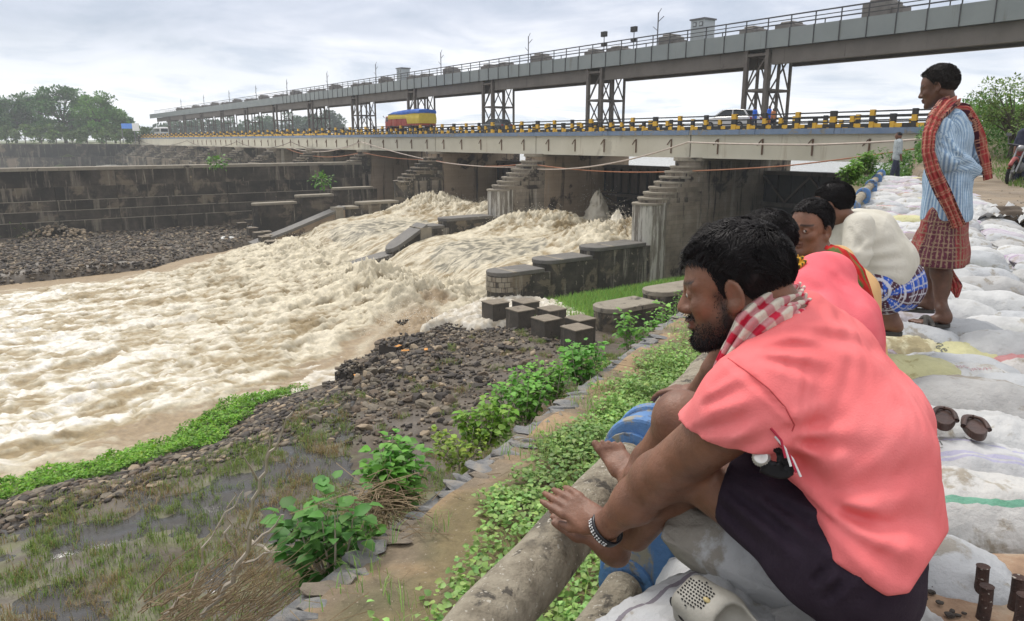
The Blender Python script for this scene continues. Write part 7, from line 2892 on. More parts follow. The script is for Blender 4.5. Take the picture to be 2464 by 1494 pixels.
def beard(obj, O, R, s, parent, n, seed=11, L=0.010):
    """short hairs grown from the skin itself over jaw, cheek line, chin and lip"""
    g = np.random.default_rng(seed)
    me = obj.data
    V = np.empty(len(me.vertices) * 3, np.float32)
    me.vertices.foreach_get('co', V)
    V = V.reshape(-1, 3) + wloc(parent)
    N_ = np.empty(len(me.vertices) * 3, np.float32)
    me.vertex_normals.foreach_get('vector', N_)
    N_ = N_.reshape(-1, 3)
    Lc = (V - O) @ R / s
    x, y, z = Lc.T
    near = (np.abs(x) < .13) & (np.abs(y) < .10) & (z > -.13) & (z < .02)
    w_ = sstep(-.045, -.075, z + .35 * np.maximum(0, x - .055)) * sstep(.0, .03, x) + 1.2 * np.exp(-((z + .043) / .006) ** 2) * (np.abs(y) < .032) * (x > .07) + .5 * np.exp(-((x - .018) / .01) ** 2) * (z < .01)
    w_ *= near * (1 - np.exp(-((z + .0575) / .007) ** 2) * (np.abs(y) < .022) * (x > .08))
    w_ = w_ / w_.sum()
    id_ = g.choice(len(V), n, p=w_)
    p0 = V[id_] + g.normal(0, .0015, (n, 3))
    d = N_[id_] * .45 + R[:, 2] * -.8 + R[:, 0] * .25 + g.normal(0, .22, (n, 3))
    d /= np.linalg.norm(d, axis=1, keepdims=True)
    e1 = p0 + d * (L * g.uniform(0.5, 1.2, n) * np.where(Lc[id_, 2] < -.085, 1.5, .7))[:, None]
    o = np.cross(d, R[:, 1] + g.normal(0, .4, (n, 3)))
    o /= np.linalg.norm(o, axis=1, keepdims=True)
    W = np.stack([p0 - o * .0008, p0 + o * .0008, e1], 1).reshape(-1, 3)
    ob = mesh('beard', W, np.arange(3 * n).reshape(-1, 3), M_hair, parent)
    ob['kind'] = 'stuff'


beard(body, n1_head, n1_R, 0.99, ME, 5000, L=0.006)
eyes(ME, n1_head, n1_R, 0.99, (1, 0, -0.1))
# ------------------------------------------------------------------ second man, coral shirt, seen from behind the first
M2 = empty('person', P(2020, 1050, 2.35), 'second coral-shirted man, face hidden, yellow and black cloth at his nape', 'person')
h2 = P(1836, 606, 2.62)
R2 = basis(np.array([-.75, .62, -.30]), np.array([0, .1, 1.0]))
F = Field(0.0065)
head_ops(F, h2, R2, 1.0)
F.cone(h2 + R2 @ np.array([-.035, 0, -.05]), P(1925, 705, 2.40), .056, .062, .03)
# forearm, knee and hand seen under the first man's beard
F.cone(P(1760, 800, 2.3), P(1715, 890, 2.35), .040, .034, .03)
F.cone(P(1715, 890, 2.35), P(1668, 942, 2.45), .034, .022, .02)
hd = nrm(P(1618, 936, 2.5) - P(1668, 942, 2.45))
upv = nrm(np.array([0, 0, 1.0]) - hd[2] * hd)
hand_ops(F, P(1668, 942, 2.45), np.stack([hd, np.cross(upv, hd), upv], 1), 1.0, curl=(.3, .35, .4, .4))
F.cone(P(1900, 1010, 2.2), P(1720, 960, 2.42), .085, .065, .03)
F.cone(P(1720, 960, 2.42), P(1700, 1120, 2.5), .06, .045, .03)
skin_mesh(F, 'body', M2, SKIN * 0.9, lambda V, c: head_cols(V, h2, R2, 1.0, c, SKIN, 1.0), it=1)
lat2 = nrm(np.array([-.5, -.86, 0]))
F = Field(0.008)
F.slab(P(1950, 700, 2.36), P(2010, 790, 2.34), .08, .12, lat2, .09, .05)
F.slab(P(2010, 790, 2.34), P(2030, 980, 2.28), .12, .13, lat2, .09, .05)
F.cone(P(1960, 690, 2.42), P(1995, 665, 2.5), .075, .09, .05)
F.cone(P(1935, 692, 2.44), P(1970, 660, 2.44), .080, .07, .04)
F.cone(P(1950, 780, 2.2), P(1860, 850, 2.2), .085, .08, .05)
f2 = creases([(P(1960, 640, 2.2), P(2050, 720, 2.15), .02, .006), (P(1940, 680, 2.2), P(2080, 770, 2.1), .025, .007), (P(1990, 640, 2.2), P(2110, 800, 2.15), .02, .006)])
cloth_mesh(F, 'shirt', M_coral2, M2, lambda p: f2(p) + .006 * fbm(p[:, 0] * 6, p[:, 1] * 6, p[:, 2] * 6, 3), it=1)
YEL2, BLK2 = np.array([0.62, 0.33, 0.03]), np.array([0.05, 0.06, 0.015])
ygf = lambda U, W: np.where((((np.floor(U / 0.012) % 2) == 0) & ((np.floor((W + .5) / 0.009) % 2) == 0))[..., None], BLK2, YEL2)
tc2 = nrm(np.array([-.4, -.9, .35]))
scarf_strip('neckcloth', [P(1862, 716, 2.36), P(1882, 676, 2.33), P(1905, 648, 2.33), P(1928, 628, 2.38)], [.03, .04, .038, .024], .012, M2, None, None, colf=ygf, nrmdir=[tc2, tc2, nrm(np.array([.3, -.8, .5])), nrm(np.array([.7, -.2, .7]))], nu=60, nv=26, rip=.005, waves=3)
ln2 = lambda x, y, z: (z > np.interp(x, [-.13, -.075, -.05, -.01, .02, .05, .075], [-.055, -.06, -.05, -.01, .03, .065, .07]))
scalp('scalp_hair', h2, R2, 1.0, M2, M_hair, ln2, 1.06, .004)
hair_strands('hair', h2, R2, 1.0, M2, M_hair, n=3600, length=.045, curl=.010, lift=.6, line=lambda x, y, z: ln2(x, y, z) & (z > 0.03), grav=.2, front=.1, seed=8, thick=.0016, clump=1.1)
hair_strands('nape_hair', h2, R2, 1.0, M2, M_hair, n=2600, length=.03, curl=.003, lift=.2, line=lambda x, y, z: ln2(x, y, z) & (z <= 0.05), grav=1.0, seed=9, thick=.0014, clump=.5)
M_navy = mat('navy_shorts', [(0.012, 0.014, 0.03), (0.02, 0.024, 0.05)], scale=8, rough=0.9)
F = Field(.01)
F.cone(P(2040, 1060, 2.25), P(1740, 900, 2.42), .12, .07, .05)
cloth_mesh(F, 'shorts', M_navy, M2, it=1)

# ------------------------------------------------------------------ third man, looking at the camera
M3 = empty('person', P(2060, 900, 3.3), 'man in a pale orange shirt turning his face to the camera', 'person')
h3 = P(1948, 553, 3.35)
R3 = basis(np.array([-.80, -.60, -.02]), np.array([.04, 0, 1.0]))
F = Field(.0040)
head_ops(F, h3, R3, 1.0)
F.cone(h3 + R3 @ np.array([-.035, 0, -.05]), P(1985, 640, 3.32), .058, .066, .03)
skin_mesh(F, 'body', M3, SKIN * 1.1, lambda V, c: head_cols(V, h3, R3, 1.0, c, SKIN, 0.0), it=0)
eyes(M3, h3, R3, 1.0, R3.T @ nrm(np.array([-.42, -.9, .12])))
ln3 = lambda x, y, z: (z > np.interp(x, [-.13, -.075, -.05, -.01, .012, .03, .05, .085], [-.045, -.04, -.02, .0, .02, .052, .080, .092]))
scalp('scalp_hair', h3, R3, 1.0, M3, M_hair, ln3, 1.03, .003)
hair_strands('hair', h3, R3, 1.0, M3, M_hair, n=3800, length=.020, curl=.003, lift=.5, line=ln3, grav=.3, front=.25, seed=12, thick=.0016, clump=.5)
M_slip3 = mat('grey_trousers', [(0.05, 0.05, 0.06), (0.08, 0.08, 0.09)], scale=6, rough=.9)
M_peach = mat('peach_cotton', [(0.60, 0.36, 0.16), (0.70, 0.44, 0.21)], scale=3, rough=.9, bump=.2, bscale=90, spec=.15)
lat3 = nrm(np.array([-.5, -.86, 0]))
F = Field(.01)
F.slab(P(2000, 650, 3.32), P(2035, 720, 3.3), .085, .125, lat3, .10, .05)
F.slab(P(2035, 720, 3.3), P(2050, 900, 3.2), .125, .14, lat3, .10, .05)
F.cone(P(2000, 640, 3.4), P(2015, 628, 3.45), .07, .075, .05)
cloth_mesh(F, 'shirt', M_peach, M3, lambda p: .007 * fbm(p[:, 0] * 5, p[:, 1] * 5, p[:, 2] * 5, 3), it=1)
hp3, fw3 = P(2048, 905, 3.22), np.array([-.80, .40, 0])
F = Field(.011)
for k in (-.09, .09):
    o3 = -lat3 * k
    F.cone(hp3 + o3, hp3 + o3 + fw3 * .42 + [0, 0, .22], .10, .07, .04)
    F.cone(hp3 + o3 + fw3 * .42 + [0, 0, .22], hp3 + o3 + fw3 * .56 - [0, 0, .10], .07, .05, .03)
cloth_mesh(F, 'trousers', M_slip3, M3, lambda p: .005 * fbm(p[:, 0] * 6, p[:, 1] * 6, p[:, 2] * 6, 3), it=1)
rgf = lambda U, W: np.where((((np.floor((W + .5) / 0.02) % 3) == 0))[..., None], np.array([.10, .14, .04]), np.array([.45, .02, .02]))
scarf_strip('shoulder_cloth', [P(1998, 600, 3.25), P(2030, 612, 3.16), P(2060, 655, 3.10), P(2085, 710, 3.08), P(2100, 765, 3.08), P(2115, 800, 3.1)], [.03, .06, .07, .05, .04, .03], .012, M3, None, None, colf=rgf, nrmdir=[nrm(np.array([.3, -.5, .8])), nrm(np.array([.5, -.6, .6])), nrm(np.array([.8, -.5, .3])), nrm(np.array([.9, -.4, .2]))], nu=60, nv=22, rip=.01)

# ------------------------------------------------------------------ fourth man, cream shirt and blue checked lungi, squatting
M4 = empty('person', atz(2140, 800, -1.2), 'squatting man in a cream shirt and blue checked lungi, facing the river', 'person')
h4 = P(2002, 497, 4.15)
R4 = basis(np.array([-.80, .58, -.22]), np.array([0, .05, 1.0]))
F = Field(.0065)
head_ops(F, h4, R4, 1.0)
F.cone(h4 + R4 @ np.array([-.035, 0, -.05]), P(2050, 545, 4.2), .058, .068, .03)
an4 = P(2142, 782, 4.35)
F.cone(P(2100, 700, 4.3), an4, .05, .036, .03)
ft4 = nrm(np.array([-.8, .5, -.02]))
foot_ops(F, P(2158, 790, 4.33), np.stack([ft4, nrm(np.cross([0, 0, 1], ft4)), np.array([0, 0, 1.0])], 1), 1.0)
skin_mesh(F, 'body', M4, SKIN * .95, lambda V, c: head_cols(V, h4, R4, 1.0, c, SKIN, .7), it=1)
scalp('scalp_hair', h4, R4, 1.0, M4, M_hair, ln1, 1.04, .003)
hair_strands('hair', h4, R4, 1.0, M4, M_hair, n=3600, length=.024, curl=.003, lift=.32, line=ln1, grav=.5, seed=15, thick=.0018, clump=.5)
M_cream4 = mat('cream_cotton', [(0.50, 0.475, 0.40), (0.60, 0.575, 0.50), (0.66, 0.64, 0.57)], scale=3, rough=.9, bump=.3, bscale=60, spec=.15, patch=[(3.2, .68, (.36, .31, .23))])
lat4 = nrm(np.array([-.55, -.83, 0]))
F = Field(.0085)
F.slab(P(2050, 545, 4.25), P(2085, 570, 4.25), .09, .15, lat4, .10, .05)
F.slab(P(2085, 570, 4.25), P(2130, 635, 4.25), .15, .165, lat4, .10, .05)
F.slab(P(2060, 600, 4.25), P(2120, 655, 4.25), .13, .13, lat4, .09, .05)
F.cone(P(2068, 545, 4.02), P(2058, 618, 3.98), .082, .072, .025)
F.cone(P(2058, 618, 3.98), P(2012, 640, 4.2), .070, .055, .02)
f4 = creases([(P(2045, 550, 3.9), P(2075, 610, 3.9), .02, .010), (P(2075, 600, 3.95), P(2180, 580, 4.0), .025, .009), (P(2080, 630, 3.95), P(2190, 620, 4.0), .025, .010), (P(2090, 650, 3.95), P(2195, 650, 4.0), .02, .009), (P(2060, 600, 3.9), P(2080, 570, 3.95), .02, .012)])
cloth_mesh(F, 'shirt', M_cream4, M4, lambda p: .8 * f4(p) + .006 * fbm(p[:, 0] * 5, p[:, 1] * 5, p[:, 2] * 5, 3),
           lambda X: (X - P(2140, 690, 4.2)) @ nrm(P(2135, 730, 4.2) - P(2145, 660, 4.2)), it=1)
F = Field(.0075)
F.slab(P(2150, 675, 4.3), P(2140, 690, 4.25), .145, .13, lat4, .08, .05)
F.cone(P(2165, 690, 4.3), P(2085, 700, 4.25), .14, .12, .05)
F.cone(P(2140, 700, 4.2), P(2110, 690, 4.1), .12, .10, .05)
c4 = P(2140, 690, 4.25)


def lungi4(V):
    d = V - c4
    a = np.arctan2(d[:, 2], d @ nrm(np.array([.8, -.5, 0]))) * .17
    r = np.linalg.norm(d, axis=1)
    b = d @ nrm(np.array([.5, .8, 0])) + .4 * r
    base = np.where((np.sin(a * 32) > .1)[:, None], np.array([.03, .10, .48]), np.array([.075, .03, .05]))
    ln_ = (np.abs((a / .055) % 1 - .5) < .07) | (np.abs((b / .065) % 1 - .5) < .07) | (np.abs((b / .065) % 1 - .25) < .03)
    return np.where(ln_[:, None], np.array([.55, .55, .62]), base)


cloth_mesh(F, 'lungi', M_cloth, M4, lambda p: .008 * fbm(p[:, 0] * 6, p[:, 1] * 6, p[:, 2] * 6, 3), colf=lungi4, it=1)
M_slip = mat('dusty_rubber', [(0.045, 0.042, 0.040), (0.09, 0.085, 0.075)], scale=14, rough=.85, bump=.4, bscale=60)


def sole(c, f, s, m, parent, name='sole', th=.018, L=.27, W=.10):
    f = nrm(f)
    up = nrm(np.array([0, 0, 1.0]) - f[2] * f)
    l = np.cross(up, f)
    pts = []
    for i in range(28):
        a = 6.2832 * i / 28
        x = math.cos(a) * L / 2
        y = math.copysign(abs(math.sin(a)) ** .8, math.sin(a)) * W / 2 * (.86 + .14 * math.cos(a))
        pts.append((x, y))
    V = [c + f * x + l * y for x, y in pts] + [c + f * x + l * y + up * th * (1 + (.5 if x < -.05 else 0)) for x, y in pts]
    n = 28
    F_ = [tuple(range(n - 1, -1, -1)), tuple(range(n, 2 * n))] + [(i, (i + 1) % n, n + (i + 1) % n, n + i) for i in range(n)]
    o = mesh(name, V, F_, m, parent)
    bevel(o, .004, 2)
    return f, l, up


def sandal(heel, f, parent, m, cross=True, s=1.0):
    c = heel + nrm(f) * .10 * s - np.array([0, 0, .045])
    f_, l_, u_ = sole(c, f, 1, m, parent)
    for sg in ((1, -1) if cross else (1,)):
        pts = []
        for k in range(9):
            t = k / 8
            y = .052 - .104 * t
            pts.append(c + f_ * (.02 + .05 * (t - .5) * sg) + l_ * y + u_ * (.018 + .055 * math.sin(math.pi * t)))
        o = MB().tube(pts, .017, 7).build('strap', m, parent, smooth=True)


sandal(P(2158, 790, 4.33), ft4, M4, M_slip)

# ------------------------------------------------------------------ the standing man
W5 = 4.85
M5 = empty('person', atz(2262, 795, -1.2), 'standing man in blue striped shirt, red checked scarf and lungi, hands behind his back', 'person')
h5 = P(2257, 212, W5)
R5 = basis(np.array([-.78, .60, -.28]), np.array([0, .08, 1.0]))
S5 = 1.03
F = Field(.0065)
head_ops(F, h5, R5, S5)
F.cone(h5 + R5 @ np.array([-.035, 0, -.05]), P(2285, 275, W5), .052, .06, .03)
nf, ff = P(2275, 772, 4.86), P(2238, 738, 5.15)
na, fa = P(2264, 735, 4.88), P(2236, 700, 5.15)
F.cone(P(2262, 600, 4.9), P(2262, 655, 4.88), .068, .058, .03)
F.cone(P(2264, 655, 4.88), na, .057, .036, .03)
F.cone(P(2272, 665, 4.9), P(2268, 700, 4.9), .05, .045, .03)
F.cone(P(2250, 600, 5.1), P(2246, 650, 5.12), .068, .055, .03)
F.cone(P(2246, 650, 5.12), fa, .054, .036, .03)
F.cone(na, nf + np.array([0, 0, .03]), .036, .036, .02)
F.cone(fa, ff + np.array([0, 0, .03]), .036, .036, .02)
f5 = nrm(np.array([-.90, .10, -.03]))
f5b = nrm(np.array([-.80, .55, -.02]))
foot_ops(F, nf, np.stack([f5, nrm(np.cross([0, 0, 1], f5)) * -1, np.array([0, 0, 1.0])], 1), 1.02)
foot_ops(F, ff, np.stack([f5b, nrm(np.cross([0, 0, 1], f5b)), np.array([0, 0, 1.0])], 1), 1.0)
F.cone(P(2340, 412, 4.8), P(2362, 408, 4.98), .03, .028, .02)
for a_, b_ in (((2285, 275, W5), (2282, 430, W5)), ((2282, 430, W5), (2262, 600, 4.9)), ((2282, 500, W5), (2250, 600, 5.1)), ((2282, 330, W5), (2285, 385, 4.66)), ((2285, 385, 4.66), (2340, 412, 4.8))):
    F.cone(P(*a_), P(*b_), .045, .045, .02)
skin_mesh(F, 'body', M5, SKIN * .6, lambda V, c: head_cols(V, h5, R5, S5, c, SKIN, .0), it=1)
sandal(nf, f5, M5, M_slip)
sandal(ff, f5b, M5, M_slip)
ln5 = lambda x, y, z: (z > np.interp(x, [-.13, -.075, -.05, -.01, .012, .03, .05, .085], [-.045, -.045, -.03, .0, .02, .052, .085, .10]))
scalp('scalp_hair', h5, R5, S5, M5, M_hairg, ln5, 1.06, .004)
hair_strands('hair', h5, R5, S5, M5, M_hairg, n=4200, length=.030, curl=.006, lift=.7, line=ln5, grav=.2, seed=21, thick=.0018, clump=.8)
lat5 = nrm(np.array([-.62, -.78, 0]))
F = Field(.0078)
F.slab(P(2292, 292, W5), P(2288, 330, W5), .085, .115, lat5, .10, .05)
F.slab(P(2288, 330, W5), P(2282, 430, W5), .115, .12, lat5, .09, .05)
F.slab(P(2282, 430, W5), P(2279, 520, W5), .125, .14, lat5, .09, .05)
F.cone(P(2262, 310, 4.66), P(2285, 385, 4.62), .078, .068, .04)
F.cone(P(2285, 385, 4.62), P(2345, 410, 4.80), .066, .048, .03)
F.cone(P(2315, 300, 5.02), P(2340, 380, 5.08), .07, .06, .04)
F.cone(P(2340, 380, 5.08), P(2362, 405, 4.95), .06, .045, .03)
c5 = P(2282, 400, W5)
fold5 = creases([(P(2262, 350, 4.55), P(2330, 395, 4.6), .018, .009), (P(2270, 330, 4.55), P(2300, 380, 4.6), .015, .008), (P(2290, 400, 4.6), P(2345, 395, 4.75), .015, .008), (P(2240, 420, 4.65), P(2245, 530, 4.65), .02, .008), (P(2320, 430, 4.65), P(2325, 530, 4.65), .02, .008), (P(2290, 430, 4.62), P(2300, 530, 4.62), .02, .007)])


def shirt5(V):
    # stripes run with the cloth: along the sleeve on the arm, upright on the trunk
    A0, A1, A2 = P(2262, 310, 4.66), P(2285, 385, 4.62), P(2345, 410, 4.80)

    def segd(a, b):
        ba = b - a
        t = np.clip(((V - a) @ ba) / (ba @ ba), 0, 1)
        r = V - a - t[:, None] * ba
        return np.linalg.norm(r, axis=1), r, nrm(ba)
    d1, r1, x1 = segd(A0, A1)
    d2, r2, x2 = segd(A1, A2)
    ang = np.arctan2((V - c5) @ nrm(np.array([-.78, .62, 0])), (V - c5) @ nrm(np.array([-.62, -.78, 0]))) * .19
    q1 = np.cross(x1, [0.6, .8, 0])
    a1 = np.arctan2(r1 @ nrm(q1), r1 @ nrm(np.cross(q1, x1))) * .07
    q2 = np.cross(x2, [0, 0, 1.0])
    a2 = np.arctan2(r2 @ nrm(q2), r2 @ nrm(np.cross(q2, x2))) * .06
    u = np.where((d1 < .078) & (d1 < d2), a1, np.where(d2 < .07, a2, ang))
    st = (np.sin(u * 6.2832 / .016) * .5 + .5)[:, None]
    hz = (np.sin(V[:, 2:3] * 6.2832 / .02) * .5 + .5) * (V[:, 2:3] < c5[2] - .05) * .35
    return np.array([.50, .62, .70]) * (1 - st * .85) + np.array([.09, .19, .36]) * st * .85 - hz * np.array([.10, .10, .08])


cloth_mesh(F, 'shirt', M_cloth, M5, lambda p: fold5(p) + .008 * fbm(p[:, 0] * 6, p[:, 1] * 6, p[:, 2] * 4, 3),
           lambda X: (P(2280, 535, 4.7) - X) @ np.array([0, 0, 1.0]), colf=shirt5, it=1)
F = Field(.0078)
F.slab(P(2275, 520, W5), P(2268, 610, W5), .125, .135, lat5, .10, .05)
F.slab(P(2266, 605, W5), P(2263, 655, W5), .135, .15, lat5, .09, .04)
F.cone(P(2250, 570, 4.95), P(2235, 610, 5.0), .12, .13, .04)
c6 = P(2266, 590, W5)
fold6 = creases([(P(2228, 540, 4.65), P(2225, 640, 4.65), .02, .012), (P(2250, 540, 4.62), P(2252, 650, 4.6), .02, .010), (P(2300, 540, 4.64), P(2306, 650, 4.62), .02, .010), (P(2275, 560, 4.6), P(2280, 650, 4.6), .015, .007)])


def lungi5(V):
    d = V - c6
    a = np.arctan2(d @ nrm(np.array([-.78, .62, 0])), d @ nrm(np.array([-.62, -.78, 0]))) * .2
    z = V[:, 2] - c6[2]
    red, mar, tanc = np.array([.26, .045, .05]), np.array([.075, .022, .034]), np.array([.26, .185, .125])
    c = np.where((np.abs(a + .01) < .09)[:, None], mar * 1.4, red)
    c = np.where(((np.abs((a / .024) % 1 - .5) < .13) | (np.abs((z / .026) % 1 - .5) < .09))[:, None], tanc, c)
    c = np.where((((z + .115) > -.055) & ((z + .115) < .012) & (np.abs(((z + .115) / .0135) % 1 - .5) < .24))[:, None], np.array([.05, .015, .025]), c)
    return c


cloth_mesh(F, 'lungi', M_cloth, M5, lambda p: fold6(p) + .008 * fbm(p[:, 0] * 6, p[:, 1] * 6, p[:, 2] * 3, 3),
           lambda X: (P(2266, 643, 4.72) - X) @ np.array([0, 0, 1.0]), colf=lungi5, it=1)


def red5(U, W):
    t = (W + .5) / .016
    base = np.where(((np.floor(W / .03 + 99) % 3) == 1)[..., None], np.array([.06, .015, .025]), np.array([.35, .055, .055]))
    g = (np.abs((U / .017) % 1 - .5) < .11) | (np.abs((W / .014) % 1 - .5) < .10)
    return np.where(g[..., None], np.array([.44, .22, .15]), base)


tcam = nrm(np.array([-.5, -.85, .1]))
scarf_strip('scarf_front', [P(2300, 238, 4.80), P(2280, 248, 4.70), P(2252, 280, 4.60), P(2236, 320, 4.57), P(2233, 365, 4.56), P(2245, 410, 4.55), P(2268, 460, 4.56), P(2290, 505, 4.58), P(2307, 545, 4.60)],
            [.045, .055, .045, .036, .036, .042, .045, .038, .042], .010, M5, None, None, colf=red5, nrmdir=[nrm(np.array([.2, -.5, .8])), nrm(np.array([-.1, -.8, .6])), tcam, tcam, tcam], nu=150, nv=26, rip=.010)
scarf_strip('scarf_back', [P(2262, 255, 4.72), P(2290, 262, 4.76), P(2325, 262, 4.84), P(2346, 290, 4.86), P(2358, 330, 4.88), P(2366, 375, 4.90), P(2376, 432, 4.92)],
            [.045, .055, .055, .045, .05, .05, .034], .010, M5, None, None, colf=red5, nrmdir=[nrm(np.array([-.1, -.8, .6])), nrm(np.array([.0, -.7, .7])), nrm(np.array([.5, -.6, .6])), nrm(np.array([.3, -.95, .1])), nrm(np.array([.3, -.95, .0]))], nu=120, nv=26, rip=.012)
scarf_strip('cloth_end', [P(2280, 640, 4.95), P(2288, 665, 4.92), P(2300, 690, 4.9), P(2303, 716, 4.9)], [.02, .03, .04, .008], .01, M5, None, None, colf=red5, nrmdir=[tcam, tcam], nu=40, nv=14, rip=.006)

# ------------------------------------------------------------------ small figures further off
def small_person(base, h, face, top, legs, lbl, walk=.15, scarfc=None, seat=None):
    f = nrm([face[0], face[1], 0])
    l = np.array([-f[1], f[0], 0])
    e = empty('person', base, lbl, 'person')
    k = h / 1.7
    z = lambda v: base + np.array([0, 0, v * k])
    Fs = Field(.016 * max(1, k))
    hc = z(1.56) + f * .02
    Fs.ell(hc, np.array([.10, .078, .125]) * k, np.stack([f, l, [0, 0, 1]], 1), .03)
    Fs.cone(hc + f * .09 * k, hc + f * .105 * k - [0, 0, .02], .012, .015, .01)
    Fs.cone(z(1.40), z(1.52), .055 * k, .05 * k, .03)
    for s_ in (1, -1):
        Fs.cone(z(.98) + l * .21 * s_ - f * .06 * s_, z(.80) + l * .2 * s_ - f * .1 * s_, .035, .03, .02)
        Fs.ell(z(.05) + l * .09 * s_ + f * (walk * s_ + .05), [.05, .05, .04], None, .02)
    skin_mesh(Fs, 'body', e, SKIN * .8, it=1)
    Fs = Field(.018)
    Fs.slab(z(1.38), z(.88), .11, .12, l, .08, .05)
    for s_ in (1, -1):
        Fs.cone(z(1.36) + l * .17 * s_, z(1.05) + l * .22 * s_ - f * .03 * s_, .06, .052, .03)
    cloth_mesh(Fs, 'shirt', top, e, lambda p: .012 * fbm(p[:, 0] * 5, p[:, 1] * 5, p[:, 2] * 5, 3), it=1)
    Fs = Field(.018)
    for s_ in (1, -1):
        Fs.cone(z(.90) + l * .08 * s_, z(.5) + l * .09 * s_ + f * walk * .6 * s_, .10, .075, .03)
        Fs.cone(z(.5) + l * .09 * s_ + f * walk * .6 * s_, z(.10) + l * .09 * s_ + f * walk * s_, .075, .06, .03)
    cloth_mesh(Fs, 'trousers', legs, e, it=1)
    V, F_ = ico(3)
    W = V * np.array([.108, .09, .10]) * k * (1 + .05 * pnoise(V[:, 0] * 4, V[:, 1] * 4, V[:, 2] * 4))[:, None]
    ok = (W[:, 2] > -.01 - .02 * 0) & ~((W[:, 0] > .05) & (W[:, 2] < .06))
    F_ = F_[ok[F_].all(1)]
    mesh('hair', W @ np.stack([f, l, [0, 0, 1]], 1).T + hc + np.array([0, 0, .035]), F_.tolist(), M_hair, e, smooth=True)
    return e


M_chk = mat('grey_checked_shirt', [(0.22, 0.26, 0.28), (0.42, 0.46, 0.47)], scale=30, rough=.9)
M_jean = mat('dark_trousers', [(0.02, 0.025, 0.045), (0.035, 0.04, 0.07)], scale=8, rough=.9)
b = aty(2150, 446, 24.4)
small_person(b, 1.72, (-.9, .2), M_chk, M_jean, 'distant man in a grey checked shirt walking at the end of the sandbags', .14)
M_bluecl = mat('bright_blue_cloth', [(0.03, 0.12, 0.55), (0.05, 0.18, 0.7)], scale=6, rough=.9)
M_orcl = mat('orange_shirt', [(0.5, 0.2, 0.08)], rough=.9)


def on_bridge(px, t):
    r = (px - 1232) / 1807
    j = J0 - t * UD
    s = (j[0] - j[1] * r) / (-BD[0] + BD[1] * r)
    return s


s_ = on_bridge(1812, -1.6)
small_person(ST(s_, -1.6, .76), 1.62, tuple(BD), M_bluecl, M_jean, 'woman in blue walking behind the white car on the bridge', .12)
s_ = on_bridge(1846, -2.0)
small_person(ST(s_, -2.0, .76), 1.68, tuple(-BD), M_bluecl, M_orcl, 'pedestrian with a bright blue cloth by the bridge railing', .12)
s_ = on_bridge(1856, -1.4)
small_person(ST(s_, -1.4, .76), 1.45, tuple(-BD), M_orcl, M_jean, 'shorter pedestrian in orange beside the one in blue', .1)
# ------------------------------------------------------------------ footwear
M_clog = mat('grey_clog', [(0.21, 0.20, 0.17), (0.29, 0.28, 0.245)], scale=7, rough=.5, bump=.15, bscale=40, patch=[(5, .62, (.30, .25, .16))])
M_hole = mat('clog_hole', [(0.01, 0.01, 0.01)], rough=.9)
e = empty('clog', P(1695, 1450, 1.42), 'worn grey perforated clog lying on the sacks at the bottom edge', 'clog')
toe, heelp = P(1625, 1405, 1.47), P(1815, 1560, 1.33)
fx = nrm(toe - heelp)
upc = nrm(P(1700, 1380, 1.30) - P(1700, 1480, 1.45))
upc = nrm(upc - (upc @ fx) * fx)
ly = np.cross(upc, fx)
cO = toe - fx * .045
Rc = np.stack([fx, ly, upc], 1)
T = lambda x, y, z: cO + Rc @ np.array([x, y, z])
F = Field(.0036)
F.slab(T(.0, 0, .006), T(-.07, 0, .012), .028, .033, ly, .018, .03)
F.slab(T(-.07, 0, .012), T(-.21, 0, .008), .032, .030, ly, .010, .03)
F.slab(T(-.0, 0, -.018), T(-.21, 0, -.02), .018, .016, ly, .034, .012)
F.slab(T(-.13, 0, .045), T(-.24, 0, .05), .034, .036, ly, .004, .008, sub=True)
F.slab(T(-.10, 0, .030), T(-.22, 0, .022), .026, .026, ly, .010, .008, sub=True)
V, Q = F.run()
V = relax(V, Q, 1, .4)
mesh('shell', V, Q, M_clog, e, smooth=True)
hb = MB()
base_pts = (V - cO) @ Rc


def surf(x, y):
    d = (base_pts[:, 0] - x) ** 2 + (base_pts[:, 1] - y) ** 2
    m = d < .004 ** 2 * 2
    return base_pts[m, 2].max() if m.any() else .04


for i in range(-5, 6):
    for j in range(9):
        x, y = .012 - j * .0075 + .0015 * (i % 2), i * .0062
        if abs(i) > 5 - 0.25 * abs(j - 4) ** 1.4:
            continue
        hb.box(T(x, y, surf(x, y)), (.0032, .0028, .0018), fx, ly, upc)
hb.build('vent_holes', M_hole, e)['kind'] = 'stuff'
for x, y, r in ((.022, .038, .7), (-.012, .049, .3), (-.052, .052, .1)):
    V2, F2 = ico(2)
    W = V2 * np.array([.010, .0045, .0045]) @ np.array([[math.cos(-r), -math.sin(-r), 0], [math.sin(-r), math.cos(-r), 0], [0, 0, 1]]).T
    mesh('side_vent', (W + np.array([x, y - .004, .006])) @ Rc.T + cO, F2.tolist(), M_hole, e, smooth=True)
V2, F2 = ico(2)
mesh('badge', (V2 * [.008, .005, .003] + [-.045, .0, surf(-.045, 0)]) @ Rc.T + cO, F2.tolist(), mat('brass_badge', [(.35, .28, .12)], rough=.4), e, smooth=True)

M_brs = mat('brown_leather', [(0.032, 0.016, 0.012), (0.07, 0.035, 0.026)], scale=18, rough=.45, bump=.2, bscale=50)
M_bri = mat('worn_insole', [(0.055, 0.028, 0.024), (0.095, 0.055, 0.045)], scale=14, rough=.5)


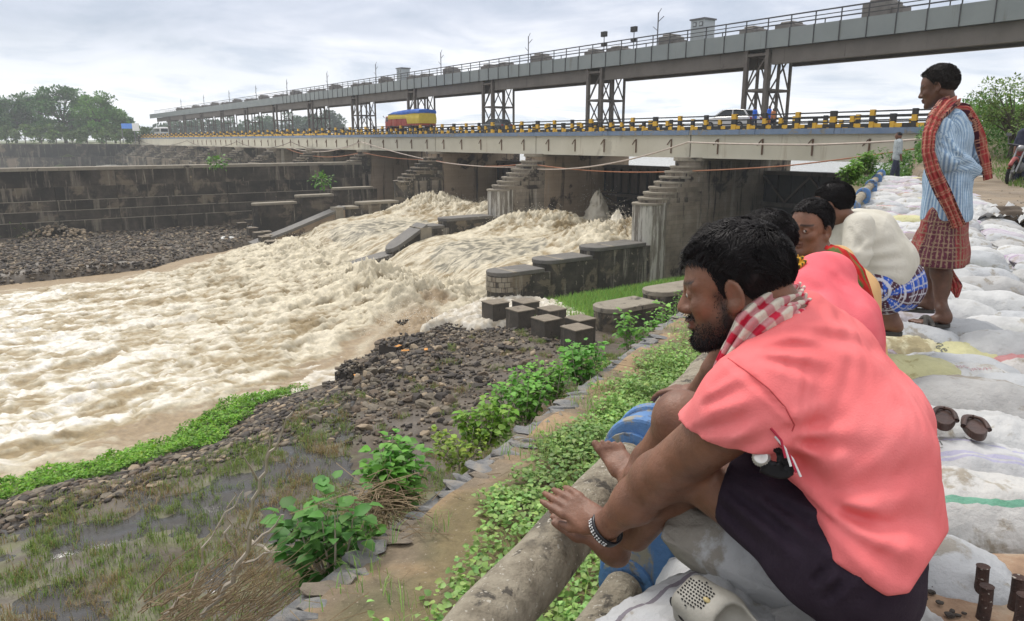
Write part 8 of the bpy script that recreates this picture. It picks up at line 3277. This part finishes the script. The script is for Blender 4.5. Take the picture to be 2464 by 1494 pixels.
def slipper(px, py, yaw, lbl, tilt=0.0, w=2.72):
    c = P(px, py, w)
    e = empty('slipper', c, lbl, 'slipper', 'pair of brown slippers on the white sandbag')
    f = nrm([math.cos(yaw), math.sin(yaw), tilt])
    f, l, u = sole(c, f, 1, M_brs, e, 'sole', .022, .275, .108)
    sole(c + u * .021, f, 1, M_bri, e, 'insole', .003, .26, .097)
    for sg in (1, -1):
        pts = [c + f * .075 + u * .030, c + f * .060 + l * .020 * sg + u * .036, c + f * .015 + l * .036 * sg + u * .040, c - f * .045 + l * .046 * sg + u * .024]
        out = []
        for a, b in zip(pts[:-1], pts[1:]):
            for k in range(4):
                out.append(a + (b - a) * k / 4)
        out.append(pts[-1])
        for _ in range(3):
            out = [out[0]] + [(out[i - 1] + 2 * out[i] + out[i + 1]) / 4 for i in range(1, len(out) - 1)] + [out[-1]]
        MB().tube(out, [.005 + .007 * i / len(out) for i in range(len(out))], 7).build('strap', M_brs, e, smooth=True)
    MB().tube([c + f * .078 + u * .020, c + f * .074 + u * .04], .004, 6).build('toe_post', M_brs, e)
    return e


slipper(2344, 1034, 1.12, 'right-hand brown leather slipper on the white sandbag', .0, 3.10)
slipper(2270, 1012, 1.05, 'left-hand brown slipper half hidden behind the near man\'s back', .0, 3.14)

# ------------------------------------------------------------------ vehicles
M_glassd = mat('dark_glass', [(0.02, 0.025, 0.03)], rough=.08)
M_tyre = mat('tyre', [(0.015, 0.015, 0.016)], rough=.9)
M_rim = mat('wheel_rim', [(0.3, 0.3, 0.31)], rough=.35, metal=.7)


def frame(s, t, heading):
    """origin on the deck, x forward along the bridge (heading +1: away from us), y left, z up"""
    f = np.array([BD[0], BD[1], 0]) * heading
    u = np.array([0, 0, 1.0])
    return ST(s, t, .76), np.stack([f, np.cross(u, f), u], 1)


def loft(name, O, R, secs, m, parent, smooth=False):
    """secs: list of (x, [(y, z)...]) rings joined along x"""
    V, F_ = [], []
    k = len(secs[0][1])
    for x, ring in secs:
        for y, z in ring:
            V.append(O + R @ np.array([x, y, z]))
    for i in range(len(secs) - 1):
        for j in range(k):
            a, b = i * k + j, i * k + (j + 1) % k
            F_.append((a, b, b + k, a + k))
    F_ += [tuple(range(k - 1, -1, -1)), tuple(range((len(secs) - 1) * k, len(secs) * k))]
    return mesh(name, V, F_, m, parent, smooth)


def rbox(w, z0, z1, r=.06):
    return [(-w + r, z0), (w - r, z0), (w, z0 + r), (w, z1 - r), (w - r, z1), (-w + r, z1), (-w, z1 - r), (-w, z0 + r)]


def wheel(O, R, x, y, r, w, e):
    a, b = O + R @ np.array([x, y - w / 2, r]), O + R @ np.array([x, y + w / 2, r])
    wh = MB().tube([a, b], r, 20).build('wheel', M_tyre, e)
    d = R @ np.array([0, .012, 0])
    MB().tube([a - d, b + d], r * .6, 16).build('rim', M_rim, wh)


def car(s, t, hd, paint, lbl, name='car', L=4.4):
    O, R = frame(s, t, hd)
    e = empty(name, O, lbl, 'car')
    k = L / 4.4
    S_ = [(-2.2 * k, rbox(.74, .35, .80)), (-2.05 * k, rbox(.84, .28, 1.0)), (-1.0 * k, rbox(.87, .25, 1.02)), (.9 * k, rbox(.87, .25, 1.0)), (1.9 * k, rbox(.83, .27, .86)), (2.2 * k, rbox(.72, .33, .68))]
    loft('body', O, R, S_, paint, e)
    G = [(-1.95 * k, rbox(.66, .98, 1.05, .03)), (-1.55 * k, rbox(.66, .98, 1.44, .06)), (-.2 * k, rbox(.66, .98, 1.50, .06)), (.35 * k, rbox(.66, .98, 1.46, .06)), (1.15 * k, rbox(.66, .98, 1.04, .03))]
    loft('cabin_glass', O, R, G, M_glassd, e)
    Rf = [(-1.6 * k, rbox(.68, 1.43, 1.47, .02)), (-.9 * k, rbox(.69, 1.49, 1.54, .02)), (.0, rbox(.69, 1.50, 1.55, .02)), (.38 * k, rbox(.67, 1.44, 1.49, .02))]
    loft('roof', O, R, Rf, paint, e)
    for x0, z0, x1, z1 in ((-1.95, 1.0, -1.58, 1.46), (-.55, 1.0, -.55, 1.5), (1.15, 1.02, .36, 1.47)):
        for y in (-.67, .67):
            MB().bar(O + R @ np.array([x0 * k, y * 1.04, z0]), O + R @ np.array([x1 * k, y, z1]), .08).build('pillar', paint, e)
    for x in (-1.35, 1.35):
        for y in (-.78, .78):
            wheel(O, R, x * k, y, .32, .2, e)
    for y in (-.6, .6):
        MB().box(O + R @ np.array([2.13 * k, y, .68]), (.12, .3, .14), R[:, 0], R[:, 1], R[:, 2]).build('headlight', M_rim, e)
        MB().box(O + R @ np.array([-2.16 * k, y, .85]), (.1, .25, .16), R[:, 0], R[:, 1], R[:, 2]).build('tail_light', mat('tail_lamp', [(.3, .02, .02)], rough=.3), e)
    return e


M_wpaint = mat('white_car_paint', [(0.62, 0.62, 0.62)], rough=.25)
M_gpaint = mat('grey_car_paint', [(0.10, 0.11, 0.11)], rough=.25)
s_ = on_bridge(1758, -2.6)
car(s_, -2.6, 1, M_wpaint, 'white hatchback crossing the bridge in front of the near lattice tower')
s_ = on_bridge(1192, -2.8)
car(s_, -2.8, 1, M_gpaint, 'dark grey car partly hidden by the bridge railing near the second tower')

# truck with tarpaulin
M_tred = mat('truck_red', [(0.30, 0.04, 0.03), (0.42, 0.07, 0.045)], scale=3, rough=.6, streak=[(3, .6, (.35, .18, .10))])
M_tyel = mat('tarpaulin_yellow', [(0.55, 0.42, 0.05), (0.66, 0.50, 0.07)], scale=2, rough=.7, bump=.5, bscale=5)
M_tblu = mat('tarpaulin_blue', [(0.02, 0.10, 0.42), (0.04, 0.15, 0.55)], scale=2, rough=.6, bump=.5, bscale=5)
sa, sb = on_bridge(1030, -2.9), on_bridge(945, -2.9)
Lt = sb - sa
O, R = frame((sa + sb) / 2, -2.9, 1)
e = empty('truck', O, 'red lorry loaded under blue and yellow tarpaulins, crossing the bridge', 'truck')
h0, hl = Lt / 2, Lt
X = lambda f: -h0 + hl * f
loft('cab', O, R, [(X(.86), rbox(1.1, .5, 2.45, .1)), (X(.97), rbox(1.12, .5, 2.4, .1)), (X(1.0), rbox(1.05, .5, 1.7, .1))], M_tred, e)
MB().box(O + R @ np.array([X(.985), 0, 2.05]), (.1, 1.9, .7), R[:, 0], R[:, 1], R[:, 2]).build('windscreen', M_glassd, e)
for y in (-1.13, 1.13):
    MB().box(O + R @ np.array([X(.93), y, 2.0]), (hl * .05, .03, .55), R[:, 0], R[:, 1], R[:, 2]).build('side_window', M_glassd, e)
    MB().bar(O + R @ np.array([X(1.0), y, 2.2]), O + R @ np.array([X(1.0), y * 1.2, 2.5]), .06).build('mirror_arm', M_lamp, e)
for j in range(12):
    a0, a1 = X(.0 + .85 * j / 12), X(.0 + .85 * (j + .93) / 12)
    loft('body_panel', O, R, [(a0, rbox(1.2 + .02 * (j % 2), 1.0, 2.05, .02)), (a1, rbox(1.2 + .02 * (j % 2), 1.0, 2.05, .02))], M_tred, e)
g_ = np.linspace(0, 1, 26)
for nm, z0f, z1f, mm_ in (('yellow_tarpaulin', lambda f: 2.0 if f > .36 else 1.35, lambda f: 2.6, M_tyel), ('blue_tarpaulin', lambda f: 2.57 + .05 * math.sin(9 * f), lambda f: 3.0 + .1 * math.sin(5 * f) - .25 * max(0, f - .85) / .15, M_tblu)):
    secs = []
    for f in g_:
        w = 1.28 + .03 * math.sin(f * 40)
        z1 = z1f(f)
        secs.append((X(-.005 + .87 * f), [(-w, z0f(f)), (w, z0f(f)), (w + .02, (z0f(f) + z1) / 2), (w * .93, z1), (0, z1 + .12), (-w * .93, z1), (-w - .02, (z0f(f) + z1) / 2)]))
    loft(nm, O, R, secs, mm_, e)
for x in (.12, .2, .9):
    for y in (-1.0, 1.0):
        wheel(O, R, X(x), y, .5, .3, e)
# small far bus
s_ = on_bridge(390, -2.9)
O, R = frame(s_, -2.9, -1)
e = empty('bus', O, 'small white bus far along the bridge near its left end', 'bus')
loft('body', O, R, [(-4.2, rbox(1.15, .5, 3.0, .15)), (4.0, rbox(1.15, .5, 3.0, .15)), (4.4, rbox(1.1, .5, 2.7, .15))], M_wpaint, e)
MB().box(O + R @ np.array([4.3, 0, 2.1]), (.25, 1.9, .9), R[:, 0], R[:, 1], R[:, 2]).build('windscreen', M_glassd, e)
for y in (-1.16, 1.16):
    for k in range(5):
        MB().box(O + R @ np.array([-3.2 + 1.5 * k, y, 2.1]), (1.2, .03, .8), R[:, 0], R[:, 1], R[:, 2]).build('window', M_glassd, e)
# blue hoarding by the left trees
p0, p1 = aty(292, 303, 226), aty(322, 303, 224)
c = (p0 + p1) / 2
e = empty('hoarding', (c[0], c[1], c[2] - 3), 'blue banner hoarding at the far left end of the bridge', 'hoarding')
MB().bar(p0, p1 + (p1 - p0) * .1, .15, 1.5).build('banner', mat('blue_banner', [(0.06, .2, .6)], rough=.6), e)
MB().box(p1 + (p1 - p0) * .0 + [0.6, -.2, -.3], (2.0, .2, 2.2)).build('side_board', M_wpaint, e)
for q in (p0, p1):
    MB().tube([q - [0, 0, 5], q], .12, 6).build('leg', M_lamp, e)

# ------------------------------------------------------------------ motorcycle at the right frame edge
bk0 = aty(2428, 430, 20.0)
bk0[2] = CAMZ + float(ground_rel(bk0[0:1], bk0[1:2])[0])
gpx = to_px(bk0)
fb = nrm([-.75, -.66, 0])
Rk = np.stack([fb, np.cross([0, 0, 1], fb), [0, 0, 1]], 1)
lean = .12
e = empty('motorcycle', bk0, 'muddy red motorcycle entering at the right frame edge', 'motorcycle')
K = lambda x, y, z: bk0 + Rk @ np.array([x, y + lean * z, z])
for x0, nm in ((0, 'front_wheel'), (-1.28, 'rear_wheel')):
    ring = [K(x0 + .29 * math.cos(a), 0, .31 + .29 * math.sin(a)) for a in np.linspace(0, 6.2832, 25)]
    wh = MB().tube(ring, .048, 7, cap=False).build(nm, M_tyre, e, smooth=True)
    mb = MB()
    for k in range(8):
        a = k * math.pi / 8
        mb.tube([K(x0 + .26 * math.cos(a), 0, .31 + .26 * math.sin(a)), K(x0 - .26 * math.cos(a), 0, .31 - .26 * math.sin(a))], .006, 4)
    mb.tube([K(x0, -.06, .31), K(x0, .06, .31)], .05, 8)
    mb.build('spokes', M_rim, wh)
M_bred = mat('motorcycle_red', [(0.22, 0.03, 0.035), (0.3, 0.06, 0.05)], scale=5, rough=.4)
ring = [K(.35 * math.cos(a), 0, .31 + .36 * math.sin(a)) for a in np.linspace(.3, 2.6, 12)]
MB().tube(ring, .055, 6).build('front_fender', M_bred, e, smooth=True)
for y in (-.09, .09):
    MB().tube([K(0, y, .31), K(-.28, y, .95)], .024, 6).build('fork', M_rim, e)
MB().tube([K(-.26, -.36, 1.06), K(-.32, 0, 1.0), K(-.26, .36, 1.06)], .016, 6).build('handlebar', M_lamp, e)
for y in (-.34, .34):
    MB().tube([K(-.28, y, 1.06), K(-.24, y * 1.1, 1.26)], .008, 5).build('mirror_stalk', M_lamp, e)
    MB().box(K(-.24, y * 1.1, 1.30), (.02, .12, .08), Rk[:, 0], Rk[:, 1]).build('mirror', M_lamp, e)
Fm = Field(.015)
Fm.cone(K(-.40, 0, .82), K(-.72, 0, .78), .13, .10, .04)
cloth_mesh(Fm, 'fuel_tank', M_bred, e)
Fm = Field(.015)
Fm.slab(K(-.78, 0, .80), K(-1.35, 0, .84), .05, .05, Rk[:, 1], .06, .03)
cloth_mesh(Fm, 'seat', M_blk, e)
Fm = Field(.015)
Fm.ell(K(-.55, 0, .42), [.17, .13, .16], Rk, .03)
Fm.cone(K(-.5, 0, .5), K(-.35, 0, .7), .06, .05, .03)
cloth_mesh(Fm, 'engine', M_lamp, e)
Fm = Field(.012)
Fm.ell(K(-.20, 0, .93), [.07, .09, .09], Rk, .02)
cloth_mesh(Fm, 'headlamp', M_rim, e)
MB().tube([K(-.5, -.12, .25), K(-1.4, -.15, .35)], .04, 8).build('exhaust', M_rim, e)
b = K(-1.0, .0, 0)
b[2] = bk0[2] - .02
# rider standing astride
small_person(b, 1.7, (fb[0], fb[1]), M_jean, M_jean, 'rider in dark blue astride the motorcycle at the right frame edge', .02)

# ------------------------------------------------------------------ spray thrown up in the foam
M_spray = mat('spray', [(0.66, 0.60, 0.47), (0.76, 0.72, 0.62)], scale=4, rough=.7)
M_mist = mat('gate_plume', [(0.50, 0.46, 0.37), (0.62, 0.58, 0.49)], scale=2, rough=.9, bump=.6, bscale=4)


def plume(s, t, rel, r, h, n, lbl, m, lean_s=0.0):
    base = ST(s, t, rel)
    e = empty('spray_plume', base, lbl, 'spray')
    nu, nv = 40, 26
    a, f = np.meshgrid(np.linspace(0, 6.2832, nu), np.linspace(0, 1, nv), indexing='ij')
    rr = r * (1 - f) ** .8 * (1 + .30 * fbm(np.cos(a) * 2 + s, np.sin(a) * 2, f * 4, 4)) + .03
    cx = base[0] + rr * np.cos(a) + lean_s * f * BD[0]
    cy = base[1] + rr * np.sin(a) + lean_s * f * BD[1]
    cz = base[2] + h * f * (1 + .22 * fbm(np.cos(a) * 2.5, np.sin(a) * 2.5, f * 3 + 5, 3))
    mesh('plume_body', np.stack([cx, cy, cz], -1).reshape(-1, 3), grid_faces(nu, nv), m, e, smooth=True)
    q = rng.normal(0, 1, (n, 3)) * [r * .55, r * .55, h * .3] + base + [0, 0, h * .55]
    k = rng.uniform(.012, .05, n)
    V, F_, _ = merge(SH0, q, rand_rot(n, 1.0), np.repeat(k[:, None], 3, 1))
    o = mesh('droplets', V, F_, m, e)
    o['kind'] = 'stuff'


plume(14.2, -3.5, -8.4, 1.7, 3.6, 420, 'tall pale cone of spray beside the second pier, under the raised gate', M_mist, -.3)
plume(4.2, 3.4, -7.4, .9, 1.9, 260, 'small vertical burst of tan spray near the stepped pier', M_spray)
n = 5200
# loose spray over the most violent water
cs = [(16, 3.5, 3.4, 4), (4, 4, 2.6, 4), (33, 3, 3.5, 4), (23.5, 2.5, 2.0, 3), (8, 20, 7, 3.5), (28, 20, 7, 3), (0, 25, 3.5, 3), (18, 24, 8, 5)]
pk = rng.integers(0, len(cs), n)
ss = np.array([cs[i][0] + rng.normal() * cs[i][2] * .6 for i in pk])
tt = np.array([cs[i][1] + rng.normal() * cs[i][3] * .6 for i in pk])
ii = np.clip(((ss + 24) / STEP).astype(int), 0, H.shape[0] - 1)
jj = np.clip(((tt + 9) / STEP).astype(int), 0, H.shape[1] - 1)
q = J0[None] + ss[:, None] * BD - tt[:, None] * UD
pos = np.column_stack([q, H[ii, jj] + CAMZ + np.abs(rng.normal(0, .28, n)) + .02])
inside = ((np.abs(ss) > 1.3) | (tt > 19.5)) & ((np.abs(ss - SPAN) > 1.3) | (tt > 13)) & ((np.abs(ss - 2 * SPAN) > 1.2) | (tt > 13))
pos = pos[inside]
k = rng.uniform(.012, .045, len(pos))
V, F_, _ = merge(SH0, pos, rand_rot(len(pos), 1.0), np.repeat(k[:, None], 3, 1))
tag(mesh('flying_spray', V, F_, M_spray), 'loose droplets flying over the boiling foam', 'spray', kind='stuff')
# ------------------------------------------------------------------ damp air
hz = bpy.data.materials.new('damp_air')
hz.use_nodes = True
hn = hz.node_tree.nodes
for n_ in list(hn):
    hn.remove(n_)
pv_ = hn.new('ShaderNodeVolumePrincipled')
pv_.inputs['Color'].default_value = (0.80, 0.86, 0.93, 1)
pv_.inputs['Density'].default_value = 0.0005
pv_.inputs['Anisotropy'].default_value = 0.2
ho = hn.new('ShaderNodeOutputMaterial')
hz.node_tree.links.new(pv_.outputs[0], ho.inputs['Volume'])
hb_ = MB().box((-20, 230, 14.0), (1400, 1300, 37.5)).build('haze', hz)
hb_['kind'] = 'stuff'
